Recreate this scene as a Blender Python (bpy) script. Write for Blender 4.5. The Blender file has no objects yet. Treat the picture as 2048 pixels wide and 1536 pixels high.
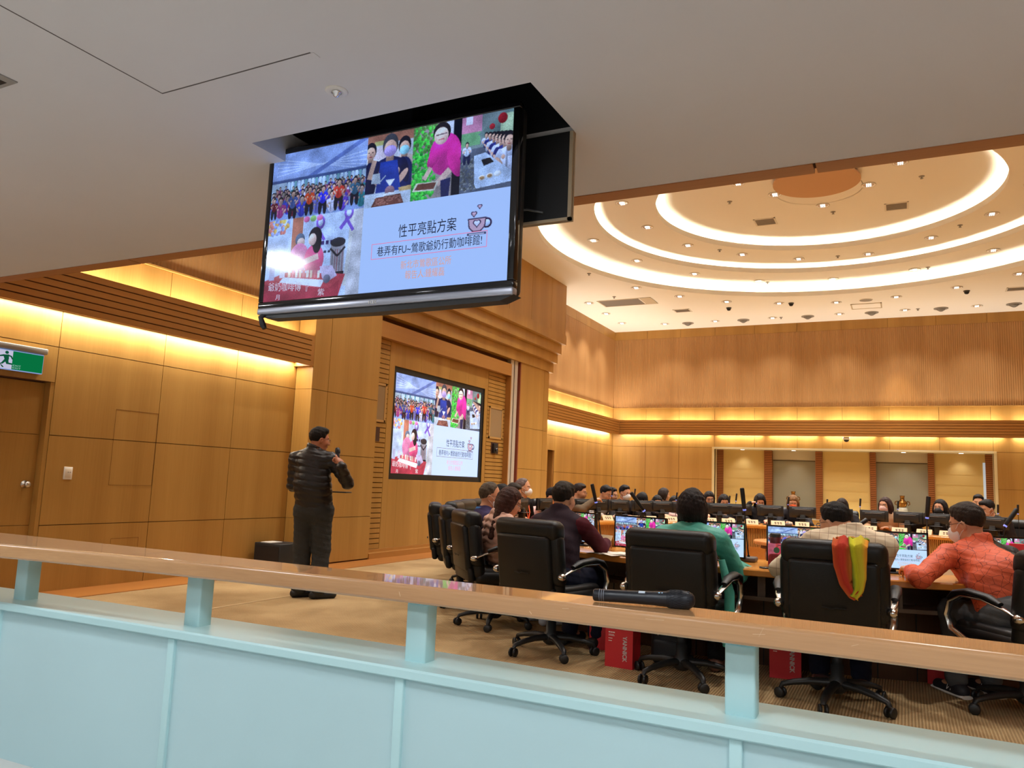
import bpy, bmesh, math, random
import numpy as np
from mathutils import Vector, Matrix, noise as mnoise

SC = bpy.context.scene
COL = SC.collection
PI = math.pi
random.seed(7)
RNG = np.random.default_rng(11)

# ------------------------------------------------------------------ camera
F_PX = 1544.57                      # focal length in pixels of the 2048 x 1536 frame
YAW, PITCH, ROLL = 0.47138998, 0.12506001, 0.04031345
CAM_H = 1.2
def _cam_axes():
    cy, sy, cp, sp = math.cos(YAW), math.sin(YAW), math.cos(PITCH), math.sin(PITCH)
    f = Vector((-sy * cp, cy * cp, sp)); r = Vector((cy, sy, 0)); u = r.cross(f)
    r2 = math.cos(ROLL) * r + math.sin(ROLL) * u
    u2 = -math.sin(ROLL) * r + math.cos(ROLL) * u
    return r2, u2, -f
_r, _u, _b = _cam_axes()
cam_data = bpy.data.cameras.new('camera')
cam_data.sensor_width = 36.0
cam_data.lens = F_PX / 2048 * 36.0
cam_data.clip_start = 0.05
cam = bpy.data.objects.new('camera', cam_data)
COL.objects.link(cam)
cam.matrix_world = Matrix(((_r.x, _u.x, _b.x, 0), (_r.y, _u.y, _b.y, 0), (_r.z, _u.z, _b.z, CAM_H), (0, 0, 0, 1)))
SC.camera = cam

# ------------------------------------------------------------------ world, exposure, view
world = bpy.data.worlds.new('world'); SC.world = world
world.use_nodes = True
world.node_tree.nodes['Background'].inputs[0].default_value = (1.0, 0.93, 0.86, 1)
world.node_tree.nodes['Background'].inputs[1].default_value = 0.02
SC.view_settings.view_transform = 'Standard'
SC.view_settings.look = 'None'
SC.view_settings.exposure = 0.0
SC.view_settings.gamma = 1.0
SC.view_settings.use_curve_mapping = False
SC.cycles.max_bounces = 6
SC.cycles.diffuse_bounces = 4
SC.cycles.glossy_bounces = 3
SC.cycles.sample_clamp_indirect = 4.0
SC.cycles.caustics_reflective = False
SC.cycles.caustics_refractive = False
SC.cycles.use_denoising = True

WARM = (1.0, 0.94, 0.80)            # cove tubes
WARM2 = (1.0, 0.97, 0.93)           # downlights
COOL = (0.86, 0.95, 1.0)            # gallery lights
def area(name, loc, rot, sx, sy, power, color, spread=PI):
    d = bpy.data.lights.new(name, 'AREA'); d.shape = 'RECTANGLE'; d.size = sx; d.size_y = sy
    d.energy = power; d.color = color; d.spread = spread
    o = bpy.data.objects.new(name, d); COL.objects.link(o); o.location = loc; o.rotation_euler = rot
    return o
def spot(name, loc, power, color, angle=1.9, blend=0.6, radius=0.05, rot=(0, 0, 0)):
    d = bpy.data.lights.new(name, 'SPOT'); d.energy = power; d.color = color
    d.spot_size = angle; d.spot_blend = blend; d.shadow_soft_size = radius
    o = bpy.data.objects.new(name, d); COL.objects.link(o); o.location = loc; o.rotation_euler = rot
    return o
COVE_DN, COVE_UP = 15.0, 13.0        # watts per metre of cove tube
# left wall cove (tubes hidden in the trough behind the slatted band), shining down and up
area('cove_tube_light', (-7.10, 5.3, 2.64), (0, 0, 0), 0.06, 4.8, COVE_DN * 4.8, WARM)
area('cove_tube_light', (-7.03, 5.3, 2.92), (PI, 0, 0), 0.10, 4.8, COVE_UP * 4.8, WARM)
area('cove_tube_light', (-7.23, 18.0, 2.64), (0, 0, 0), 0.06, 4.8, COVE_DN * 4.8, WARM)
area('cove_tube_light', (-7.16, 18.0, 2.92), (PI, 0, 0), 0.10, 4.8, COVE_UP * 1.2 * 4.8, WARM)
for i in range(9):                  # far wall: separate tubes, so the glow comes in lobes
    cx = -6.45 + 1.32 * i
    area('cove_tube_light', (cx, 20.63, 2.65), (0, 0, 0), 1.12, 0.06, COVE_DN * 0.62 * 1.12, WARM)
    area('cove_tube_light', (cx, 20.58, 2.92), (PI, 0, 0), 1.12, 0.08, COVE_UP * 0.8 * 1.12, WARM)
RING_C = (-1.17, 13.21)
RINGS = [(4.673, 5.54), (3.70, 5.811), (2.66, 5.984)]
ZTOP = 6.2
ZC = 5.54

# ------------------------------------------------------------------ helpers
def s2l(c):
    return tuple(((v / 12.92) if v <= 0.04045 else ((v + 0.055) / 1.055) ** 2.4) for v in c)
def hexc(r, g, b):
    return s2l((r / 255.0, g / 255.0, b / 255.0))

MATS = {}
def mat(name, color=(0.5, 0.5, 0.5), rough=0.5, metal=0.0, spec=0.5, emit=None, estr=0.0, coat=0.0, bump=None, vary=None):
    """plain procedural material: optional noise bump (scale, strength) and colour variation (scale, amount)"""
    if name in MATS: return MATS[name]
    m = bpy.data.materials.new(name); m.use_nodes = True
    nt = m.node_tree; b = nt.nodes['Principled BSDF']
    b.inputs['Base Color'].default_value = (*color, 1)
    b.inputs['Roughness'].default_value = rough
    b.inputs['Metallic'].default_value = metal
    b.inputs['Specular IOR Level'].default_value = spec
    b.inputs['Coat Weight'].default_value = coat
    if emit:
        b.inputs['Emission Color'].default_value = (*emit, 1); b.inputs['Emission Strength'].default_value = estr
    tc = nt.nodes.new('ShaderNodeTexCoord')
    if bump:
        n = nt.nodes.new('ShaderNodeTexNoise'); n.inputs['Scale'].default_value = bump[0]; n.inputs['Detail'].default_value = 4
        nt.links.new(tc.outputs['Object'], n.inputs['Vector'])
        bp = nt.nodes.new('ShaderNodeBump'); bp.inputs['Strength'].default_value = bump[1]; bp.inputs['Distance'].default_value = 0.01
        nt.links.new(n.outputs['Fac'], bp.inputs['Height']); nt.links.new(bp.outputs['Normal'], b.inputs['Normal'])
    if vary:
        n = nt.nodes.new('ShaderNodeTexNoise'); n.inputs['Scale'].default_value = vary[0]; n.inputs['Detail'].default_value = 3
        nt.links.new(tc.outputs['Object'], n.inputs['Vector'])
        r = nt.nodes.new('ShaderNodeValToRGB')
        r.color_ramp.elements[0].position = 0.3; r.color_ramp.elements[1].position = 0.7
        r.color_ramp.elements[0].color = (*[c * (1 - vary[1]) for c in color], 1)
        r.color_ramp.elements[1].color = (*[min(1, c * (1 + vary[1])) for c in color], 1)
        nt.links.new(n.outputs['Fac'], r.inputs['Fac']); nt.links.new(r.outputs['Color'], b.inputs['Base Color'])
    MATS[name] = m
    return m

def wood(name, c0, c1, axis='z', rough=0.4, fine=60.0, bands=2.6, spec=0.4, coat=0.0, bump=0.0, flute=None):
    """veneer: broad flitches plus fine grain running along an axis of object space"""
    if name in MATS: return MATS[name]
    m = bpy.data.materials.new(name); m.use_nodes = True
    nt = m.node_tree; b = nt.nodes['Principled BSDF']; L = nt.links
    b.inputs['Roughness'].default_value = rough; b.inputs['Specular IOR Level'].default_value = spec
    b.inputs['Coat Weight'].default_value = coat
    tc = nt.nodes.new('ShaderNodeTexCoord')
    def nz(sc, along, det):
        mp = nt.nodes.new('ShaderNodeMapping')
        s = [sc, sc, sc]; s['xyz'.index(axis)] = along
        mp.inputs['Scale'].default_value = s
        L.new(tc.outputs['Object'], mp.inputs['Vector'])
        n = nt.nodes.new('ShaderNodeTexNoise'); n.inputs['Scale'].default_value = 1.0; n.inputs['Detail'].default_value = det
        L.new(mp.outputs['Vector'], n.inputs['Vector'])
        return n
    n1 = nz(bands, 0.06, 2.0); n2 = nz(fine, fine * 0.03, 3.0)
    mx = nt.nodes.new('ShaderNodeMath'); mx.operation = 'MULTIPLY_ADD'
    L.new(n2.outputs['Fac'], mx.inputs[0]); mx.inputs[1].default_value = 0.3; L.new(n1.outputs['Fac'], mx.inputs[2])
    r = nt.nodes.new('ShaderNodeValToRGB')
    r.color_ramp.elements[0].position = 0.42; r.color_ramp.elements[1].position = 0.88
    r.color_ramp.elements[0].color = (*c0, 1); r.color_ramp.elements[1].color = (*c1, 1)
    L.new(mx.outputs[0], r.inputs['Fac']); L.new(r.outputs['Color'], b.inputs['Base Color'])
    if flute:                        # fine vertical flutes: (axis, period)
        sp = nt.nodes.new('ShaderNodeSeparateXYZ'); L.new(tc.outputs['Object'], sp.inputs[0])
        ml = nt.nodes.new('ShaderNodeMath'); ml.operation = 'MULTIPLY'; ml.inputs[1].default_value = 2 * PI / flute[1]
        L.new(sp.outputs['XYZ'.index(flute[0].upper())], ml.inputs[0])
        sn = nt.nodes.new('ShaderNodeMath'); sn.operation = 'SINE'; L.new(ml.outputs[0], sn.inputs[0])
        bp = nt.nodes.new('ShaderNodeBump'); bp.inputs['Strength'].default_value = 0.55; bp.inputs['Distance'].default_value = 0.012
        L.new(sn.outputs[0], bp.inputs['Height']); L.new(bp.outputs['Normal'], b.inputs['Normal'])
    elif bump:
        bp = nt.nodes.new('ShaderNodeBump'); bp.inputs['Strength'].default_value = bump; bp.inputs['Distance'].default_value = 0.004
        L.new(n2.outputs['Fac'], bp.inputs['Height']); L.new(bp.outputs['Normal'], b.inputs['Normal'])
    MATS[name] = m
    return m

def emis(name, color, strength):
    if name in MATS: return MATS[name]
    m = bpy.data.materials.new(name); m.use_nodes = True
    nt = m.node_tree; nt.nodes.remove(nt.nodes['Principled BSDF'])
    e = nt.nodes.new('ShaderNodeEmission'); e.inputs[0].default_value = (*color, 1); e.inputs[1].default_value = strength
    nt.links.new(e.outputs[0], nt.nodes['Material Output'].inputs[0])
    MATS[name] = m
    return m

def attr_mat(name, emission=None, rough=0.6, spec=0.3, bump=None):
    """colour taken from the mesh's 'Col' attribute; emission=strength makes a screen of it"""
    if name in MATS: return MATS[name]
    m = bpy.data.materials.new(name); m.use_nodes = True
    nt = m.node_tree; b = nt.nodes['Principled BSDF']
    a = nt.nodes.new('ShaderNodeAttribute'); a.attribute_name = 'Col'
    if emission:
        b.inputs['Base Color'].default_value = (0.01, 0.01, 0.012, 1)
        b.inputs['Roughness'].default_value = 0.12
        b.inputs['Specular IOR Level'].default_value = spec
        nt.links.new(a.outputs['Color'], b.inputs['Emission Color']); b.inputs['Emission Strength'].default_value = emission
    else:
        nt.links.new(a.outputs['Color'], b.inputs['Base Color'])
        b.inputs['Roughness'].default_value = rough; b.inputs['Specular IOR Level'].default_value = spec
        if bump:
            tc = nt.nodes.new('ShaderNodeTexCoord')
            n = nt.nodes.new('ShaderNodeTexNoise'); n.inputs['Scale'].default_value = bump[0]
            nt.links.new(tc.outputs['Object'], n.inputs['Vector'])
            bp = nt.nodes.new('ShaderNodeBump'); bp.inputs['Strength'].default_value = bump[1]; bp.inputs['Distance'].default_value = 0.01
            nt.links.new(n.outputs['Fac'], bp.inputs['Height']); nt.links.new(bp.outputs['Normal'], b.inputs['Normal'])
    MATS[name] = m
    return m

class MB:
    """collects shapes (with a material index each) into one mesh"""
    def __init__(s): s.v = []; s.f = []; s.m = []; s.sm = []
    def add(s, verts, faces, mi=0, smooth=False):
        o = len(s.v); s.v += [tuple(map(float, p)) for p in verts]
        for f in faces: s.f.append([i + o for i in f]); s.m.append(mi); s.sm.append(smooth)
        return s
    def box(s, a, b, mi=0, M=None):
        x0, y0, z0 = [min(p, q) for p, q in zip(a, b)]; x1, y1, z1 = [max(p, q) for p, q in zip(a, b)]
        vs = [(x0,y0,z0),(x1,y0,z0),(x1,y1,z0),(x0,y1,z0),(x0,y0,z1),(x1,y0,z1),(x1,y1,z1),(x0,y1,z1)]
        if M is not None: vs = [M @ Vector(p) for p in vs]
        return s.add(vs, [(0,3,2,1),(4,5,6,7),(0,1,5,4),(1,2,6,5),(2,3,7,6),(3,0,4,7)], mi)
    def rbox(s, a, b, r=0.01, mi=0, seg=3, M=None, smooth=True):
        """box with rounded edges"""
        bm = bmesh.new(); bmesh.ops.create_cube(bm, size=1)
        c = [(p + q) / 2 for p, q in zip(a, b)]; d = [abs(q - p) for p, q in zip(a, b)]
        for v in bm.verts: v.co = Vector([v.co[i] * d[i] + c[i] for i in range(3)])
        bmesh.ops.bevel(bm, geom=bm.edges[:], offset=min(r, min(d) * 0.49), segments=seg, profile=0.5, affect='EDGES')
        return s.bm(bm, mi, smooth, M)
    def bm(s, bm, mi=0, smooth=False, M=None):
        bm.verts.index_update()
        vs = [(M @ v.co) if M is not None else v.co.copy() for v in bm.verts]
        s.add(vs, [[v.index for v in f.verts] for f in bm.faces], mi, smooth); bm.free(); return s
    def tube(s, pts, r, seg=8, mi=0, caps=True, smooth=True):
        """swept tube; r a number, a list, or (rx, ry) pairs"""
        pts = [Vector(p) for p in pts]; n = len(pts)
        rs = r if isinstance(r, (list, tuple)) and len(r) == n else [r] * n
        vs = []; up = None
        for i, p in enumerate(pts):
            t = (pts[min(i + 1, n - 1)] - pts[max(i - 1, 0)]).normalized()
            if up is None:
                up = Vector((0, 0, 1)) if abs(t.z) < 0.9 else Vector((1, 0, 0))
            x = t.cross(up).normalized(); up = x.cross(t).normalized()
            q = rs[i]; rx, ry = q if isinstance(q, tuple) else (q, q)
            for k in range(seg):
                a = 2 * PI * k / seg; vs.append(p + x * (math.cos(a) * rx) + up * (math.sin(a) * ry))
        fs = []
        for i in range(n - 1):
            for k in range(seg):
                k2 = (k + 1) % seg
                fs.append((i * seg + k, i * seg + k2, (i + 1) * seg + k2, (i + 1) * seg + k))
        s.add(vs, fs, mi, smooth)
        if caps:
            s.add(vs[:seg], [tuple(range(seg))[::-1]], mi); s.add(vs[-seg:], [tuple(range(seg))], mi)
        return s
    def lathe(s, prof, c=(0, 0, 0), seg=24, mi=0, smooth=True, M=None, a0=0.0, a1=2 * PI):
        """profile of (radius, height) turned about the z axis through c"""
        full = abs(a1 - a0 - 2 * PI) < 1e-6; n = seg if full else seg + 1
        vs = []
        for r, z in prof:
            for k in range(n):
                a = a0 + (a1 - a0) * k / seg
                p = Vector((c[0] + r * math.cos(a), c[1] + r * math.sin(a), c[2] + z)); vs.append(M @ p if M is not None else p)
        fs = []
        for i in range(len(prof) - 1):
            for k in range(seg):
                k2 = (k + 1) % n
                fs.append((i * n + k, i * n + k2, (i + 1) * n + k2, (i + 1) * n + k))
        return s.add(vs, fs, mi, smooth)
    def disc(s, c, r, seg=24, mi=0, n=(0, 0, 1)):
        q = Vector((0, 0, 1)).rotation_difference(Vector(n).normalized())
        vs = [Vector(c) + q @ Vector((r * math.cos(2 * PI * k / seg), r * math.sin(2 * PI * k / seg), 0)) for k in range(seg)]
        return s.add(vs, [tuple(range(seg))], mi)
    def ell(s, c, r, mi=0, seg=12, M=None):
        bm = bmesh.new(); bmesh.ops.create_uvsphere(bm, u_segments=seg, v_segments=max(6, seg * 2 // 3), radius=1)
        for v in bm.verts: v.co = Vector((v.co.x * r[0] + c[0], v.co.y * r[1] + c[1], v.co.z * r[2] + c[2]))
        return s.bm(bm, mi, True, M)
    def prism(s, poly, h0, h1, axis='z', mi=0, smooth=False):
        """polygon (2D) extruded along an axis"""
        n = len(poly)
        def P(p, h): return {'z': (p[0], p[1], h), 'y': (p[0], h, p[1]), 'x': (h, p[0], p[1])}[axis]
        vs = [P(p, h0) for p in poly] + [P(p, h1) for p in poly]
        fs = [tuple(range(n))[::-1], tuple(range(n, 2 * n))] + [(i, (i + 1) % n, n + (i + 1) % n, n + i) for i in range(n)]
        return s.add(vs, fs, mi, smooth)

def mesh_from(name, mb, mats, shift=(0, 0, 0)):
    me = bpy.data.meshes.new(name)
    vs = [(x - shift[0], y - shift[1], z - shift[2]) for x, y, z in mb.v]
    me.from_pydata(vs, [], mb.f)
    for m in mats: me.materials.append(m)
    if mb.f:
        me.polygons.foreach_set('material_index', mb.m); me.polygons.foreach_set('use_smooth', mb.sm)
    me.validate(); me.update()
    return me
def setp(o, label=None, cat=None, group=None, kind=None):
    if label: o['label'] = label
    if cat: o['category'] = cat
    if group: o['group'] = group
    if kind: o['kind'] = kind
    return o
def thing(name, label, cat, loc=(0, 0, 0), group=None, rz=0.0):
    o = bpy.data.objects.new(name, None); COL.objects.link(o)
    o.location = loc; o.rotation_euler = (0, 0, rz); o.empty_display_size = 0.1
    return setp(o, label, cat, group)
def world_loc(o):
    p = Vector(o.location)
    while o.parent: o = o.parent; p = p + Vector(o.location)
    return p
def obj(name, mb, mats, parent=None, local=False, base=True):
    """one mesh object. parent: verts are world coordinates unless local. top level: origin put at the base of the mesh"""
    if not isinstance(mats, (list, tuple)): mats = [mats]
    sh = (0, 0, 0)
    if parent is not None and not local: sh = world_loc(parent)
    elif parent is None and base and not local:
        a = np.array(mb.v); sh = ((a[:,0].min() + a[:,0].max()) / 2, (a[:,1].min() + a[:,1].max()) / 2, a[:,2].min())
    o = bpy.data.objects.new(name, mesh_from(name, mb, mats, sh)); COL.objects.link(o)
    if parent is not None: o.parent = parent
    elif not local: o.location = sh
    return o
def struct(name, mb, mats, parent=None):
    o = obj(name, mb, mats, parent, base=False)
    if parent is None: o['kind'] = 'structure'
    return o
def copy_tree(o, parent=None):
    c = o.copy(); COL.objects.link(c)
    if parent is not None: c.parent = parent
    for ch in list(o.children): copy_tree(ch, c)
    return c
def fit_text(txt, height=1.0):
    """text as flat mesh data: verts (N,2), faces; scaled so that the line height is `height`"""
    cu = bpy.data.curves.new('t', 'FONT'); cu.body = txt; cu.size = 1.0; cu.resolution_u = 2
    o = bpy.data.objects.new('t', cu); COL.objects.link(o)
    dg = bpy.context.evaluated_depsgraph_get(); dg.update()
    me = o.evaluated_get(dg).to_mesh()
    v = np.array([(p.co.x, p.co.y) for p in me.vertices]); f = [list(p.vertices) for p in me.polygons]
    o.evaluated_get(dg).to_mesh_clear()
    bpy.data.objects.remove(o); bpy.data.curves.remove(cu)
    return v * height, f

# ------------------------------------------------------------------ materials of the room
W_WALL = wood('oak_veneer_wall', hexc(160, 116, 54), hexc(184, 140, 72), 'z', rough=0.42)
W_DARK = wood('oak_veneer_slat', hexc(158, 106, 48), hexc(174, 122, 60), 'y', rough=0.45)
W_DARKX = wood('oak_veneer_slat_far', hexc(158, 106, 48), hexc(174, 122, 60), 'x', rough=0.45)
W_FLUTE_Y = wood('fluted_oak_side', hexc(168, 122, 72), hexc(186, 140, 88), 'z', rough=0.55, flute=('y', 0.045))
W_FLUTE_X = wood('fluted_oak_far', hexc(168, 122, 72), hexc(186, 140, 88), 'z', rough=0.55, flute=('x', 0.045))
W_FASCIA = wood('brown_fascia', hexc(170, 112, 66), hexc(190, 130, 80), 'x', rough=0.5)
W_FLOOR = wood('floor_border_wood', hexc(160, 100, 48), hexc(184, 122, 62), 'y', rough=0.35)
M_JOINT = mat('panel_joint', hexc(92, 52, 20), 0.9)
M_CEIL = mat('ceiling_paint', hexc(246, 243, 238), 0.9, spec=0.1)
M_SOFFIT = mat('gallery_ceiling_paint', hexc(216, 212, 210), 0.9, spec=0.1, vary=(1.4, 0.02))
M_BLACK = mat('black_paint', (0.006, 0.006, 0.007), 0.6)
M_WHITE = mat('white_plastic', hexc(232, 226, 216), 0.4)
M_GREY = mat('grey_plastic', hexc(150, 146, 140), 0.5)
M_CHROME = mat('chrome', (0.75, 0.75, 0.76), 0.16, metal=1.0)
M_STEEL = mat('brushed_steel', (0.6, 0.58, 0.54), 0.35, metal=1.0)

def carpet():
    m = bpy.data.materials.new('ribbed_carpet'); m.use_nodes = True; nt = m.node_tree; L = nt.links
    b = nt.nodes['Principled BSDF']; b.inputs['Roughness'].default_value = 0.95; b.inputs['Specular IOR Level'].default_value = 0.08
    tc = nt.nodes.new('ShaderNodeTexCoord'); sp = nt.nodes.new('ShaderNodeSeparateXYZ'); L.new(tc.outputs['Object'], sp.inputs[0])
    n0 = nt.nodes.new('ShaderNodeTexNoise'); n0.inputs['Scale'].default_value = 90; n0.inputs['Detail'].default_value = 2
    L.new(tc.outputs['Object'], n0.inputs['Vector'])
    ml = nt.nodes.new('ShaderNodeMath'); ml.operation = 'MULTIPLY'; ml.inputs[1].default_value = 2 * PI / 0.0165; L.new(sp.outputs[0], ml.inputs[0])
    ad = nt.nodes.new('ShaderNodeMath'); ad.operation = 'MULTIPLY_ADD'; ad.inputs[1].default_value = 2.2
    L.new(n0.outputs['Fac'], ad.inputs[0]); L.new(ml.outputs[0], ad.inputs[2])
    sn = nt.nodes.new('ShaderNodeMath'); sn.operation = 'SINE'; L.new(ad.outputs[0], sn.inputs[0])
    n1 = nt.nodes.new('ShaderNodeTexNoise'); n1.inputs['Scale'].default_value = 1.1; n1.inputs['Detail'].default_value = 5
    L.new(tc.outputs['Object'], n1.inputs['Vector'])
    mx = nt.nodes.new('ShaderNodeMath'); mx.operation = 'MULTIPLY_ADD'; mx.inputs[1].default_value = 0.16; L.new(sn.outputs[0], mx.inputs[0]); L.new(n1.outputs['Fac'], mx.inputs[2])
    r = nt.nodes.new('ShaderNodeValToRGB'); r.color_ramp.elements[0].position = 0.25; r.color_ramp.elements[1].position = 0.75
    r.color_ramp.elements[0].color = (*hexc(150, 120, 82), 1); r.color_ramp.elements[1].color = (*hexc(206, 176, 130), 1)
    L.new(mx.outputs[0], r.inputs['Fac']); L.new(r.outputs['Color'], b.inputs['Base Color'])
    bp = nt.nodes.new('ShaderNodeBump'); bp.inputs['Strength'].default_value = 0.6; bp.inputs['Distance'].default_value = 0.006
    L.new(sn.outputs[0], bp.inputs['Height']); L.new(bp.outputs['Normal'], b.inputs['Normal'])
    return m
M_CARPET = carpet()

# ------------------------------------------------------------------ room shell
XL, XL2, YF = -7.17, -7.30, 20.7
XS, XP = -6.889, -6.888             # front of the slatted band, front of the pilasters
XR, YB = 5.3, -3.2                  # right wall and wall behind the gallery
J = (0.617, 1.457, 2.294)           # heights of the horizontal panel joints
GAP = 0.007

def panels(mb, axis, plane, out, us, zs, th=0.025, skip=(), gap=GAP):
    """veneer panels with open joints on a dark backing. axis: 'y' for a wall of constant x, 'x' for constant y"""
    for i in range(len(us) - 1):
        for k in range(len(zs) - 1):
            if (i, k) in skip: continue
            a, b, z0, z1 = us[i] + gap / 2, us[i + 1] - gap / 2, zs[k] + gap / 2, zs[k + 1] - gap / 2
            if axis == 'y': mb.box((plane, a, z0), (plane - out * th, b, z1), 0)
            else: mb.box((a, plane, z0), (b, plane - out * th, z1), 0)
    return mb
def backing(mb, axis, plane, out, u0, u1, z0, z1, th=0.1, mi=1):
    p = plane - out * 0.012
    if axis == 'y': mb.box((p, u0, z0), (p - out * th, u1, z1), mi)
    else: mb.box((u0, p, z0), (u1, p - out * th, z1), mi)
    return mb

mb = MB(); mb.box((-8.2, YB, -0.1), (XR + 0.2, 21.6, 0.0)); struct('floor', mb, M_CARPET)
mb = MB(); mb.box((-8.0, YB, 0.0), (XR, 2.04, 0.012)); struct('floor_gallery_bounce', mb, mat('gallery_floor_bounce', hexc(206, 204, 200), 0.35, vary=(1.0, 0.03)))  # unseen pale floor, added to bounce light up onto the gallery ceiling

# left wall: door bay, then panels up to the pilaster
mb = MB()
yl = [2.2, 3.38, 4.528, 5.702, 6.735, 7.757]
panels(mb, 'y', XL, 1, yl[2:], [0.0, J[0], J[1], J[2], 3.02])
panels(mb, 'y', XL, 1, yl[:3], [1.953, J[2], 3.02])
panels(mb, 'y', XL, 1, yl[:2], [0.0, J[0], J[1], 1.953])
panels(mb, 'y', XL, 1, yl, [3.02, 3.335])
backing(mb, 'y', XL, 1, 4.528, 7.80, 0, 3.335)
backing(mb, 'y', XL, 1, 2.2, 4.528, 1.953, 3.335); backing(mb, 'y', XL, 1, 2.2, 3.38, 0, 1.953)
# flush access panel and low box cover: thin outlines let into the veneer
for (y0, y1, z0, z1) in ((5.193, 5.697, 0.998, 1.768), (5.281, 5.60, 0.345, 0.463)):
    t = 0.0022
    for q in (((y0, z0), (y1, z0 + t)), ((y0, z1 - t), (y1, z1)), ((y0, z0), (y0 + t, z1)), ((y1 - t, z0), (y1, z1))):
        mb.box((XL - 0.01, q[0][0], q[0][1]), (XL + 0.0012, q[1][0], q[1][1]), 1)
mb.box((XL - 0.02, 2.2, 3.335), (XL + 0.035, 7.80, 3.352), 0)      # bright lip under the fluted field
mb.box((XL - 0.13, 2.2, 3.352), (XL + 0.004, 7.80, 5.6), 2)
struct('wall_left', mb, [W_WALL, M_JOINT, W_FLUTE_Y])
# door in the left wall, set back in its opening
mb = MB(); panels(mb, 'y', XL - 0.085, 1, [3.39, 4.49], [0.005, J[0], J[1], 1.945], th=0.04, gap=0.004)
mb.box((XL - 0.16, 3.38, 0), (XL - 0.12, 4.528, 1.953), 1)
mb.box((XL - 0.16, 4.49, 0), (XL - 0.004, 4.528, 1.953), 0); mb.box((XL - 0.16, 3.38, 0), (XL - 0.004, 3.40, 1.953), 0)
d1 = struct('door_1', mb, [W_WALL, M_JOINT])
mb = MB(); R90 = Matrix.Translation((XL - 0.085, 4.40, 0.992)) @ Matrix.Rotation(PI / 2, 4, 'Y')
mb.lathe([(0.001, 0.0), (0.034, 0.0), (0.034, 0.006), (0.012, 0.010), (0.012, 0.035), (0.026, 0.045), (0.029, 0.058), (0.022, 0.068), (0.001, 0.071)], M=R90, seg=20)
struct('door_knob', mb, M_STEEL, d1)

# slatted bands carrying the coves
def slat_band(name, axis, front, back, out, u0, u1, z0, z1, n, wm):
    mb = MB(); h = (z1 - z0) / n; g = 0.011
    for k in range(n):
        a, b = z0 + k * h + (g / 2 if k else 0), z0 + (k + 1) * h - (g / 2 if k < n - 1 else 0)
        if axis == 'y': mb.box((front, u0, a), (front - out * 0.03, u1, b), 0)
        else: mb.box((u0, front, a), (u1, front - out * 0.03, b), 0)
    if axis == 'y':
        mb.box((front - out * 0.012, u0, z0 + 0.01), (front - out * 0.05, u1, z1 - 0.01), 1)
        mb.box((front - out * 0.05, u0, 2.76), (back, u1, 2.82), 0)
    else:
        mb.box((u0, front - out * 0.012, z0 + 0.01), (u1, front - out * 0.05, z1 - 0.01), 1)
        mb.box((u0, front - out * 0.05, 2.76), (u1, back, 2.82), 0)
    return struct(name, mb, [wm, M_JOINT])
slat_band('trim_1', 'y', XS, XL, 1, 2.2, 7.70, 2.595, 2.99, 6, W_DARK)
mb = MB(); mb.box((XS, 7.70, 2.59), (XL, 7.757, 2.99)); struct('trim_2', mb, W_DARK)
slat_band('trim_3', 'y', XL2 + 0.28, XL2, 1, 15.6, YF - 0.28, 2.605, 3.0, 6, W_DARK)
slat_band('trim_4', 'x', YF - 0.28, YF, -1, XL2 + 0.28, XR, 2.605, 3.0, 6, W_DARKX)

# wooden floor border along the left side and a pale joint strip in the carpet
mb = MB(); mb.box((XL, 2.4, 0), (-6.685, 7.757, 0.006)); mb.box((XP, 7.757, 0), (-6.42, 15.4, 0.006)); struct('trim_5', mb, W_FLOOR)
mb = MB(); mb.box((-5.385, 4.2, 0), (-5.368, 6.4, 0.004)); struct('trim_6', mb, mat('pale_strip', hexc(214, 186, 140), 0.6))

# pilasters either side of the video wall, recess, stepped cornice and block above
mb = MB()
panels(mb, 'y', XP, 1, [7.757, 8.075, 9.19], [0.02, J[0], J[1], J[2], 3.60])
panels(mb, 'x', 7.757, -1, [XL, XP], [0.02, J[0], J[1], J[2], 3.60], gap=0.004)
backing(mb, 'y', XP, 1, 7.775, 9.19, 0, 3.6, th=0.6); 
struct('wall_pilaster', mb, [W_WALL, M_JOINT])
mb = MB()
panels(mb, 'y', XP, 1, [13.90, 15.047, 15.29], [0.02, J[0], J[1], J[2], 3.60])
backing(mb, 'y', XP, 1, 13.90, 15.29, 0, 3.6, th=0.6)
mb.box((XP, 13.87, 0), (XP - 0.2, 13.90, 3.6), 2)
for y0 in (13.50, 13.68):            # folding partition rails beside the screen
    mb.box((XP - 0.03, y0, 0), (XP - 0.12, y0 + 0.13, 3.6), 3); mb.box((XP - 0.06, y0 + 0.13, 0), (XP - 0.16, y0 + 0.18, 3.6), 1)
struct('wall_pilaster_right', mb, [W_WALL, M_JOINT, mat('red_brown_edge', hexc(142, 70, 48), 0.5), mat('aluminium_rail', hexc(186, 176, 160), 0.4)])
XRc = -7.0
mb = MB()
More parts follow.
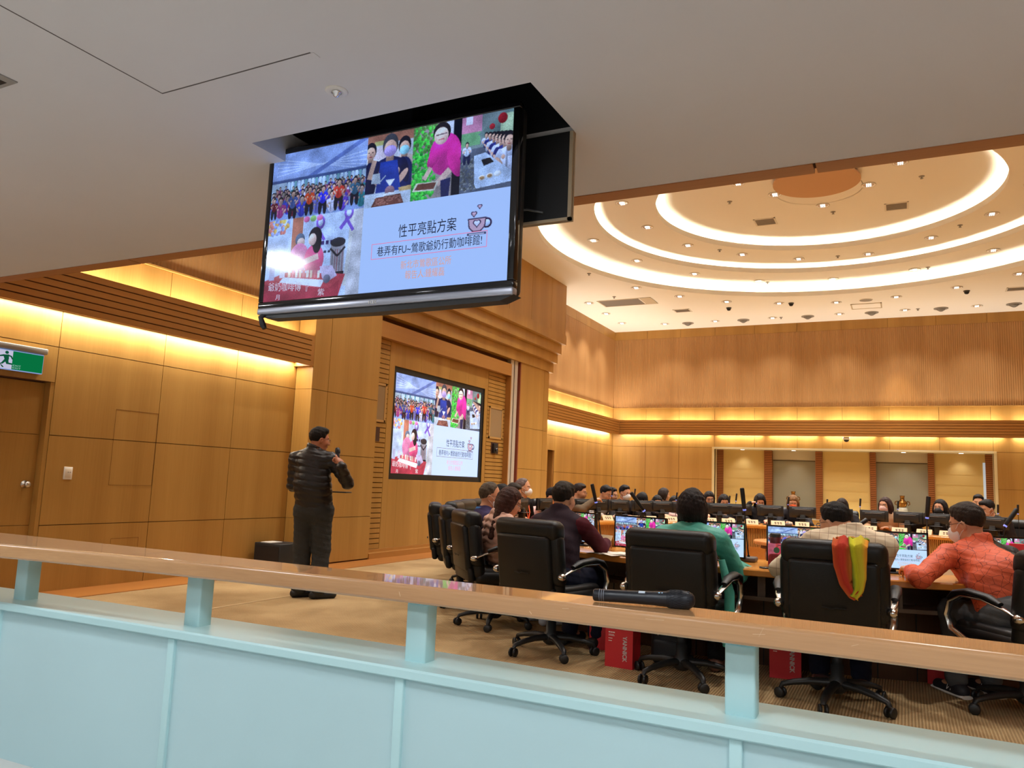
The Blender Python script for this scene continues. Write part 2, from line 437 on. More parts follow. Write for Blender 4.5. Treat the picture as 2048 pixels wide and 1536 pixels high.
# screen wall: solid panels around the opening for the video wall
oy0, oy1, oz0, oz1 = 9.725, 12.634, 1.157, 2.90
py_ = [9.59, 9.96, 10.62, 11.3, 11.95, 12.745]
panels(mb, 'y', XRc, 1, [9.59, oy0], [0.13, 3.26], gap=0.0); panels(mb, 'y', XRc, 1, [oy1, 12.745], [0.13, 3.26], gap=0.0)
panels(mb, 'y', XRc, 1, [oy0, 10.45, 11.35, 12.0, oy1], [oz1, 3.26], gap=0.003)
panels(mb, 'y', XRc, 1, [oy0, 9.96, 10.62, 11.3, 11.95, oy1], [0.13, oz0], gap=0.003)
for (a, b) in ((9.19, 9.58), (12.755, 13.46)):
    n = 42
    for k in range(n):
        z0 = 0.13 + k * (3.13 / n); mb.box((XRc, a, z0 + 0.006), (XRc - 0.03, b, z0 + 3.13 / n - 0.006), 0)
backing(mb, 'y', XRc, 1, 9.19, oy0, 0, 3.6); backing(mb, 'y', XRc, 1, oy1, 13.47, 0, 3.6)
backing(mb, 'y', XRc, 1, oy0, oy1, 0, oz0); backing(mb, 'y', XRc, 1, oy0, oy1, oz1, 3.6)
mb.box((XRc - 0.11, oy0 - 0.05, oz0 - 0.05), (XRc - 0.2, oy1 + 0.05, oz1 + 0.05), 1)
mb.box((XRc, 13.46, 0), (XP, 13.49, 3.27), 2)                       # return beside the rails
mb.box((XP - 0.004, 9.19, 3.262), (XRc - 0.05, 13.49, 3.50), 2)       # head of the recess
mb.box((XP + 0.015, 9.19, 0.0), (XRc - 0.05, 13.49, 0.085), 2); mb.box((XRc + 0.03, 9.19, 0.085), (XRc - 0.05, 13.49, 0.13), 2)
struct('wall_screen', mb, [W_WALL, M_JOINT, W_DARK])
mb = MB()
BX = [-6.57, -6.675, -6.765, -6.858]; BZ = [4.21, 4.005, 3.805, 3.597]
for k in range(4):
    z1 = 4.42 if k == 0 else BZ[k - 1]
    mb.box((BX[k], 7.60, BZ[k]), (XL2, 15.44, z1 - 0.0005), 0)
panels(mb, 'y', -6.60, 1, [7.6, 8.6, 9.55, 10.55, 11.6, 12.72, 13.695, 14.654, 15.44], [4.425, ZC + 0.05])
mb.box((-6.612, 7.6, 4.42), (XL2, 15.435, ZC + 0.05), 1)
mb.box((-6.60, 15.43, 4.42), (XL2, 15.44, ZC + 0.05), 0)
struct('trim_7', mb, [W_WALL, M_JOINT])

# left wall beyond the video wall, with a doorway
mb = MB()
ub = [15.3, 16.265, 16.65, 17.745, 18.743, 19.725, YF]
panels(mb, 'y', XL2, 1, ub, [0.0, J[0], J[1], J[2], 3.02], skip=((1, 0), (1, 1), (1, 2)))
panels(mb, 'y', XL2, 1, [16.265, 16.65], [1.95, J[2]])
panels(mb, 'y', XL2, 1, ub, [3.02, 3.345])
backing(mb, 'y', XL2, 1, 15.3, 16.265, 0, 3.35); backing(mb, 'y', XL2, 1, 16.65, YF + 0.1, 0, 3.35); backing(mb, 'y', XL2, 1, 16.26, 16.66, 1.95, 3.35)
mb.box((XL2 - 0.02, 15.3, 3.345), (XL2 + 0.03, YF, 3.362), 0)
mb.box((XL2 - 0.12, 15.3, 3.362), (XL2 + 0.004, YF + 0.1, 5.30), 2)
panels(mb, 'y', XL2 + 0.006, 1, [15.3, 16.7, 17.72, 18.74, 19.75, YF], [5.30, ZC + 0.03])
backing(mb, 'y', XL2 + 0.006, 1, 15.3, YF, 5.30, ZC + 0.03)
struct('wall_left_rear', mb, [W_WALL, M_JOINT, W_FLUTE_Y])
mb = MB(); mb.box((XL2 - 0.5, 16.2, 0), (XL2 - 0.45, 16.75, 2.0), 0); mb.box((XL2 - 0.45, 16.265, 0), (XL2 - 0.02, 16.30, 1.95), 1); mb.box((XL2 - 0.45, 16.61, 0), (XL2 - 0.02, 16.65, 1.95), 2)
mb.box((XL2 - 0.45, 16.265, 1.95), (XL2 - 0.02, 16.65, 1.99), 2)
struct('door_2', mb, [M_BLACK, M_GREY, W_DARK])

# far wall with the display niche
NX0, NX1, NZ0, NZ1, ND = -4.462, 1.832, 0.55, 2.262, 0.62
mb = MB()
fu = [XL2, -6.347, -5.413, NX0]
panels(mb, 'x', YF, -1, fu, [0.0, J[0], J[1], J[2], 3.02]); panels(mb, 'x', YF, -1, [NX1, 2.85, 3.9, XR], [0.0, J[0], J[1], J[2], 3.02])
panels(mb, 'x', YF, -1, [NX0, -3.438, -2.391, -1.338, -0.292, 0.761, NX1], [NZ1 + 0.02, 3.02]); panels(mb, 'x', YF, -1, [NX0, -1.3, NX1], [0.0, NZ0])
panels(mb, 'x', YF, -1, [XL2, -6.347, -5.413, NX0, -3.438, -2.391, -1.338, -0.292, 0.761, 1.80, 2.85, 3.9, XR], [3.02, 3.345])
for a, b, z0, z1 in ((XL2, NX0, 0, 3.35), (NX1, XR, 0, 3.35), (NX0, NX1, NZ1 + 0.02, 3.35), (NX0, NX1, 0, NZ0 - 0.02)): backing(mb, 'x', YF, -1, a, b, z0, z1)
mb.box((XL2, YF - 0.03, 3.345), (XR, YF + 0.02, 3.362), 0)
mb.box((XL2 - 0.1, YF - 0.004, 3.362), (XR, YF + 0.12, 5.30), 2)
panels(mb, 'x', YF - 0.006, -1, [XL2, -6.35, -5.41, -4.47, -3.44, -2.39, -1.336, -0.285, 0.757, 1.80, 2.85, 3.9, XR], [5.30, ZC + 0.03])
backing(mb, 'x', YF - 0.006, -1, XL2, XR, 5.30, ZC + 0.03)
struct('wall_far', mb, [W_WALL, M_JOINT, W_FLUTE_X])
M_SLATE = mat('niche_grey_glass', hexc(160, 158, 138), 0.08, spec=0.55)
M_NICHE = mat('niche_paint', hexc(196, 186, 160), 0.7)
mb = MB()
y2 = YF + ND
mb.box((NX0, y2, NZ0), (NX1, y2 + 0.08, NZ1 + 0.05), 0)
mb.box((NX0, YF - 0.02, NZ1), (NX1, y2, NZ1 + 0.05), 0); mb.box((NX0, YF + 0.02, NZ0 - 0.05), (NX1, y2, NZ0), 0)
mb.box((NX0 - 0.06, YF - 0.03, NZ0), (NX0, YF + 0.3, NZ1 + 0.05), 1); mb.box((NX1, YF - 0.03, NZ0), (NX1 + 0.06, YF + 0.3, NZ1 + 0.05), 1)
mb.box((NX0 - 0.06, YF - 0.035, NZ1), (NX1 + 0.06, YF - 0.005, NZ1 + 0.022), 1)
struct('wall_niche', mb, [M_NICHE, mat('niche_cream_frame', hexc(214, 196, 150), 0.5)])
M_BRICK = wood('niche_pier_wood', hexc(144, 88, 44), hexc(166, 106, 58), 'x', rough=0.5)
PIERS = [(NX0, -4.30), (-3.25, -3.05), (-2.0, -1.83), (-0.75, -0.61), (0.51, 0.65), (1.69, NX1)]
for k, (a, b) in enumerate(PIERS):
    mb = MB(); n = 38; h = (NZ1 - NZ0) / n; yb = YF + (0.30 if 0 < k < 5 else 0.32)
    for i in range(n): mb.box((a, yb, NZ0 + i * h + 0.004), (b, yb + 0.26, NZ0 + (i + 1) * h - 0.010), 0)
    mb.box((a + 0.008, yb + 0.008, NZ0), (b - 0.008, yb + 0.25, NZ1), 1)
    struct('trim_%d' % (8 + k), mb, [M_BRICK, M_JOINT])
M_BLIND = mat('beige_blind', hexc(206, 178, 112), 0.8, bump=(30, 0.05))
BAYS = [(-4.30, -3.25, 'a'), (-3.05, -2.0, 'b'), (-1.83, -0.75, 'a'), (-0.61, 0.51, 'b'), (0.65, 1.69, 'a')]
WN = 0
blind_labels = iter(['beige roman blind in the leftmost bay of the far niche', 'beige roman blind in the middle bay between the two grey glass bays', 'beige roman blind in the rightmost bay of the far niche'])
for a, b, k in BAYS:
    mb = MB()
    if k == 'a':
        yb = YF + 0.36; n = 7; h = (NZ1 - NZ0) / n
        for i in range(n):
            mb.box((a, yb, NZ0 + i * h), (b, yb + 0.012, NZ0 + (i + 1) * h)); mb.box((a, yb - 0.006, NZ0 + i * h - 0.004), (b, yb + 0.012, NZ0 + i * h + 0.006))
        setp(obj('window_blind', mb, M_BLIND), next(blind_labels), 'blind', 'roman blinds in the far niche')
    else:
        WN += 1; yb = YF + 0.52
        mb.box((a - 0.02, yb, NZ0), (b + 0.02, yb + 0.02, NZ1 - 0.24), 0)
        mb.box((a - 0.02, yb - 0.05, NZ1 - 0.24), (b + 0.02, yb + 0.03, NZ1), 1); mb.box((a - 0.02, yb - 0.06, NZ1 - 0.26), (b + 0.02, yb - 0.03, NZ1 - 0.235), 2)
        struct('window_%d' % WN, mb, [M_SLATE, M_NICHE, mat('niche_dark_rail', hexc(92, 78, 56), 0.5)])
mb = MB(); mb.box((1.64, YF + 0.34, NZ0), (1.69, YF + 0.36, NZ1 - 0.2)); struct('window_3', mb, mat('daylight_slit', hexc(170, 186, 200), 0.4, emit=(0.7, 0.85, 1.0), estr=0.35))

# right wall, wall behind the gallery (outside the frame, they close the room)
mb = MB(); panels(mb, 'y', XR, -1, [-3.0, -1, 1, 3, 5, 7, 9, 11, 13, 15, 17, 19, YF], [0, J[0], J[1], J[2], 3.3, ZC + 0.02]); backing(mb, 'y', XR, -1, YB, YF + 0.1, 0, 6.4)
struct('wall_right', mb, [W_WALL, M_JOINT])
mb = MB(); mb.box((-8.2, YB - 0.1, 0), (XR + 0.2, YB, 2.5)); struct('wall_back', mb, mat('gallery_wall_paint', hexc(224, 222, 214), 0.8))
mb = MB(); mb.box((XL - 0.3, YB, 0), (XL - 0.2, 2.2, 2.6)); struct('wall_gallery_left', mb, mat('gallery_wall_paint', hexc(224, 222, 214), 0.8))

# hall ceiling: outer field with a round opening, then three stepped rings
def rect_ring(mb, c, r, x0, x1, y0, y1, z, th, seg=128):
    A = [2 * PI * k / seg for k in range(seg)]
    for cx, cy in ((x0, y0), (x1, y0), (x1, y1), (x0, y1)): A.append(math.atan2(cy - c[1], cx - c[0]) % (2 * PI))
    A = sorted(set(A)); inner = []; outer = []
    for a in A:
        dx, dy = math.cos(a), math.sin(a); ts = []
        if dx > 1e-9: ts.append((x1 - c[0]) / dx)
        if dx < -1e-9: ts.append((x0 - c[0]) / dx)
        if dy > 1e-9: ts.append((y1 - c[1]) / dy)
        if dy < -1e-9: ts.append((y0 - c[1]) / dy)
        t = min(ts); inner.append((c[0] + r * dx, c[1] + r * dy)); outer.append((c[0] + t * dx, c[1] + t * dy))
    n = len(A)
    vs = [(x, y, z) for x, y in inner] + [(x, y, z) for x, y in outer] + [(x, y, z + th) for x, y in inner] + [(x, y, z + th) for x, y in outer]
    fs = []
    for i in range(n):
        j = (i + 1) % n
        fs += [(i, j, n + j, n + i), (2 * n + i, 3 * n + i, 3 * n + j, 2 * n + j), (n + i, n + j, 3 * n + j, 3 * n + i)]
    mb.add(vs, fs, 0)
mb = MB()
rect_ring(mb, RING_C, RINGS[0][0] + 0.30, -7.5, XR + 0.2, 2.9, YF + 0.2, ZC, 0.02)
for k, (r, z) in enumerate(RINGS):
    zn = RINGS[k + 1][1] if k < 2 else ZTOP; rn = RINGS[k + 1][0] if k < 2 else 0.67
    # lip and light trough, then the next ceiling field
    mb.lathe([(r + 0.30, z), (r, z), (r, z + 0.10), (r + 0.015, z + 0.10), (r + 0.015, z + 0.012), (r + 0.30, z + 0.012), (r + 0.30, zn)], (RING_C[0], RING_C[1], 0), seg=128, mi=0)
    rin = rn + 0.30 if k < 2 else rn
    mb.lathe([(r + 0.30, zn), (rin, zn)], (RING_C[0], RING_C[1], 0), seg=128, mi=0)
mb.lathe([(0.68, ZTOP), (0.001, ZTOP)], (RING_C[0], RING_C[1], 0), seg=64)
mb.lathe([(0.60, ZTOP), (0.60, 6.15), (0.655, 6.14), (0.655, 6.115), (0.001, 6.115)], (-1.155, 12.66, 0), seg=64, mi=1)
mb.box((-8, 2.9, 6.45), (XR + 0.3, YF + 0.3, 6.5), 0)
ceil = struct('ceiling', mb, [M_CEIL, mat('ceiling_disc_shade_tan', hexc(206, 166, 132), 0.85, spec=0.1)])  # tan of the disc paints in the shade on its underside
for p in ceil.data.polygons: p.use_smooth = False
M_TUBE = emis('ring_cove_tube', (1.0, 0.93, 0.68), 60.0)
for k, (r, z) in enumerate(RINGS):
    zn = RINGS[k + 1][1] if k < 2 else ZTOP
    n = 18 - 4 * k; mbt = MB()
    for i in range(n):               # tubes end to end with short dark gaps
        a0, a1 = 2 * PI * (i + 0.02) / n, 2 * PI * (i + 0.98) / n
        pts = [(RING_C[0] + (r + 0.14) * math.cos(a0 + (a1 - a0) * t / 8), RING_C[1] + (r + 0.14) * math.sin(a0 + (a1 - a0) * t / 8), z + 0.035) for t in range(9)]
        mbt.tube(pts, 0.016, 5)
    setp(obj('cove_tube_ring', mbt, M_TUBE), ['outermost ring of warm cove tubes in the round ceiling', 'middle ring of warm cove tubes in the round ceiling', 'innermost ring of warm cove tubes in the round ceiling'][k], 'cove light', 'rings of cove tubes')

# gallery ceiling (soffit) with the television hatch, and the wood fascia along its edge
GZ = 2.4; HX0, HX1, HY0, HY1 = -2.125, -0.985, 1.975, 2.33
mb = MB()
for a, b in (((-8.2, YB), (HX0, 2.895)), ((HX1, YB), (XR + 0.2, 2.895)), ((HX0, YB), (HX1, HY0)), ((HX0, HY1), (HX1, 2.895))):
    mb.box((a[0], a[1], GZ), (b[0], b[1], GZ + 0.02), 0)
mb.box((HX0 - 0.02, HY0, GZ + 0.02), (HX0, HY1, GZ + 0.36), 0)
mb.box((HX0, HY0, GZ + 0.12), (HX0 + 0.004, HY1, GZ + 0.36), 1)
mb.box((HX1, HY0, GZ + 0.001), (HX1 + 0.02, HY1, GZ + 0.36), 1); mb.box((HX0, HY0 - 0.02, GZ + 0.02), (HX1, HY0, GZ + 0.36), 1)
mb.box((HX0, HY1, GZ + 0.02), (HX1, HY1 + 0.02, GZ + 0.36), 1); mb.box((HX0, HY0, GZ + 0.36), (HX1, HY1, GZ + 0.38), 1)
# flush access hatch in the soffit: a raised lip line
for q in (((-2.121, 0.9), (-2.117, 1.581)), ((-2.121, 1.579), (-1.50, 1.583))): mb.box((q[0][0], q[0][1], GZ - 0.0008), (q[1][0], q[1][1], GZ + 0.001), 2)
mb.box((-2.11, 1.583, GZ - 0.0015), (-1.49, 1.612, GZ), 0)
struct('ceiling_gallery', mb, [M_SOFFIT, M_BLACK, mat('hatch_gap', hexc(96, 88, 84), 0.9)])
mb = MB()
for a, b in ((-8.2, -4.03), (-4.022, -0.276), (-0.266, XR + 0.2)): mb.box((a, 2.895, GZ - 0.004), (b, 2.985, 6.5), 0)
mb.box((-8.2, 2.90, GZ + 0.01), (XR, 2.97, 6.5), 1)
struct('trim_14', mb, [W_FASCIA, M_JOINT])
# ------------------------------------------------------------------ ceiling fittings
ORD = ['first', 'second', 'third', 'fourth', 'fifth', 'sixth', 'seventh', 'eighth', 'ninth', 'tenth']
def nth(i, n):
    if i == 0: return 'leftmost'
    if i == n - 1: return 'rightmost'
    return ORD[i] + ' from the left'
M_LAMP = emis('downlight_lamp', (1.0, 0.95, 0.88), 3.0)
M_LAMPDIM = mat('downlight_reflector', hexc(200, 186, 168), 0.25, metal=0.6)
def dl_proto():
    t = thing('ceiling_downlight', '', 'ceiling light')
    mb = MB(); mb.lathe([(0.098, -0.001), (0.112, -0.001), (0.116, -0.012), (0.098, -0.014), (0.080, 0.0)], seg=24); obj('trim_ring', mb, M_WHITE, t, local=True)
    mb = MB(); mb.lathe([(0.094, -0.006), (0.074, -0.002), (0.06, -0.001), (0.001, -0.001)], seg=24); obj('reflector', mb, M_LAMPDIM, t, local=True)
    mb = MB()
    for dx in (-0.028, 0.0, 0.028): mb.tube([(dx, -0.05, -0.012), (dx, 0.05, -0.012)], 0.009, 6)
    obj('lamp', mb, M_LAMP, t, local=True)
    return t
DL = dl_proto(); DL_USED = [False]
def downlight(x, y, z, label, power, group, ang=1.7):
    o = DL if not DL_USED[0] else copy_tree(DL); DL_USED[0] = True
    o.location = (x, y, z - 0.001); o['label'] = label; o['group'] = group
    spot('downlight_beam', (x, y, z - 0.05), power, WARM2, angle=ang, blend=0.8, radius=0.07)
P_DL = 235.0
row = [(-5.629, 19.9), (-4.296, 19.91), (-2.871, 19.91), (-1.318, 19.89), (0.102, 19.87), (1.545, 19.87)]
row = [(-6.694, 19.5)] + row
for i, (x, y) in enumerate(row): downlight(x, y, ZC, 'recessed downlight in the row along the far wall, ' + nth(i, len(row)), P_DL * 0.45, 'downlights along the far wall')
row = [(-6.70, 17.06), (-6.70, 18.275), (-5.183, 16.0), (-4.486, 17.045), (-3.595, 17.86), (-2.503, 18.37), (-1.296, 18.64), (-0.07, 18.475), (1.049, 17.965), (2.051, 17.2)]
for i, (x, y) in enumerate(row): downlight(x, y, ZC, 'recessed downlight just outside the largest cove ring, ' + nth(i, len(row)), P_DL * 0.6, 'downlights outside the largest ring')
row = [(-5.146, 13.34), (-4.725, 14.85), (-3.956, 16.24), (-2.794, 17.32), (-1.284, 17.81), (0.327, 17.44), (1.568, 16.36)]
for i, (x, y) in enumerate(row):
    dx, dy = x - RING_C[0], y - RING_C[1]; d = math.hypot(dx, dy); rr = min(4.35, max(d, 4.02)); x, y = RING_C[0] + dx / d * rr, RING_C[1] + dy / d * rr
    downlight(x, y, 5.811, 'recessed downlight between the outermost and middle cove rings, ' + nth(i, len(row)), P_DL, 'downlights between outer and middle rings')
row = [(-4.199, 12.1), (-4.016, 13.43), (-3.563, 14.66), (-2.857, 15.72), (-1.847, 16.4), (-0.547, 16.48), (0.54, 15.77), (1.297, 14.67), (1.695, 13.49)]
for i, (x, y) in enumerate(row):
    dx, dy = x - RING_C[0], y - RING_C[1]; d = math.hypot(dx, dy); rr = min(3.36, max(d, 3.0)); x, y = RING_C[0] + dx / d * rr, RING_C[1] + dy / d * rr
    downlight(x, y, 5.984, 'recessed downlight between the middle and innermost cove rings, ' + nth(i, len(row)), P_DL, 'downlights between middle and inner rings')
row = [(-2.335, 12.45), (-1.856, 13.16), (-1.171, 13.97), (-0.414, 13.25), (0.048, 12.49)]
for i, (x, y) in enumerate(row): downlight(x, y, ZTOP, 'recessed downlight around the plain central disc, ' + nth(i, len(row)), P_DL, 'downlights around the central disc')
# lamps of the same rings that the gallery ceiling hides from here: only their light is needed
for x, y, z in ((-5.2, 11.6, 5.811), (2.7, 13.2, 5.811), (2.6, 11.2, 5.811), (-3.9, 10.4, 5.984), (1.6, 10.4, 5.984), (-2.6, 9.9, 5.984), (0.2, 9.9, 5.984), (-1.17, 9.0, 5.811), (-3.6, 9.6, 5.811), (1.3, 9.6, 5.811),
                (-5.6, 8.2, 5.54), (-3.6, 7.4, 5.54), (-1.2, 7.2, 5.54), (1.2, 7.4, 5.54), (3.4, 8.2, 5.54), (-5.2, 5.4, 5.54), (-2.6, 5.0, 5.54), (0.2, 5.0, 5.54), (3.0, 5.2, 5.54)):
    spot('downlight_beam', (x, y, z - 0.05), P_DL * (0.45 if x < -2 and y < 6 else 1.0), WARM2, angle=1.8, blend=0.8, radius=0.07)
# wall washer that throws the warm scallop on the fluted far wall
spot('wall_washer', (-0.07, 19.85, 5.25), 120, (1.0, 0.80, 0.48), angle=0.62, blend=0.9, radius=0.04, rot=(math.radians(22), 0, 0))

row = [(-5.025, 19.97), (-3.597, 19.98), (-2.046, 19.97), (-0.609, 19.95), (0.839, 19.92), (2.255, 19.9)]
for i, (x, y) in enumerate(row):
    t = thing('ceiling_spotlight', 'round grey recessed spotlight in front of the far wall, ' + nth(i, len(row)), 'spotlight', (x, y, ZC), 'round grey spotlights')
    mb = MB(); mb.lathe([(0.15, 0), (0.15, -0.014), (0.12, -0.02), (0.10, -0.006)], (x, y, ZC), 24); obj('rim', mb, M_GREY, t)
    mb = MB(); mb.lathe([(0.10, -0.006), (0.085, -0.04), (0.03, -0.075), (0.001, -0.08)], (x, y, ZC), 20); obj('lamp_head', mb, mat('grey_louvre', hexc(120, 116, 110), 0.4), t)
t = thing('ceiling_speaker', 'flat round grey speaker grille beside the white framed ceiling hatch', 'speaker', (-0.68, 18.6, ZC))
mb = MB(); mb.lathe([(0.14, 0), (0.14, -0.008), (0.13, -0.012)], (-0.68, 18.6, ZC), 28); obj('rim', mb, M_WHITE, t)
mb = MB(); mb.lathe([(0.13, -0.012), (0.001, -0.016)], (-0.68, 18.6, ZC), 28); obj('grille', mb, M_GREY, t)
for i, (x, y) in enumerate([(-3.672, 18.5), (-2.245, 18.43), (1.251, 18.34)]):
    t = thing('ceiling_camera', 'small dark dome camera under the white ceiling, ' + ['leftmost of three', 'middle of three', 'rightmost of three'][i], 'camera', (x, y, ZC), 'dark dome cameras')
    mb = MB(); mb.lathe([(0.062, 0), (0.062, -0.02), (0.05, -0.024), (0.001, -0.024)], (x, y, ZC), 18); obj('base', mb, mat('dark_grey_plastic', (0.09, 0.09, 0.09), 0.4), t)
    mb = MB(); mb.lathe([(0.05, -0.024), (0.046, -0.05), (0.03, -0.07), (0.001, -0.078)], (x, y, ZC), 18); obj('dome', mb, M_BLACK, t)
M_VENT = mat('vent_grille', hexc(150, 142, 134), 0.6)
def vent(name, label, x0, x1, y0, y1, z, n, frame=0.03, m=None, group='grilles in the ceiling', cat='air vent', split=None):
    t = thing(name, label, cat, ((x0 + x1) / 2, (y0 + y1) / 2, z), group)
    mb = MB()
    for a, b in (((x0, y0), (x1, y0 + frame)), ((x0, y1 - frame), (x1, y1)), ((x0, y0), (x0 + frame, y1)), ((x1 - frame, y0), (x1, y1))): mb.box((*a, z - 0.008), (*b, z))
    if split: mb.box((split, y0, z - 0.007), (x1, y1, z))
    obj('frame', mb, m or M_WHITE, t)
    mb = MB(); x1 = split or x1
    mb.box((x0 + frame, y0 + frame, z - 0.001), (x1 - frame, y1 - frame, z))
    for k in range(n):
        yy = y0 + frame + (y1 - y0 - 2 * frame) * (k + 0.5) / n; mb.box((x0 + frame, yy - 0.006, z - 0.006), (x1 - frame, yy + 0.006, z))
    obj('grille', mb, M_VENT, t)
vent('air_vent', 'long grey air grille with a white end box near the rear left ceiling corner', -6.46, -5.14, 16.93, 17.58, ZC, 12, m=mat('vent_frame_cream', hexc(196, 182, 156), 0.5), split=-5.42)
vent('air_vent', 'small square grey air grille right of the long grille', -5.0, -4.59, 18.32, 18.66, ZC, 8)
vent('air_vent', 'grey air grille at the far right of the white ceiling', 1.96, 2.5, 18.30, 18.62, ZC, 8)
vent('air_vent', 'square grey air grille in the innermost ceiling field, left one', -2.41, -2.02, 14.31, 14.70, ZTOP, 9)
vent('air_vent', 'square grey air grille in the innermost ceiling field, right one', -0.21, 0.17, 14.265, 14.65, ZTOP, 9)
t = thing('ceiling_hatch', 'white rectangular hatch outline in the ceiling near the far wall', 'access panel', (-0.69, 19.2, ZC))
mb = MB()
for a, b in (((-1.018, 18.94), (-0.372, 18.965)), ((-1.018, 19.445), (-0.372, 19.47)), ((-1.018, 18.94), (-0.993, 19.47)), ((-0.397, 18.94), (-0.372, 19.47))): mb.box((*a, ZC - 0.012), (*b, ZC))
obj('frame', mb, mat('vent_frame_cream', hexc(196, 182, 156), 0.5), t)
mb = MB(); mb.box((-0.993, 18.965, ZC - 0.004), (-0.397, 19.445, ZC)); obj('panel', mb, M_CEIL, t)
SPR = [(-2.622, 13.235, ZTOP, 'in the innermost ceiling field, left one'), (-1.034, 14.376, ZTOP, 'in the innermost ceiling field, middle one'), (0.344, 13.175, ZTOP, 'in the innermost ceiling field, right one'),
       (-3.218, 15.264, 5.984, 'between the middle and innermost rings, left one'), (-1.105, 16.45, 5.984, 'between the middle and innermost rings, middle one'), (0.972, 15.2, 5.984, 'between the middle and innermost rings, right one'),
       (-2.617, 17.423, 5.811, 'between the outermost and middle rings, left one'), (0.517, 17.231, 5.811, 'between the outermost and middle rings, right one'),
       (-5.918, 16.648, ZC, 'beside the long air grille'), (-5.75, 14.6, ZC, 'near the block over the video wall'), (-2.666, 19.912, ZC, 'in the far wall row, left one'), (0.367, 19.83, ZC, 'in the far wall row, right one')]
for x, y, z, w in SPR:
    mb = MB(); mb.lathe([(0.045, 0), (0.04, -0.008), (0.014, -0.012), (0.012, -0.035), (0.024, -0.038), (0.024, -0.042), (0.001, -0.044)], (x, y, z), 14)
    setp(obj('ceiling_sprinkler', mb, M_GREY), 'tiny ceiling sprinkler ' + w, 'sprinkler', 'ceiling sprinklers')
t = thing('dome_camera', 'white dome camera hanging under the slatted band of the far wall', 'camera', (-1.24, YF - 0.10, 2.50))
mb = MB(); mb.lathe([(0.001, 0.10), (0.075, 0.10), (0.085, 0.06), (0.08, 0.035), (0.07, 0.03)], (-1.24, YF - 0.16, 2.50), 20); mb.box((-1.27, YF - 0.16, 2.57), (-1.21, YF, 2.60)); obj('housing', mb, M_WHITE, t)
mb = MB(); mb.lathe([(0.062, 0.032), (0.055, 0.0), (0.03, -0.02), (0.001, -0.025)], (-1.24, YF - 0.16, 2.50), 18); obj('lens', mb, M_BLACK, t)

# gallery ceiling fittings
t = thing('gallery_sprinkler', 'round white sprinkler with a chrome head in the grey gallery ceiling', 'sprinkler', (-1.575, 1.788, GZ))
mb = MB(); mb.lathe([(0.036, 0.0), (0.036, -0.002), (0.033, -0.005), (0.016, -0.0035)], (-1.575, 1.788, GZ), 28); obj('cover_plate', mb, M_WHITE, t)
mb = MB(); mb.lathe([(0.016, -0.003), (0.017, -0.007), (0.011, -0.009), (0.010, -0.016), (0.005, -0.020), (0.001, -0.021)], (-1.575, 1.788, GZ), 18); obj('sprinkler_head', mb, M_CHROME, t)
mb = MB(); mb.box((-2.66, 1.27, GZ - 0.004), (-2.497, 1.345, GZ)); mb.box((-2.64, 1.285, GZ - 0.005), (-2.53, 1.33, GZ - 0.0038), 1)
setp(obj('ceiling_vent', mb, [M_GREY, M_BLACK]), 'small grey vent plate at the left edge of the gallery ceiling', 'air vent')
M_GLAMP = emis('gallery_lamp', (0.92, 0.96, 1.0), 150.0)
GL = [(-3.14, 1.08), (-1.05, 0.55), (0.55, 0.75), (-5.0, 0.8), (-3.0, -1.2), (-1.0, -1.2), (1.0, -1.2), (3.0, 0.6), (2.6, -1.4)]
for i, (x, y) in enumerate(GL):
    t = thing('gallery_downlight', 'round white gallery ceiling light seen mirrored in the hanging television' if i == 0 else 'round white light in the gallery ceiling out of the frame', 'ceiling light', (x, y, GZ), 'gallery ceiling lights')
    mb = MB(); mb.lathe([(0.125, 0), (0.13, -0.006), (0.115, -0.008), (0.112, 0.0)], (x, y, GZ), 32); obj('trim_ring', mb, M_WHITE, t)
    mb = MB(); mb.disc((x, y, GZ - 0.004), 0.112, 32, n=(0, 0, -1)); obj('lamp', mb, M_GLAMP, t)

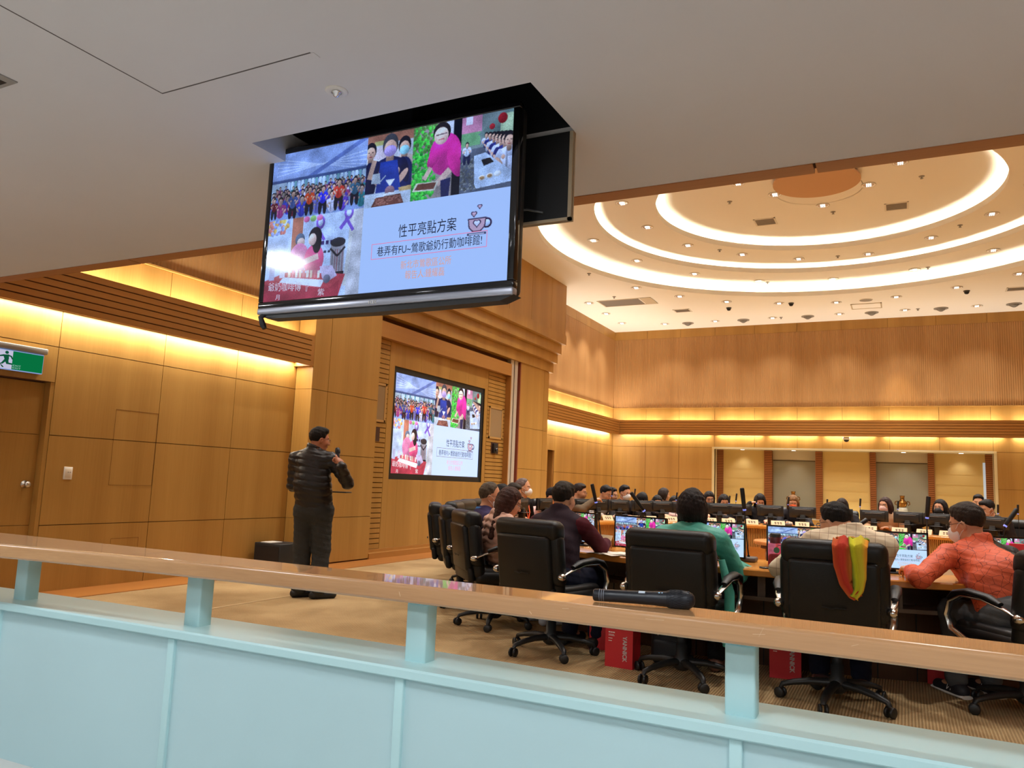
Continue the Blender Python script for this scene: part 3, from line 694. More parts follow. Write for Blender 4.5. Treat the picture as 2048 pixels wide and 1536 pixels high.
# ------------------------------------------------------------------ the slide shown on every screen
SW, SH = 400, 225
def paint_slide():
    ss = 2; W, H = SW * ss, SH * ss
    im = np.zeros((H, W, 3)); yy, xx = np.mgrid[0:H, 0:W]; U = (xx + 0.5) / W; V = (yy + 0.5) / H
    rng = np.random.default_rng(5)
    def c(*k): return np.array(k) / 255.0
    def rect(u0, v0, u1, v1, col, a=1.0):
        m = (U >= u0) & (U < u1) & (V >= v0) & (V < v1); im[m] = im[m] * (1 - a) + np.array(col) * a
    def ell(u, v, ru, rv, col, clip=None, rot=0.0):
        i0, i1 = max(0, int((v - rv * 1.6 - ru * 1.8) * H)), min(H, int((v + rv * 1.6 + ru * 1.8) * H) + 2); j0, j1 = max(0, int((u - ru * 1.6 - rv) * W)), min(W, int((u + ru * 1.6 + rv) * W) + 2)
        if i1 <= i0 or j1 <= j0: return
        du = (U[i0:i1, j0:j1] - u) * 16 / 9; dv = V[i0:i1, j0:j1] - v
        cr, sr = math.cos(rot), math.sin(rot); p = du * cr + dv * sr; q = -du * sr + dv * cr
        m = (p / (ru * 16 / 9)) ** 2 + (q / rv) ** 2 < 1
        if clip: m &= (U[i0:i1, j0:j1] >= clip[0]) & (U[i0:i1, j0:j1] < clip[2]) & (V[i0:i1, j0:j1] >= clip[1]) & (V[i0:i1, j0:j1] < clip[3])
        sh = 1.06 - 0.20 * np.clip(q / rv, -0.6, 1) - 0.10 * np.clip(p / (ru * 16 / 9), -1, 1)
        im[i0:i1, j0:j1][m] = (np.array(col)[None, :] * sh[m][:, None])
    def poly(pts, col):
        pts = np.array(pts); m = np.zeros((H, W), bool); n = len(pts)
        for i in range(n):
            (x1, y1), (x2, y2) = pts[i], pts[(i + 1) % n]
            if y1 == y2: continue
            cond = ((y1 > V) != (y2 > V)) & (U < (x2 - x1) * (V - y1) / (y2 - y1) + x1); m ^= cond
        im[m] = col
    def line(u0, v0, u1, v1, w, col):
        d = np.array([(u1 - u0) * 16 / 9, v1 - v0]); l = np.hypot(*d) + 1e-9; n = np.array([-d[1], d[0]]) / l * w / 2
        poly([(u0 + n[0] * 9 / 16, v0 + n[1]), (u1 + n[0] * 9 / 16, v1 + n[1]), (u1 - n[0] * 9 / 16, v1 - n[1]), (u0 - n[0] * 9 / 16, v0 - n[1])], col)
    def person(u, v, s, shirt, skin=None, hair=None, legs=None, clip=None):
        shirt = np.array(shirt); skin = skin if skin is not None else c(206, 160, 140); hair = hair if hair is not None else c(30, 26, 34)
        dk = [q * 0.72 for q in (shirt, skin)]
        if legs is not None:
            ell(u - 0.11 * s, v + 1.30 * s, 0.085 * s, 0.46 * s, legs, clip); ell(u + 0.11 * s, v + 1.30 * s, 0.085 * s, 0.46 * s, legs, clip); ell(u, v + 0.98 * s, 0.19 * s, 0.20 * s, legs, clip)
        ell(u, v + 0.60 * s, 0.165 * s, 0.42 * s, shirt, clip); ell(u, v + 0.36 * s, 0.185 * s, 0.15 * s, shirt, clip); ell(u - 0.04 * s, v + 0.62 * s, 0.02 * s, 0.35 * s, dk[0], clip)
        for sx in (-1, 1):
            ell(u + sx * 0.19 * s, v + 0.50 * s, 0.055 * s, 0.26 * s, shirt * 0.88, clip, -0.25 * sx); ell(u + sx * 0.17 * s, v + 0.62 * s, 0.035 * s, 0.17 * s, skin, clip, 0.7 * sx); ell(u + sx * 0.10 * s, v + 0.50 * s, 0.035 * s, 0.07 * s, skin, clip)
        ell(u, v + 0.24 * s, 0.05 * s, 0.12 * s, dk[1], clip)
        ell(u, v - 0.02 * s, 0.098 * s, 0.23 * s, hair, clip); ell(u, v + 0.05 * s, 0.080 * s, 0.175 * s, skin, clip)
        if s > 0.08:
            for sx in (-1, 1): ell(u + sx * 0.033 * s, v + 0.02 * s, 0.014 * s, 0.014 * s, hair, clip)
            ell(u, v + 0.14 * s, 0.03 * s, 0.016 * s, c(150, 70, 70), clip); ell(u, v + 0.07 * s, 0.010 * s, 0.03 * s, dk[1], clip)
    rect(0, 0, 1, 1, c(206, 220, 250))
    A, B1, B2, B3, VV, V5 = 0.432, 0.432, 0.624, 0.813, 0.462, 0.456
    # group photograph
    im_m = (U < A) & (V < V5); im[im_m] = c(150, 166, 214)
    for k in range(5): line(0.02, 0.03 + 0.03 * k, A, 0.20 - 0.03 * k, 0.006, c(196, 206, 238))
    line(0.15, 0.21, A, -0.01, 0.03, c(104, 120, 180)); rect(0, 0.18, A, 0.21, c(70, 86, 130))
    for k in range(26): rect(0.01 + k * 0.0163, 0.2, 0.0225 + k * 0.0163, 0.31, c(206, 226, 244) if k % 3 else c(120, 168, 176))
    rect(0, 0.2, 0.07, 0.28, c(176, 190, 206)); rect(0, 0.34, A, V5, c(132, 150, 196))
    tones = [c(90, 60, 170), c(58, 66, 190), c(160, 60, 120), c(60, 90, 170), c(110, 110, 190), c(214, 210, 240), c(40, 120, 130), c(150, 40, 70)]
    for rrow in range(7):
        vv = 0.235 + 0.014 * rrow; s = 0.040 + 0.009 * rrow; n = int(0.44 / (s * 0.62))
        for k in range(n): person(0.01 + (k + rng.random() * 0.7) * A / n, vv + rng.random() * 0.015, s * 1.25, tones[rng.integers(8)], c(196 + rng.integers(-30, 20), 152, 138), clip=(0, 0, A, V5))
    for u, v, s, col in ((0.018, 0.315, 0.075, c(110, 20, 40)), (0.107, 0.285, 0.10, c(70, 92, 150)), (0.185, 0.275, 0.10, c(216, 74, 40)), (0.247, 0.285, 0.098, c(48, 52, 214)), (0.318, 0.26, 0.105, c(214, 60, 48)), (0.388, 0.262, 0.095, c(60, 110, 140))):
        person(u, v, s, col, legs=c(26, 26, 40), clip=(0, 0, A, V5))
    # coffee maker photograph
    im[(U >= B1) & (U < B2) & (V < VV)] = c(206, 204, 214)
    cl = (B1, 0, B2, VV); rect(B1, 0, B2, 0.06, c(176, 112, 90)); rect(B1 + 0.03, 0.04, B1 + 0.09, 0.07, c(200, 190, 120)); rect(B1, 0.08, B1 + 0.10, 0.16, c(226, 204, 214))
    person(B1 + 0.016, 0.10, 0.24, c(226, 224, 232), clip=cl); person(B2 - 0.035, 0.10, 0.26, c(196, 170, 160), clip=cl); ell(B2 - 0.035, 0.125, 0.02, 0.03, c(150, 206, 220), cl)
    ell(B2 - 0.03, 0.30, 0.035, 0.13, c(30, 36, 80), cl); ell(B1 + 0.015, 0.30, 0.03, 0.13, c(24, 26, 60), cl)
    person(B1 + 0.098, 0.085, 0.33, c(30, 32, 70), hair=c(66, 64, 70), clip=cl); ell(B1 + 0.098, 0.115, 0.026, 0.036, c(176, 150, 210), cl)
    poly([(B1 + 0.06, 0.18), (B1 + 0.13, 0.18), (B1 + 0.15, 0.38), (B1 + 0.045, 0.38)], c(36, 60, 150))
    line(B1 + 0.035, 0.16, B1 + 0.015, 0.28, 0.035, c(204, 160, 140)); poly([(B1 + 0.03, 0.25), (B1 + 0.06, 0.25), (B1 + 0.065, 0.32), (B1 + 0.025, 0.31)], c(190, 196, 206)); line(B1 + 0.06, 0.31, B1 + 0.085, 0.27, 0.008, c(190, 196, 206))
    rect(B1, 0.375, B2, VV, c(216, 224, 240)); poly([(B1 + 0.085, 0.30), (B1 + 0.125, 0.30), (B1 + 0.105, 0.345)], c(240, 238, 236)); ell(B1 + 0.105, 0.37, 0.02, 0.03, c(150, 110, 120)); ell(B1 + 0.105, 0.395, 0.026, 0.012, c(236, 236, 240))
    poly([(B1 + 0.05, 0.405), (B1 + 0.15, 0.40), (B1 + 0.165, VV), (B1 + 0.03, VV)], c(116, 66, 58)); poly([(B1 + 0.14, 0.36), (B2, 0.355), (B2, 0.385), (B1 + 0.145, 0.385)], c(206, 166, 110))
    for k in range(70): ell(B1 + 0.045 + 0.11 * rng.random(), 0.41 + 0.045 * rng.random(), 0.004, 0.005, c(150, 96, 84))
    # pink shirt photograph
    im[(U >= B2) & (U < B3) & (V < VV)] = c(168, 150, 146); cl = (B2, 0, B3, VV)
    rect(B3 - 0.032, 0, B3, VV, c(20, 22, 34)); rect(B3 - 0.06, 0.0, B3 - 0.032, 0.2, c(222, 222, 236)); rect(B2 + 0.09, 0, B2 + 0.13, 0.2, c(150, 130, 126))
    for k in range(420):
        u, v = B2 + 0.09 * rng.random() ** 1.2, VV * rng.random()
        g = rng.random(); ell(u, v, 0.006, 0.012, c(30 + 60 * g, 130 + 100 * g, 50 + 30 * g) if v > 0.17 or g > 0.55 else c(90, 130, 70), cl, rng.random() * 3)
    ell(B2 + 0.128, 0.20, 0.062, 0.13, c(224, 50, 150), cl); ell(B2 + 0.085, 0.21, 0.02, 0.07, c(224, 50, 150), cl, 0.5); ell(B2 + 0.165, 0.26, 0.022, 0.10, c(214, 44, 140), cl, -0.4)
    ell(B2 + 0.112, 0.06, 0.034, 0.062, c(36, 30, 34), cl); ell(B2 + 0.110, 0.082, 0.028, 0.054, c(230, 190, 176), cl); line(B2 + 0.09, 0.075, B2 + 0.132, 0.07, 0.006, c(90, 70, 80)); line(B2 + 0.10, 0.105, B2 + 0.122, 0.103, 0.006, c(190, 90, 100))
    line(B2 + 0.15, 0.30, B2 + 0.10, 0.38, 0.04, c(230, 190, 176)); line(B2 + 0.075, 0.27, B2 + 0.05, 0.34, 0.03, c(230, 190, 176)); poly([(B2 + 0.115, 0.36), (B3 - 0.035, 0.35), (B3 - 0.04, VV), (B2 + 0.12, VV)], c(40, 44, 90))
    poly([(B2 + 0.02, 0.355), (B2 + 0.108, 0.36), (B2 + 0.095, 0.415), (B2 + 0.005, 0.405)], c(236, 226, 206)); poly([(B2 + 0.027, 0.362), (B2 + 0.10, 0.366), (B2 + 0.09, 0.405), (B2 + 0.014, 0.398)], c(128, 76, 64))
    # street photograph
    im[(U >= B3) & (V < VV)] = c(128, 140, 140); cl = (B3, 0, 1, VV)
    rect(B3, 0.2, 1, VV, c(92, 96, 112)); rect(B3, 0, B3 + 0.075, 0.10, c(216, 140, 170)); rect(B3 + 0.015, 0.0, B3 + 0.04, 0.05, c(236, 226, 240)); rect(B3, 0.10, B3 + 0.07, 0.18, c(120, 170, 120))
    poly([(B3 + 0.06, 0.12), (1, -0.02), (1, 0.12), (B3 + 0.10, 0.16)], c(110, 132, 128)); rect(0.955, 0.02, 1, 0.14, c(190, 210, 170)); ell(0.962, 0.045, 0.017, 0.032, c(150, 30, 40), cl); ell(0.925, 0.085, 0.010, 0.018, c(170, 40, 50), cl)
    for k in range(140): ell(B3 + 0.07 * rng.random(), 0.25 + 0.2 * rng.random(), 0.004, 0.006, c(*(70 + 70 * rng.random() * np.ones(3))), cl)
    for k in range(7): person(0.905 + 0.014 * k, 0.13 + 0.008 * k, 0.07 + 0.022 * k, c(40, 44, 110) if k % 2 else c(206, 210, 236), clip=cl)
    person(0.835, 0.17, 0.07, c(206, 214, 240), legs=c(30, 34, 70), clip=cl); poly([(0.862, 0.245), (0.905, 0.235), (1, 0.37), (1, 0.43), (0.875, 0.445), (0.868, 0.42)], c(206, 220, 248))
    poly([(0.89, 0.275), (0.922, 0.27), (0.936, 0.30), (0.90, 0.315)], c(30, 28, 36))
    for k in range(3): ell(0.895 + 0.028 * k, 0.385 - 0.006 * k, 0.013, 0.016, c(236, 228, 224), cl); ell(0.895 + 0.028 * k, 0.385 - 0.006 * k, 0.009, 0.010, c(180, 136, 96) if k < 2 else c(230, 232, 240), cl)
    # stall photograph
    im[(U < A) & (V >= V5)] = c(204, 216, 244); cl = (0, V5, A, 1)
    for k in range(40): ell(0.10 * rng.random(), V5 + 0.09 * rng.random(), 0.010, 0.014, [c(206, 120, 110), c(226, 170, 90), c(150, 160, 210)][k % 3], cl, rng.random() * 3)
    rect(0.115, V5, 0.165, 0.74, c(196, 120, 96)); rect(0.375, V5, A, 1, c(206, 200, 206)); poly([(0.385, V5), (0.40, V5), (0.375, 0.94), (0.36, 0.94)], c(222, 216, 214))
    for u, v in ((0.245, 0.51), (0.37, 0.47)): ell(u, v, 0.020, 0.045, c(136, 96, 196), cl); ell(u, v, 0.011, 0.025, c(204, 216, 244), cl); line(u - 0.012, v + 0.03, u + 0.022, v + 0.12, 0.022, c(130, 92, 200))
    line(0.37, 0.50, 0.335, 0.57, 0.026, c(130, 92, 200))
    for k in range(3): ell(0.18 + 0.03 * k, V5 + 0.02, 0.014, 0.02, c(226, 110, 160) if k % 2 == 0 else c(150, 190, 110), cl)
    for k in range(4): rect(0.255 + 0.02 * k, 0.635, 0.268 + 0.02 * k, 0.66, c(70, 50, 110)); rect(0.25 + 0.018 * k, 0.70, 0.262 + 0.018 * k, 0.715, c(60, 60, 80))
    ell(0.155, 0.605, 0.022, 0.042, c(90, 100, 120), cl); ell(0.16, 0.625, 0.018, 0.03, c(214, 180, 170), cl); ell(0.155, 0.73, 0.045, 0.10, c(226, 130, 170), cl)
    ell(0.225, 0.75, 0.045, 0.10, c(232, 84, 130), cl); ell(0.225, 0.60, 0.030, 0.065, c(28, 24, 34), cl); ell(0.235, 0.64, 0.02, 0.07, c(28, 24, 34), cl); ell(0.213, 0.615, 0.018, 0.04, c(232, 190, 178), cl); line(0.245, 0.73, 0.18, 0.76, 0.04, c(232, 190, 178))
    rect(0.30, 0.655, 0.36, 0.86, c(168, 158, 164)); ell(0.33, 0.655, 0.033, 0.03, c(50, 46, 54), cl); rect(0.298, 0.845, 0.362, 0.87, c(40, 32, 40))
    for k in range(5): rect(0.306 + 0.011 * k, 0.70, 0.311 + 0.011 * k, 0.845, c(120 + 20 * (k % 3), 108, 116))
    line(0.297, 0.69, 0.33, 0.745, 0.014, c(44, 40, 48)); line(0.33, 0.745, 0.362, 0.69, 0.014, c(44, 40, 48))
    poly([(0, 0.86), (0.10, 0.815), (0.37, 0.865), (0.345, 1), (0, 1)], c(206, 70, 84)); poly([(0, 0.885), (0.30, 0.945), (0.345, 0.90), (0.345, 1), (0, 1)], c(182, 58, 74))
    poly([(0.09, 0.845), (0.28, 0.89), (0.265, 0.935), (0.07, 0.878)], c(236, 236, 246)); rect(0.02, 0.76, 0.045, 0.86, c(196, 190, 220)); rect(0.07, 0.77, 0.095, 0.85, c(228, 214, 232))
    for k in range(9): rect(0.11 + 0.017 * k, 0.80 + 0.003 * k, 0.122 + 0.017 * k, 0.85 + 0.003 * k, [c(240, 206, 180), c(226, 120, 130), c(250, 232, 220)][k % 3])
    poly([(0.255, 0.80), (0.31, 0.80), (0.335, 0.87), (0.30, 0.90), (0.27, 0.88)], c(216, 196, 226)); ell(0.29, 0.885, 0.016, 0.028, c(110, 106, 126), cl)
    # cup picture
    k0 = c(52, 30, 64); pk = c(222, 176, 190)
    def heart(u, v, s, col): ell(u - 0.45 * s * 9 / 16, v, 0.55 * s * 9 / 16, 0.55 * s, col); ell(u + 0.45 * s * 9 / 16, v, 0.55 * s * 9 / 16, 0.55 * s, col); poly([(u - 0.95 * s * 9 / 16, v + 0.15 * s), (u + 0.95 * s * 9 / 16, v + 0.15 * s), (u, v + 1.3 * s)], col)
    cu, cv = 0.885, 0.655
    ell(cu + 0.036, cv + 0.0, 0.018, 0.030, k0); ell(cu + 0.036, cv, 0.012, 0.020, c(206, 220, 250))
    poly([(cu - 0.034, cv - 0.035), (cu + 0.034, cv - 0.035), (cu + 0.030, cv + 0.02), (cu + 0.014, cv + 0.048), (cu - 0.014, cv + 0.048), (cu - 0.030, cv + 0.02)], k0)
    poly([(cu - 0.030, cv - 0.029), (cu + 0.030, cv - 0.029), (cu + 0.026, cv + 0.018), (cu + 0.012, cv + 0.041), (cu - 0.012, cv + 0.041), (cu - 0.026, cv + 0.018)], pk)
    heart(cu, cv - 0.010, 0.026, k0); heart(cu, cv - 0.008, 0.019, c(226, 226, 246))
    rect(cu - 0.034, cv + 0.052, cu + 0.034, cv + 0.066, k0); rect(cu - 0.029, cv + 0.056, cu + 0.029, cv + 0.062, c(226, 226, 246))
    for u, v, s in ((cu - 0.012, cv - 0.065, 0.020), (cu + 0.008, cv - 0.105, 0.016)): heart(u, v, s, k0); heart(u, v + 0.002, s * 0.66, pk)
    ph = ((U < A) | (V < VV)) & ~((U > A) & (V > VV))                      # photographs: uneven light and fine grain
    fld = np.zeros((H, W))
    for k in range(26):
        fx, fy, p0 = rng.normal(0, 20 + 3 * k), rng.normal(0, 14 + 2 * k), rng.random() * 7
        fld += np.sin(U * fx + V * fy + p0) / (1 + 0.12 * k)
    fld = fld / fld.std(); gr = rng.normal(0, 1, (H // 2, W // 2)).repeat(2, 0).repeat(2, 1)
    im = im * np.where(ph, 1 + 0.075 * fld + 0.05 * gr, 1)[..., None]
    im = im.reshape(SH, ss, SW, ss, 3).mean((1, 3))
    return np.clip(im, 0, 1)
def lin(a): return np.where(a <= 0.04045, a / 12.92, ((a + 0.055) / 1.055) ** 2.4)
SLIDE_IMG = lin(paint_slide())
def slide_mesh():
    """unit slide in the xz plane: x 0..1, z -1..0, seen from -y; one colour per picture element"""
    me = bpy.data.meshes.new('slide_picture')
    gx, gz = np.meshgrid(np.linspace(0, 1, SW + 1), np.linspace(0, -1, SH + 1))
    vs = np.stack([gx.ravel(), np.zeros(gx.size), gz.ravel()], 1)
    idx = np.arange((SW + 1) * (SH + 1)).reshape(SH + 1, SW + 1)
    a, b, c_, d = idx[:-1, :-1].ravel(), idx[1:, :-1].ravel(), idx[1:, 1:].ravel(), idx[:-1, 1:].ravel()
    fs = np.stack([a, b, c_, d], 1); n = len(fs)
    me.vertices.add(len(vs)); me.vertices.foreach_set('co', vs.ravel())
    me.loops.add(n * 4); me.loops.foreach_set('vertex_index', fs.ravel().astype(np.int32))
    me.polygons.add(n); me.polygons.foreach_set('loop_start', np.arange(0, 4 * n, 4, dtype=np.int32)); me.polygons.foreach_set('loop_total', np.full(n, 4, np.int32))
    at = me.attributes.new('Col', 'FLOAT_COLOR', 'FACE')
    at.data.foreach_set('color', np.concatenate([SLIDE_IMG.reshape(-1, 3), np.ones((n, 1))], 1).ravel())
    me.update(); return me
SLIDE = slide_mesh(); SLIDE.materials.append(attr_mat('screen_default', emission=1.0))
def text_mesh(items, depth_step=0.0):
    mb = MB()
    for k, (txt, u, v, h, mi, wid, shear) in enumerate(items):     # left end u, baseline v, height h (fractions of slide height), target width in u
        P, F = fit_text(txt, 1.0)
        if not len(P): continue
        w = P[:, 0].max() - P[:, 0].min(); P[:, 0] -= P[:, 0].min()
        sx = wid / w; hh = h
        mb.add([(u + p[0] * sx, -0.0015, -(v - p[1] * hh + shear * p[0] * sx)) for p in P], F, mi)
    return mb
WORD_SETS = [('title_text', [('\u6027\u5e73\u4eae\u9ede\u65b9\u6848', 0.585, 0.672, 0.088, 0, 0.225, 0), ('\u5df7\u5f04\u6709FU~\u9daf\u6b4c\u723a\u5976\u884c\u52d5\u5496\u5561\u9928!', 0.502, 0.776, 0.066, 0, 0.405, 0)]),
             ('caption_text', [('\u65b0\u5317\u5e02\u9daf\u6b4c\u5340\u516c\u6240', 0.602, 0.872, 0.056, 0, 0.195, 0), ('\u5831\u544a\u4eba:\u937e\u8000\u78ca', 0.622, 0.935, 0.056, 0, 0.152, 0)]),
             ('banner_text', [('\u723a\u5976\u5496\u5561\u50b3', 0.022, 0.925, 0.062, 0, 0.155, 0.12), ('\u300e', 0.20, 0.965, 0.06, 0, 0.014, 0.1), ('\u7d2b', 0.255, 0.985, 0.05, 0, 0.03, 0.1), ('\u6708', 0.06, 0.99, 0.04, 0, 0.02, 0.1)])]
def frame_lines(mb):
    u0, u1, v0, v1, t = 0.478, 0.925, 0.70, 0.797, 0.0035
    for a, b in (((u0, v0), (u1, v0 + t)), ((u0, v1 - t), (u1, v1)), ((u0, v0), (u0 + t * 9 / 16, v1)), ((u1 - t * 9 / 16, v0), (u1, v1))): mb.add([(a[0], -0.0015, -a[1]), (b[0], -0.0015, -a[1]), (b[0], -0.0015, -b[1]), (a[0], -0.0015, -b[1])], [(0, 3, 2, 1)], 0)
WORD_MESH = [(n, mesh_from(n, text_mesh(it), [])) for n, it in WORD_SETS]
_fm = MB(); frame_lines(_fm); WORD_MESH.append(('title_frame', mesh_from('title_frame', _fm, [])))
def tint(m_name, strength, tint):
    m = attr_mat(m_name, emission=strength); nt = m.node_tree
    b = nt.nodes['Principled BSDF']; a = [n for n in nt.nodes if n.type == 'ATTRIBUTE'][0]
    mx = nt.nodes.new('ShaderNodeMix'); mx.data_type = 'RGBA'; mx.blend_type = 'MULTIPLY'; mx.inputs[0].default_value = 1.0
    nt.links.new(a.outputs['Color'], mx.inputs[6]); mx.inputs[7].default_value = (*tint, 1); nt.links.new(mx.outputs[2], b.inputs['Emission Color'])
    return m
def slide_on(parent, M, mat_pic, mats_txt, words=True, name='slide_picture'):
    """place the slide: M maps the unit slide (x right, z down from the top left corner) into the parent's space"""
    o = bpy.data.objects.new(name, SLIDE); COL.objects.link(o); o.parent = parent; o.matrix_local = M
    o.material_slots[0].link = 'OBJECT'; o.material_slots[0].material = mat_pic
    if words:
        for (n, me), m in zip(WORD_MESH, mats_txt):
            if not me.materials: me.materials.append(m)
            w = bpy.data.objects.new(n, me); COL.objects.link(w); w.parent = o
            w.material_slots[0].link = 'OBJECT'; w.material_slots[0].material = m
    return o
TXT_TV = [emis('tv_text_dark', (0.012, 0.012, 0.03), 1.0), emis('tv_text_orange', hexc(216, 160, 140), 1.0), emis('tv_text_white', hexc(206, 206, 236), 0.9), emis('tv_text_pink', hexc(226, 120, 160), 1.0)]
TXT_WALL = [emis('wall_text_dark', (0.03, 0.03, 0.06), 1.0), emis('wall_text_pink', hexc(255, 190, 200), 1.0), emis('wall_text_white', (1, 0.9, 0.95), 1.0), emis('wall_text_brown', hexc(130, 90, 100), 1.0)]
PIC_TV = tint('screen_television', 1.0, (0.52, 0.70, 1.0))
PIC_WALL = tint('screen_wall', 1.3, (0.86, 0.92, 1.0))
PIC_MON = tint('screen_monitor', 1.1, (0.80, 0.97, 1.0))

# video wall
t = thing('video_wall', 'large video wall in a black frame showing the slide, set into the oak wall', 'screen', (XRc - 0.09, 11.18, 1.157))
mb = MB(); yw0, yw1, zw0, zw1 = 9.80, 12.56, 1.247, 2.815
for a, b in (((oy0, oz0), (oy1, zw0)), ((oy0, zw1), (oy1, oz1)), ((oy0, zw0), (yw0, zw1)), ((yw1, zw0), (oy1, zw1))): mb.box((XRc - 0.02, a[0], a[1]), (XRc - 0.10, b[0], b[1]))
obj('bezel', mb, M_BLACK, t)
mb = MB(); mb.box((XRc - 0.06, yw0, zw0), (XRc - 0.10, yw1, zw1)); obj('panel', mb, M_BLACK, t)
Mw = Matrix(((0, -1, 0, 0), (1, 0, 0, 0), (0, 0, 1, 0), (0, 0, 0, 1)))       # slide x -> +y, slide facing +x
slide_on(t, Matrix.Translation((0.045, yw0 - 11.18, zw1 - 1.157)) @ Mw @ Matrix.Diagonal((yw1 - yw0, 1, zw1 - zw0, 1)), PIC_WALL, TXT_WALL)
# loudspeakers and small boxes in the slatted strips
M_GRILLE = mat('speaker_grille_fabric', hexc(150, 122, 84), 0.9, bump=(400, 0.2)); M_GRILLE_F = mat('speaker_frame', hexc(186, 142, 80), 0.5)
for (y0, y1, z0, z1, w) in ((9.22, 9.535, 2.0, 2.585, 'left'), (12.83, 13.37, 1.99, 2.60, 'right')):
    t = thing('wall_speaker', 'flush tan grille speaker in the slatted strip %s of the video wall' % w, 'speaker', (XRc, (y0 + y1) / 2, z0), 'grille speakers beside the video wall')
    mb = MB(); f = 0.035
    for a, b in (((y0, z0), (y1, z0 + f)), ((y0, z1 - f), (y1, z1)), ((y0, z0), (y0 + f, z1)), ((y1 - f, z0), (y1, z1))): mb.box((XRc - 0.03, *a), (XRc + 0.014, *b))
    obj('frame', mb, M_GRILLE_F, t)
    mb = MB(); mb.box((XRc - 0.02, y0 + f, z0 + f), (XRc + 0.006, y1 - f, z1 - f)); obj('grille', mb, M_GRILLE, t)
for (y0, y1, z0, z1, w) in ((9.22, 9.43, 1.71, 1.92, 'left'), (12.95, 13.25, 1.71, 1.92, 'right')):
    t = thing('wall_camera_box', 'dark square camera box in the slatted strip %s of the video wall' % w, 'camera', (XRc, (y0 + y1) / 2, z0), 'camera boxes beside the video wall')
    mb = MB(); mb.box((XRc - 0.02, y0, z0), (XRc + 0.004, y1, z1)); obj('recess', mb, mat('dark_brown_recess', hexc(66, 34, 18), 0.7), t)
    if w == 'right':
        mb = MB(); mb.rbox((XRc, y0 + 0.05, z0 + 0.01), (XRc + 0.05, y0 + 0.19, z1 - 0.02), 0.01); obj('body', mb, M_BLACK, t)
        mb = MB(); mb.lathe([(0.034, 0), (0.034, 0.03), (0.024, 0.03), (0.02, 0.02), (0.001, 0.022)], M=Matrix.Translation((XRc + 0.05, y0 + 0.12, z0 + 0.07)) @ Matrix.Rotation(PI / 2, 4, 'Y'), seg=18); obj('lens', mb, mat('lens_dark', (0.03, 0.03, 0.035), 0.15), t)

# hanging television with its hatch flap
TY = 2.15; tx0, tx1, tz0, tz1 = -2.205, -1.105, 1.785, 2.450
M_GLOSS = mat('gloss_black_plastic', (0.008, 0.008, 0.01), 0.08, spec=0.6); M_SILVER = mat('silver_bezel_strip', hexc(170, 174, 188), 0.32, metal=0.6)
t = thing('television', 'black flat television hanging from the gallery ceiling hatch, showing the slide', 'television', ((tx0 + tx1) / 2, TY, tz0))
mb = MB(); mb.rbox((tx0 + 0.004, TY + 0.012, tz0 + 0.012), (tx1 - 0.004, TY + 0.075, tz1 - 0.002), 0.02); mb.rbox((tx0 + 0.2, TY + 0.06, tz0 + 0.12), (tx1 - 0.2, TY + 0.11, tz1 - 0.1), 0.02); obj('back_shell', mb, mat('matt_black_plastic', (0.012, 0.012, 0.013), 0.5), t)
sx0, sx1, sz0, sz1 = -2.182, -1.130, 1.842, 2.428
mb = MB()
for a, b in (((tx0, sz1), (tx1, tz1)), ((tx0, sz0), (sx0, sz1)), ((sx1, sz0), (tx1, sz1)), ((tx0, tz0 + 0.032), (tx1, sz0))): mb.rbox((a[0], TY - 0.003, a[1]), (b[0], TY + 0.03, b[1]), 0.004, seg=2)
obj('bezel', mb, M_GLOSS, t)
mb = MB(); mb.rbox((tx0, TY - 0.006, tz0 + 0.008), (tx1, TY + 0.03, tz0 + 0.034), 0.006, seg=2)
obj('bottom_strip', mb, M_SILVER, t)
mb = MB(); mb.prism([(tx0, tz0 + 0.01), (tx1, tz0 + 0.01), (tx1 - 0.05, tz0 - 0.008), ((tx0 + tx1) / 2, tz0 - 0.014), (tx0 + 0.05, tz0 - 0.008)], TY + 0.005, TY + 0.06, 'y'); obj('lower_edge', mb, mat('matt_black_plastic', (0.012, 0.012, 0.013), 0.5), t)
mb = MB(); xm = (tx0 + tx1) / 2
for k, (dx, w) in enumerate(((-0.018, 0.003), (-0.010, 0.006), (0.001, 0.003), (0.009, 0.006))):
    mb.box((xm + dx, TY - 0.0075, tz0 + 0.015), (xm + dx + 0.002, TY - 0.005, tz0 + 0.026))
    if w > 0.004:
        for zz in (0.015, 0.0245): mb.box((xm + dx, TY - 0.0075, tz0 + zz), (xm + dx + w, TY - 0.005, tz0 + zz + 0.0015))
obj('maker_badge', mb, M_WHITE, t)
mb = MB(); mb.box((sx0, TY + 0.001, sz0), (sx1, TY + 0.01, sz1)); obj('panel', mb, M_BLACK, t)
base = Vector(t.location)
slide_on(t, Matrix.Translation(Vector((sx0, TY, sz1)) - base) @ Matrix.Diagonal((sx1 - sx0, 1, sz1 - sz0, 1)), PIC_TV, TXT_TV)
mb = MB(); mb.tube([(tx0 + 0.03, TY + 0.01, tz0 + 0.012), (tx0 + 0.02, TY - 0.002, tz0 - 0.002), (tx0 + 0.028, TY + 0.004, tz0 - 0.03), (tx0 + 0.036, TY + 0.006, tz0 - 0.045)], [0.012, 0.010, 0.012, 0.009], 8)
mb.tube([(tx0 + 0.04, TY, tz0), (tx0 + 0.06, TY, tz0 - 0.006), (tx0 + 0.075, TY, tz0 - 0.002)], 0.0012, 5); obj('cable_end', mb, M_BLACK, t)
mb = MB(); mb.box((xm - 0.06, TY + 0.08, tz1 - 0.3), (xm + 0.06, TY + 0.12, GZ + 0.37)); obj('hanger', mb, M_BLACK, t)
t = thing('television_hatch_flap', 'black lined flap hanging open behind the television', 'flap', ((HX0 + HX1) / 2, HY1, 2.09))
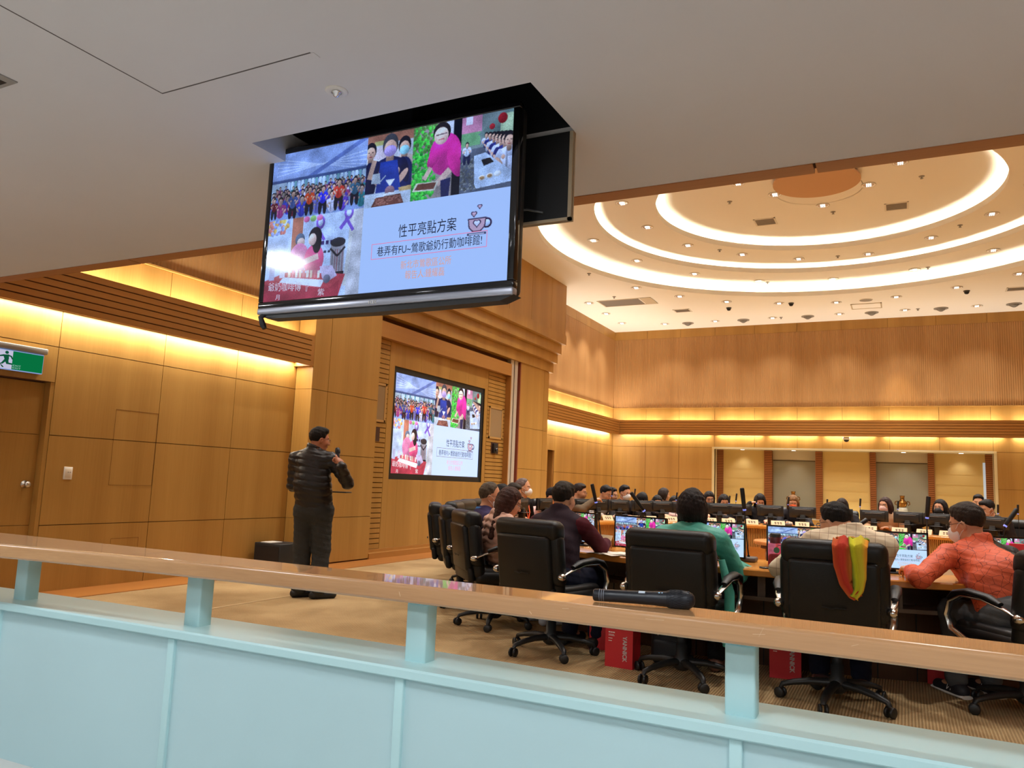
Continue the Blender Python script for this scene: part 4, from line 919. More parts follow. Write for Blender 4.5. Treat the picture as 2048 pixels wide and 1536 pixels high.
mb = MB(); mb.box((HX0, HY1 - 0.012, 2.092), (HX1 - 0.012, HY1 - 0.004, GZ - 0.002)); obj('lining', mb, M_BLACK, t)
mb = MB(); mb.box((HX0, HY1 - 0.004, 2.082), (HX1, HY1 + 0.012, GZ - 0.002)); mb.box((HX0, HY1 - 0.014, 2.082), (HX1, HY1, 2.092)); mb.box((HX1 - 0.012, HY1 - 0.014, 2.082), (HX1, HY1, GZ - 0.002)); obj('board', mb, mat('hatch_board', hexc(176, 156, 128), 0.7), t)
mb = MB(); mb.lathe([(0.001, -0.004), (0.02, -0.004), (0.02, -0.01), (0.012, -0.014), (0.001, -0.015)], M=Matrix.Translation((-1.075, HY1 - 0.008, 2.113)) @ Matrix.Rotation(-PI / 2, 4, 'X') @ Matrix.Diagonal((1, 1, -1, 1)), seg=16)
mb.tube([(-1.085, HY1 - 0.02, 2.116), (-1.14, HY1 - 0.03, 2.130), (-1.20, HY1 - 0.04, 2.130), (-1.28, HY1 - 0.05, 2.13)], 0.004, 6); obj('latch', mb, mat('dark_grey_plastic', (0.09, 0.09, 0.09), 0.4), t)

# exit sign, switch
t = thing('exit_sign', 'green and white running man exit sign above the door in the left wall', 'exit sign', (XL + 0.03, 4.2, 2.0))
mb = MB(); mb.rbox((XL, 3.86, 2.192), (XL + 0.075, 4.385, 2.245), 0.008, seg=2); mb.box((XL, 3.875, 2.005), (XL + 0.03, 4.36, 2.192)); obj('housing', mb, M_GREY, t)
mb = MB(); mb.box((XL + 0.03, 3.875, 2.008), (XL + 0.056, 4.36, 2.185)); obj('light_box', mb, emis('exit_edge_blue', hexc(150, 176, 230), 0.8), t)
X0 = XL + 0.058
mb = MB(); mb.box((XL + 0.05, 4.08, 2.014), (X0, 4.356, 2.178)); obj('green_field', mb, emis('exit_green', hexc(10, 128, 72), 0.75), t)
mb = MB(); mb.box((XL + 0.05, 3.88, 2.014), (X0, 4.08, 2.178)); obj('white_field', mb, emis('exit_white', hexc(206, 204, 230), 0.85), t)
mb = MB(); X1 = X0 + 0.002
def yz(pts): mb.prism([(4.08 - (0.32 - u) * 0.45, 2.014 + v * 0.164) for u, v in pts], X0, X1, 'x')
hd = [(0.20 + 0.035 * math.cos(a), 0.88 + 0.085 * math.sin(a)) for a in np.linspace(0, 2 * PI, 14)[:-1]]; yz(hd)
yz([(0.13, 0.74), (0.24, 0.78), (0.25, 0.50), (0.17, 0.48)]); yz([(0.22, 0.78), (0.30, 0.72), (0.335, 0.55), (0.31, 0.53), (0.28, 0.66), (0.22, 0.70)]); yz([(0.15, 0.76), (0.04, 0.66), (0.05, 0.60), (0.16, 0.66)])
yz([(0.17, 0.52), (0.24, 0.52), (0.25, 0.34), (0.32, 0.32), (0.32, 0.24), (0.21, 0.25), (0.19, 0.36)]); yz([(0.17, 0.52), (0.23, 0.48), (0.14, 0.24), (0.09, 0.20), (0.07, 0.25), (0.11, 0.28)]); yz([(0.09, 0.20), (0.13, 0.17), (0.17, 0.06), (0.14, 0.05)])
obj('running_figure', mb, emis('exit_figure', hexc(20, 96, 66), 0.7), t)
mb = MB(); P, Fc = fit_text('EXIT', 0.026); w = P[:, 0].max()
for dz, hs in ((0.005, 1.0), (0.026, 1.0)):
    mb.add([(X0 + 0.0015, 4.085 + p[0] * 0.075 / w, 2.017 + dz + p[1] * 0.8) for p in P], Fc)
obj('exit_lettering', mb, emis('exit_letters', hexc(160, 210, 200), 0.8), t)
t = thing('light_switch', 'cream light switch plate on the left wall beside the door', 'light switch', (XL, 4.75, 1.045))
mb = MB(); mb.rbox((XL - 0.002, 4.707, 1.045), (XL + 0.010, 4.793, 1.165), 0.004, seg=2); obj('plate', mb, M_WHITE, t)
mb = MB(); mb.rbox((XL + 0.008, 4.72, 1.062), (XL + 0.014, 4.78, 1.148), 0.003, seg=2); obj('rocker', mb, mat('switch_rocker', hexc(222, 208, 186), 0.4), t)
mb = MB(); mb.box((XL + 0.013, 4.742, 1.113), (XL + 0.0148, 4.752, 1.118)); mb.box((XL + 0.013, 4.762, 1.113), (XL + 0.0148, 4.772, 1.118)); obj('indicator', mb, M_BLACK, t)

# ------------------------------------------------------------------ balustrade in the foreground
M_TEAL = mat('teal_painted_steel', hexc(186, 224, 228), 0.34, spec=0.45, vary=(2.0, 0.02))
M_TEAL2 = mat('teal_panel', hexc(184, 216, 222), 0.5, spec=0.35, vary=(1.5, 0.025))
W_RAIL = wood('oak_handrail', hexc(176, 130, 88), hexc(206, 160, 112), 'x', rough=0.26, fine=160.0, bands=9.0, spec=0.5, coat=0.8)
def yn(x): return 2.050 - 0.030 * max(0.0, -(x + 0.9)) ** 2 * (1 if x > -3.2 else 1) - 0.03 * max(0, x + 0.2) ** 2   # near edge of the handrail (it bows gently)
def yf(x): return 2.232 - 0.006 * (x + 1.0) ** 2
def sweep(mb, xs, prof, mi=0):
    """prof(x) -> closed list of (y, z); swept along x"""
    n = len(prof(xs[0])); vs = []
    for x in xs: vs += [(x, y, z) for y, z in prof(x)]
    fs = [(i * n + k, i * n + (k + 1) % n, (i + 1) * n + (k + 1) % n, (i + 1) * n + k) for i in range(len(xs) - 1) for k in range(n)]
    mb.add(vs, [f[::-1] for f in fs], mi, False); mb.add(vs[:n], [tuple(range(n))], mi); mb.add(vs[-n:], [tuple(range(n))[::-1]], mi)
RXS = list(np.linspace(-4.6, 2.2, 60))
t = thing('balustrade', 'pale teal balustrade with a long oak handrail in the foreground', 'railing', (-0.9, 2.1, 0))
def rail_prof(x):
    a, b = yn(x), yf(x); zt, zb = 0.870, 0.815
    P_ = [(a + 0.004, zb + 0.002), (a, zb + 0.008)]
    for k in range(7):
        q = PI / 2 * k / 6; P_.append((a + 0.013 - 0.013 * math.cos(q), zt - 0.013 + 0.013 * math.sin(q)))
    for k in range(7):
        q = PI / 2 * k / 6; P_.append((b - 0.013 + 0.013 * math.sin(q), zt - 0.013 + 0.013 * math.cos(q)))
    return P_ + [(b, zb + 0.008), (b - 0.004, zb + 0.002), (b - 0.008, zb), (a + 0.008, zb)]
mb = MB(); sweep(mb, RXS, rail_prof); obj('handrail', mb, W_RAIL, t)
# pale scratches on the front of the handrail
mb = MB()
for (x, z, dx, dz) in ((-0.33, 0.842, 0.011, 0.022), (-0.345, 0.846, 0.03, 0.003), (-0.62, 0.852, 0.05, 0.002), (-1.405, 0.846, 0.006, -0.014), (-0.96, 0.835, 0.007, -0.008), (-0.95, 0.835, 0.006, 0.006), (-0.86, 0.853, 0.02, 0.002), (-0.12, 0.846, 0.016, 0.006), (-0.70, 0.838, 0.004, 0.003)):
    y = yn(x) - 0.0004; w = 0.0008
    mb.add([(x, y, z), (x + dx, y, z + dz), (x + dx + w, y, z + dz + w), (x + w, y, z + w)], [(0, 1, 2, 3)])
obj('scratches', mb, mat('scratch_pale', hexc(226, 196, 158), 0.6), t)
POSTX = [-4.31, -3.355, -2.375, -1.397, -0.392, 0.60, 1.58]
for x in POSTX:
    y0 = 2.140 - 0.012 * max(0, -(x + 0.9)) ** 2
    mb = MB(); mb.rbox((x - 0.039, y0, 0.612), (x + 0.039, y0 + 0.062, 0.80), 0.006, seg=2); mb.box((x - 0.045, y0 - 0.006, 0.80), (x + 0.045, y0 + 0.068, 0.8155)); obj('post', mb, M_TEAL, t)
def ledge_prof(x):
    a = 2.048 - 0.010 * max(0, -(x + 0.9)) ** 2; b = 2.318 - 0.012 * max(0, -(x + 0.9)) ** 2
    return [(a + 0.004, 0.588), (a, 0.592), (a, 0.614), (a + 0.006, 0.620), (b - 0.006, 0.620), (b, 0.614), (b, 0.592), (b - 0.004, 0.588)]
mb = MB(); sweep(mb, RXS, ledge_prof); obj('ledge', mb, M_TEAL, t)
MULL = [-4.35, -3.375, -2.385, -1.398, -0.388, 0.605, 1.6]
for i in range(len(MULL)):
    x = MULL[i]; y0 = 2.062 - 0.010 * max(0, -(x + 0.9)) ** 2
    mb = MB(); mb.rbox((x - 0.016, y0, 0.0), (x + 0.016, y0 + 0.05, 0.589), 0.003, seg=2); obj('mullion', mb, M_TEAL, t)
    if i + 1 < len(MULL):
        x2 = MULL[i + 1]; ya = 2.075 - 0.010 * max(0, -(x + 0.9)) ** 2; yb = 2.075 - 0.010 * max(0, -(x2 + 0.9)) ** 2
        mb = MB(); mb.add([(x, ya, 0), (x2, yb, 0), (x2, yb, 0.589), (x, ya, 0.589), (x, ya + 0.03, 0), (x2, yb + 0.03, 0), (x2, yb + 0.03, 0.589), (x, ya + 0.03, 0.589)], [(0, 1, 2, 3), (5, 4, 7, 6), (0, 4, 5, 1), (3, 2, 6, 7)]); obj('panel', mb, M_TEAL2, t)

# handheld microphone lying on the rail
t = thing('handheld_microphone', 'dark handheld wireless microphone lying on the oak handrail', 'microphone', (-0.66, 2.17, 0.870))
pa, pb = Vector((-0.797, 2.128, 0.8885)), Vector((-0.520, 2.178, 0.8945)); dv = (pb - pa).normalized()
Mm = Matrix.Translation(pa) @ dv.to_track_quat('Z', 'Y').to_matrix().to_4x4()
M_MICB = mat('mic_body_dark', (0.006, 0.008, 0.014), 0.36, bump=(300, 0.05))
mb = MB(); mb.lathe([(0.001, 0.0), (0.014, 0.0), (0.0172, 0.004), (0.0172, 0.06), (0.018, 0.12), (0.0195, 0.17), (0.021, 0.196), (0.0215, 0.206)], seg=28, M=Mm); obj('handle', mb, M_MICB, t)
mb = MB()
for z in (0.018, 0.024, 0.030): mb.lathe([(0.0173, z), (0.0176, z + 0.0004), (0.0173, z + 0.0016)], seg=28, M=Mm)
obj('silver_rings', mb, mat('mic_ring_grey', hexc(120, 126, 140), 0.4), t)
mb = MB(); mb.lathe([(0.0216, 0.206), (0.0245, 0.214), (0.0255, 0.230), (0.026, 0.236), (0.0255, 0.242), (0.0245, 0.260), (0.019, 0.275), (0.010, 0.2815), (0.001, 0.283)], seg=32, M=Mm)
for k in range(24):
    a = 2 * PI * k / 24
    for s in (-1, 1): mb.tube([Mm @ Vector(((r + 0.0004) * math.cos(a + s * q * 0.9), (r + 0.0004) * math.sin(a + s * q * 0.9), z)) for q, (r, z) in zip((0, .25, .5, .75, 1.0), ((0.0245, 0.214), (0.0255, 0.230), (0.0255, 0.245), (0.0225, 0.266), (0.012, 0.280)))], 0.0007, 4)
obj('grille', mb, mat('mic_grille_dark', (0.010, 0.012, 0.018), 0.4, metal=0.3), t)
mb = MB(); up = (Vector((0, -0.6, 1)) - dv * Vector((0, -0.6, 1)).dot(dv)).normalized(); sd = dv.cross(up)
c0 = pa + dv * 0.138 + up * 0.0180
mb.add([c0 + dv * a + sd * b + up * h for h in (-0.003, 0.0010) for a, b in ((-0.009, -0.0045), (0.009, -0.0045), (0.009, 0.0045), (-0.009, 0.0045))], [(0, 3, 2, 1), (4, 5, 6, 7), (0, 1, 5, 4), (1, 2, 6, 5), (2, 3, 7, 6), (3, 0, 4, 7)]); obj('display', mb, mat('mic_display', hexc(190, 206, 222), 0.3), t)
mb = MB(); c1 = pa + dv * 0.186 + up * 0.0195
for q in (0, 0.008): mb.ell(c1 + dv * q, (0.003, 0.003, 0.0016), seg=10)
obj('button', mb, mat('mic_button', hexc(150, 190, 220), 0.3, emit=hexc(120, 180, 220), estr=0.4), t)
# ------------------------------------------------------------------ round conference table
TC = Vector((-0.9, 9.25, 0.0)); TZ = 0.69
def polar(deg, r, z=0.0):
    a = math.radians(deg); return Vector((TC.x + r * math.sin(a), TC.y - r * math.cos(a), z))
def yaw_in(deg): return math.radians(deg)                 # object yaw so that its +y looks at the table centre
def yaw_to(v): return math.atan2(-v[0], v[1])             # yaw so that local +y points along v
W_TABLE = wood('table_oak', hexc(196, 120, 44), hexc(222, 150, 66), 'x', rough=0.22, fine=70, bands=2.0, spec=0.5, coat=0.2)
W_TABLE_E = wood('table_edge_oak', hexc(178, 108, 44), hexc(204, 134, 62), 'x', rough=0.35)
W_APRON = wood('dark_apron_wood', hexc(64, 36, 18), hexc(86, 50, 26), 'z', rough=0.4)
t = thing('conference_table', 'large round oak conference table with an open middle', 'table', TC)
mb = MB(); mb.lathe([(3.10, TZ - 0.045), (3.90, TZ - 0.045), (3.907, TZ - 0.04), (3.907, TZ - 0.008), (3.90, TZ), (3.10, TZ), (3.093, TZ - 0.008), (3.093, TZ - 0.04), (3.10, TZ - 0.045)], TC, 144, smooth=False)
for i, (x, y, z) in enumerate(mb.v):        # the left side of the top is a little narrower
    dx, dy = x - TC.x, y - TC.y; r = math.hypot(dx, dy); dg = math.degrees(math.atan2(dx, -dy))
    if r > 3.5 and -118 < dg < -22: q = (r - 0.27 * math.sin(PI * (dg + 118) / 96) ** 0.7) / r; mb.v[i] = (TC.x + dx * q, TC.y + dy * q, z)
obj('tabletop', mb, W_TABLE, t)
mb = MB()
for k in range(800):
    a0, a1 = 2 * PI * k / 800, 2 * PI * (k + 0.6) / 800
    q = [(TC.x + r * math.cos(a), TC.y + r * math.sin(a)) for r, a in ((3.165, a0), (3.165, a1), (3.145, a1), (3.145, a0))]
    mb.prism(q, 0.37, TZ - 0.045)
mb.lathe([(3.165, 0.36), (3.165, TZ - 0.045)], TC, 144, mi=1, smooth=False)
obj('inner_slatted_panel', mb, [wood('inner_panel_oak', hexc(186, 124, 58), hexc(206, 146, 76), 'z', rough=0.5), W_APRON], t)
mb = MB(); mb.lathe([(3.12, 0.0), (3.12, 0.37), (3.18, 0.37), (3.18, 0.0)], TC, 144, smooth=False); obj('inner_plinth', mb, W_TABLE_E, t)
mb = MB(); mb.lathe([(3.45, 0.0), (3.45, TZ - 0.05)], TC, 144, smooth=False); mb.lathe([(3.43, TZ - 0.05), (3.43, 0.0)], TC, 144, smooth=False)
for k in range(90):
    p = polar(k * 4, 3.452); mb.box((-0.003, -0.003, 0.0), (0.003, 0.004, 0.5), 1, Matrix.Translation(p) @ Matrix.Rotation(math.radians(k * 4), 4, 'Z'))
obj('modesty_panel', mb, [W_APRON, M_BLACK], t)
mb = MB(); mb.lathe([(3.50, 0.47), (3.72, 0.47), (3.72, 0.495), (3.50, 0.495), (3.50, 0.47)], TC, 144, smooth=False); obj('under_shelf', mb, mat('shelf_edge_brown', hexc(104, 82, 64), 0.5), t)
for k in range(28):
    mb = MB(); mb.box((-0.025, -0.012, 0.47), (0.025, 0.012, TZ - 0.046), 0, Matrix.Translation(polar(k * 12.857 + 0.4, 3.70)) @ Matrix.Rotation(math.radians(k * 12.857), 4, 'Z')); obj('shelf_bracket', mb, mat('shelf_edge_brown', hexc(104, 82, 64), 0.5), t)
for dg in (-114.2, -135.5, -140.3, -147.7, -153.2, -159.1, -165.6, -172.2, -180.0, -187.4, -194.5, -199.5, -204.6, -211):
    M = Matrix.Translation(polar(dg, 3.215)) @ Matrix.Rotation(math.radians(dg), 4, 'Z')
    mb = MB(); mb.box((-0.14, -0.075, TZ), (0.14, 0.075, TZ + 0.001), 1, M); mb.rbox((-0.134, -0.069, TZ), (0.134, 0.069, TZ + 0.006), 0.002, 0, 2, M); obj('cable_lid', mb, [W_TABLE_E, M_JOINT], t)
t = thing('round_stand', 'round oak stand with two discs in the open middle of the table', 'stand', (-1.36, 10.85, 0))
mb = MB(); mb.lathe([(0.001, 0), (0.30, 0), (0.30, 0.46), (0.001, 0.46)], (-1.36, 10.85, 0), 40); obj('drum', mb, W_TABLE_E, t)
mb = MB(); mb.lathe([(0.001, 0.51), (0.44, 0.51), (0.45, 0.52), (0.45, 0.55), (0.44, 0.56), (0.001, 0.56)], (-1.36, 10.85, 0), 48); obj('disc', mb, wood('stand_disc_wood', hexc(184, 116, 60), hexc(206, 138, 80), 'x', rough=0.4), t)
mb = MB(); mb.lathe([(0.001, 0.46), (0.36, 0.46), (0.36, 0.51), (0.001, 0.51)], (-1.36, 10.85, 0), 40); obj('collar', mb, M_JOINT, t)

# ------------------------------------------------------------------ office chairs
M_LEATH = mat('black_leather', (0.0045, 0.0043, 0.0042), 0.42, spec=0.4, bump=(220, 0.12))
M_CHROME2 = mat('chair_chrome', (0.66, 0.65, 0.63), 0.18, metal=1.0)
M_NYLON = mat('black_nylon', (0.012, 0.012, 0.012), 0.45)
def curve_back(me, cx=0.30, lean=0.14, z0=0.45):
    for v in me.vertices:
        v.co.y += cx * v.co.x ** 2 - lean * (v.co.z - z0)
def make_chair():
    t = thing('office_chair', '', 'chair')
    def part(name, mb, m, bend=False, parent=None):
        o = obj(name, mb, m, parent or t, local=True)
        if bend: curve_back(o.data)
        return o
    mb = MB(); mb.rbox((-0.265, -0.285, 0.40), (0.265, -0.175, 0.88), 0.05, seg=4); mb.rbox((-0.285, -0.30, 0.50), (0.285, -0.185, 0.86), 0.05, seg=4)
    part('backrest', mb, M_LEATH, True)
    mb = MB(); mb.rbox((-0.278, -0.318, 0.795), (0.278, -0.165, 0.945), 0.055, seg=5); part('headrest', mb, M_LEATH, True)
    mb = MB(); mb.rbox((-0.235, -0.335, 0.46), (0.235, -0.27, 0.838), 0.026, seg=3); part('rear_panel', mb, M_LEATH, True)
    mb = MB(); mb.rbox((-0.245, -0.325, 0.38), (0.245, -0.27, 0.50), 0.02, seg=2); mb.tube([(-0.06, -0.338, 0.585), (-0.01, -0.342, 0.575), (0.015, -0.342, 0.585), (0.07, -0.338, 0.58)], 0.0045, 5); part('rear_flap', mb, M_LEATH, True)
    mb = MB(); mb.rbox((-0.265, -0.25, 0.36), (0.265, 0.27, 0.475), 0.05, seg=4); mb.rbox((-0.25, -0.2, 0.40), (0.25, 0.26, 0.495), 0.04, seg=4); part('seat', mb, M_LEATH)
    for s in (-1, 1):
        mb = MB(); mb.tube([(s * 0.285, -0.27, 0.575), (s * 0.30, -0.19, 0.61), (s * 0.31, -0.05, 0.645), (s * 0.315, 0.10, 0.645), (s * 0.315, 0.20, 0.60), (s * 0.31, 0.235, 0.52), (s * 0.305, 0.21, 0.44), (s * 0.29, 0.12, 0.395), (s * 0.24, 0.05, 0.385)], [(0.012, 0.008)] + [(0.022, 0.008)] * 7 + [(0.02, 0.01)], 10)
        mb.ell((s * 0.292, -0.275, 0.575), (0.028, 0.035, 0.026)); ao = part('arm_frame', mb, M_CHROME2)
        mb = MB(); mb.tube([(s * 0.305, -0.17, 0.635), (s * 0.312, -0.10, 0.662), (s * 0.315, 0.05, 0.675), (s * 0.315, 0.15, 0.655), (s * 0.315, 0.205, 0.615)], [(0.02, 0.012), (0.032, 0.018), (0.034, 0.02), (0.032, 0.018), (0.02, 0.012)], 12); part('arm_pad', mb, M_LEATH)
    mb = MB(); mb.lathe([(0.001, 0.36), (0.10, 0.36), (0.09, 0.33), (0.03, 0.32), (0.028, 0.22), (0.036, 0.22), (0.036, 0.15), (0.05, 0.14), (0.055, 0.08), (0.03, 0.06), (0.001, 0.06)], seg=20); part('gas_column', mb, M_NYLON)
    for k in range(5):
        a = 2 * PI * k / 5 + 0.3; ca, sa = math.cos(a), math.sin(a)
        mb = MB(); mb.tube([(0.03 * ca, 0.03 * sa, 0.115), (0.14 * ca, 0.14 * sa, 0.112), (0.24 * ca, 0.24 * sa, 0.095), (0.30 * ca, 0.30 * sa, 0.078), (0.312 * ca, 0.312 * sa, 0.055)], [(0.03, 0.024), (0.028, 0.02), (0.024, 0.017), (0.02, 0.015), (0.014, 0.012)], 10); lg = part('base_leg', mb, M_NYLON)
        Mc = Matrix.Translation((0.312 * ca, 0.312 * sa, 0.03)) @ Matrix.Rotation(a + 0.6 + k, 4, 'Z') @ Matrix.Rotation(PI / 2, 4, 'X')
        mb = MB()
        for s in (-1, 1): mb.lathe([(0.001, s * 0.008), (0.024, s * 0.008), (0.030, s * 0.012), (0.030, s * 0.022), (0.024, s * 0.026), (0.001, s * 0.026)][::s], seg=16, M=Mc)
        o = obj('caster', mb, M_NYLON, lg, local=True)
    return t
CHAIR = make_chair(); CH_USED = [False]
def chair(x, y, face, label, z=0.0, group='black leather office chairs', yaw=None):
    o = CHAIR if not CH_USED[0] else copy_tree(CHAIR); CH_USED[0] = True
    o.location = (x, y, z); o.rotation_euler = (0, 0, yaw if yaw is not None else yaw_to(face)); setp(o, label, None, group); return o
def legs_yaw(root, ang):               # turn the star base under a chair
    for ch in root.children:
        if ch.name.startswith('base_leg'): ch.rotation_euler = (0, 0, ang)
chairs = {}
chairs['c1'] = chair(-2.27, 5.22, (0.25, 0.97), 'black leather office chair of the person in the maroon top')
chairs['c2'] = chair(-1.28, 5.03, (0.04, 1.0), 'black leather office chair of the person in the teal jacket')
chairs['c3'] = chair(-0.37, 5.03, (-0.03, 1.0), 'black leather office chair with a rainbow scarf over its back')
chairs['c4'] = chair(0.60, 5.42, (-0.60, 0.80), 'black leather office chair at the right edge, of the person in orange')
chairs['L1'] = chair(-3.08, 5.90, (0.72, 0.69), 'black leather office chair of the person in the pale pink quilted jacket')
chairs['L2'] = chair(-3.66, 6.58, (0.82, 0.57), 'black leather office chair of the person in the navy suit')
for k, a in (('c1', 0.35), ('c2', 0.1), ('c3', 0.45), ('c4', 0.2), ('L1', 0.5), ('L2', 0.9)): legs_yaw(chairs[k], a)
ring = [(-57.5, 'black leather office chair, empty, next beyond the person in the navy suit'), (-69, 'black leather office chair, empty, second beyond the person in the navy suit'),
        (-79, 'black leather office chair of the black-haired person beyond the empty seats'), (-87.5, 'black leather office chair of the person with black glasses on the left side'),
        (-96, 'black leather office chair of the grey-haired person with an orange lanyard'), (-105.5, 'black leather office chair of the person with a pale pink sleeve'),
        (-115.5, 'black leather office chair of the person holding a hand to the chin'), (-124, 'black leather office chair behind the small red bag on the far table'),
        (-131, 'black leather office chair of the person with a white mask and glasses'), (-138.5, 'black leather office chair of the person with a cream collar, head bowed'),
        (-144.5, 'black leather office chair of the person with a pale blue mask'), (-149.5, 'black leather office chair of the person with a red lanyard'),
        (-152.5, 'black leather office chair of the person in glasses without a mask'), (-157.5, 'black leather office chair of the person with a dark bob and pink mask'),
        (-164, 'black leather office chair of the person leaning on one hand'), (-170.5, 'black leather office chair of the person with an orange mask'),
        (-179.5, 'black leather office chair showing behind the rainbow scarf sitter'), (-188.5, 'black leather office chair of the long-haired person in a beige coat'),
        (-199, 'black leather office chair of the person in a black mask'), (-209.5, 'black leather office chair of the person in a dark jacket at the far right')]
for dg, lb in ring: chair(*polar(dg, {-57.5: 3.88, -69: 3.74, -79: 3.80, -87.5: 3.95, -96: 4.1}.get(dg, 4.33))[:2], (0, 0), lb, yaw=yaw_in(dg) , z=0.0)
chair(-4.05, 14.75, (0.5, -0.85), 'black leather office chair in the second row behind the far table, left'); chair(1.05, 14.95, (-0.3, -0.95), 'black leather office chair in the second row behind the far table, right')

# ------------------------------------------------------------------ things on the table
def make_monitor():
    t = thing('monitor', '', 'monitor')
    # local: screen faces -y (towards the sitter), base at z = 0
    mb = MB(); mb.rbox((-0.235, 0.0, 0.03), (0.235, 0.03, 0.30), 0.006, seg=2); mb.rbox((-0.19, 0.025, 0.06), (0.19, 0.05, 0.27), 0.012, seg=2); obj('casing', mb, M_NYLON, t, local=True)
    mb = MB()
    for a, b in (((-0.237, 0.028), (0.237, 0.041)), ((-0.237, 0.289), (0.237, 0.302)), ((-0.237, 0.041), (-0.226, 0.289)), ((0.226, 0.041), (0.237, 0.289))): mb.box((a[0], -0.006, a[1]), (b[0], 0.004, b[1]))
    obj('bezel', mb, M_GLOSS, t, local=True)
    mb = MB(); mb.rbox((-0.14, 0.048, 0.215), (0.14, 0.056, 0.235), 0.004, seg=2); obj('rear_vent', mb, mat('vent_strip_grey', (0.10, 0.09, 0.08), 0.35), t, local=True)
    mb = MB(); mb.rbox((-0.045, 0.03, 0.0), (0.045, 0.055, 0.10), 0.008, seg=2); mb.rbox((-0.11, -0.04, 0.0), (0.11, 0.12, 0.012), 0.006, seg=2); obj('stand', mb, M_NYLON, t, local=True)
    return t
MON = make_monitor(); MON_USED = [False]
TXT_MON = [emis('monitor_text_dark', (0.05, 0.06, 0.10), 1.0), emis('monitor_text_orange', hexc(226, 180, 160), 1.0), emis('monitor_text_white', hexc(230, 220, 236), 0.9), emis('monitor_text_pink', hexc(226, 130, 160), 1.0)]
def monitor(dg, r, label, slide, group, zoff=0.0, turn=0.0):
    if slide and not MON_USED[0]:
        o = MON; MON_USED[0] = True
    else:
        o = copy_tree(MON)
        for ch in list(o.children):
            if ch.name.startswith('slide_picture'):
                for g in list(ch.children): bpy.data.objects.remove(g)
                bpy.data.objects.remove(ch)
    o.scale = (0.82, 0.9, 0.6) if not slide else (1, 1, 0.92)
    if not slide:
        mb = MB(); mb.rbox((-0.05, -0.02, -0.19), (0.05, 0.06, 0.06), 0.01, seg=2); mb.rbox((-0.13, -0.06, -0.195), (0.13, 0.10, -0.18), 0.004, seg=2); obj('foot', mb, M_NYLON, o, local=True)
    o.location = polar(dg, r, TZ + zoff); o.rotation_euler = (0, 0, math.radians(dg + turn)); setp(o, label, None, group)
    if slide: slide_on(o, Matrix.Translation((-0.226, -0.002, 0.289)) @ Matrix.Diagonal((0.452, 1, 0.248, 1)), PIC_MON, TXT_MON)
    else:
        mb = MB(); mb.box((-0.226, -0.003, 0.041), (0.226, 0.0, 0.289)); obj('screen', mb, mat('screen_dim', (0.02, 0.03, 0.04), 0.15), o, local=True)
    return o
for dg, lb in ((-27.0, 'monitor half hidden behind the person in the maroon top'), (-15.8, 'monitor showing the slide, left of the person in the teal jacket'), (-5.9, 'monitor showing the slide, right of the person in the teal jacket'),
               (4.3, 'monitor showing the slide, behind the pink jar'), (13.4, 'monitor showing the slide, between the rainbow scarf chair and the person in orange'), (24.0, 'monitor mostly hidden behind the person in orange')):
    monitor(dg, 3.47, lb, True, 'monitors on the near side of the table')
# far monitors: turned away, backs to us
for i, dg in enumerate((-111.7, -116.5, -123.2, -130.4, -135.8, -141.4, -151.3, -156.4, -164.1, -171.8, -180.2, -188.1, -195.6, -202.1, -208.3, -213.9)):
    monitor(dg, 3.50, 'black monitor seen from behind on the far side of the table, %s from the left' % ['first', 'second', 'third', 'fourth', 'fifth', 'sixth', 'seventh', 'eighth', 'ninth', 'tenth', 'eleventh', 'twelfth', 'thirteenth', 'fourteenth', 'fifteenth', 'sixteenth'][i], False, 'monitors on the far side of the table', zoff=0.118)
for dg, lb in ((-86, 'black monitor on the left side of the table, nearer one'), (-97, 'black monitor on the left side of the table, farther one'), (-62, 'black monitor on the left side of the table before the empty chairs')):
    monitor(dg, 3.50, lb, False, 'monitors on the left side of the table', zoff=0.118)
M_CARD = mat('card_cream', hexc(232, 214, 176), 0.7); M_INK = mat('card_ink', hexc(70, 54, 44), 0.8)
def name_card(p, yaw, label, group, s=1.0):
    M = Matrix.Rotation(yaw, 4, 'Z'); t = thing('name_card', label, 'name card', p, group)
    w, h, d = 0.10 * s, 0.075 * s, 0.035 * s
    mb = MB(); mb.add([M @ Vector(q) for q in ((-w, -d, 0), (w, -d, 0), (w, 0, h), (-w, 0, h), (-w, d, 0), (w, d, 0), (-w, -d + 0.002, 0), (w, -d + 0.002, 0), (w, d - 0.002, 0), (-w, d - 0.002, 0), (w, 0, h - 0.004), (-w, 0, h - 0.004))],
                      [(0, 1, 2, 3), (3, 2, 5, 4), (6, 11, 10, 7), (11, 9, 8, 10), (0, 6, 7, 1), (4, 5, 8, 9), (0, 3, 11, 6), (3, 4, 9, 11), (1, 7, 10, 2), (2, 10, 8, 5)]); obj('card', mb, M_CARD, t, local=True)
    mb = MB(); n = Vector((0, h, -d)).normalized()
    for k in range(3):
        for (zz, ww) in ((0.62, 0.26), (0.38, 0.2)):
            x0 = -w * 0.55 + k * w * 0.4
            mb.add([M @ (Vector((x, d - q * d + 0.0012, q * h + 0.0012))) for x, q in ((x0, zz - 0.07), (x0 + w * ww, zz - 0.07), (x0 + w * ww, zz + 0.07), (x0, zz + 0.07))], [(0, 3, 2, 1)])
    obj('lettering', mb, M_INK, t, local=True)
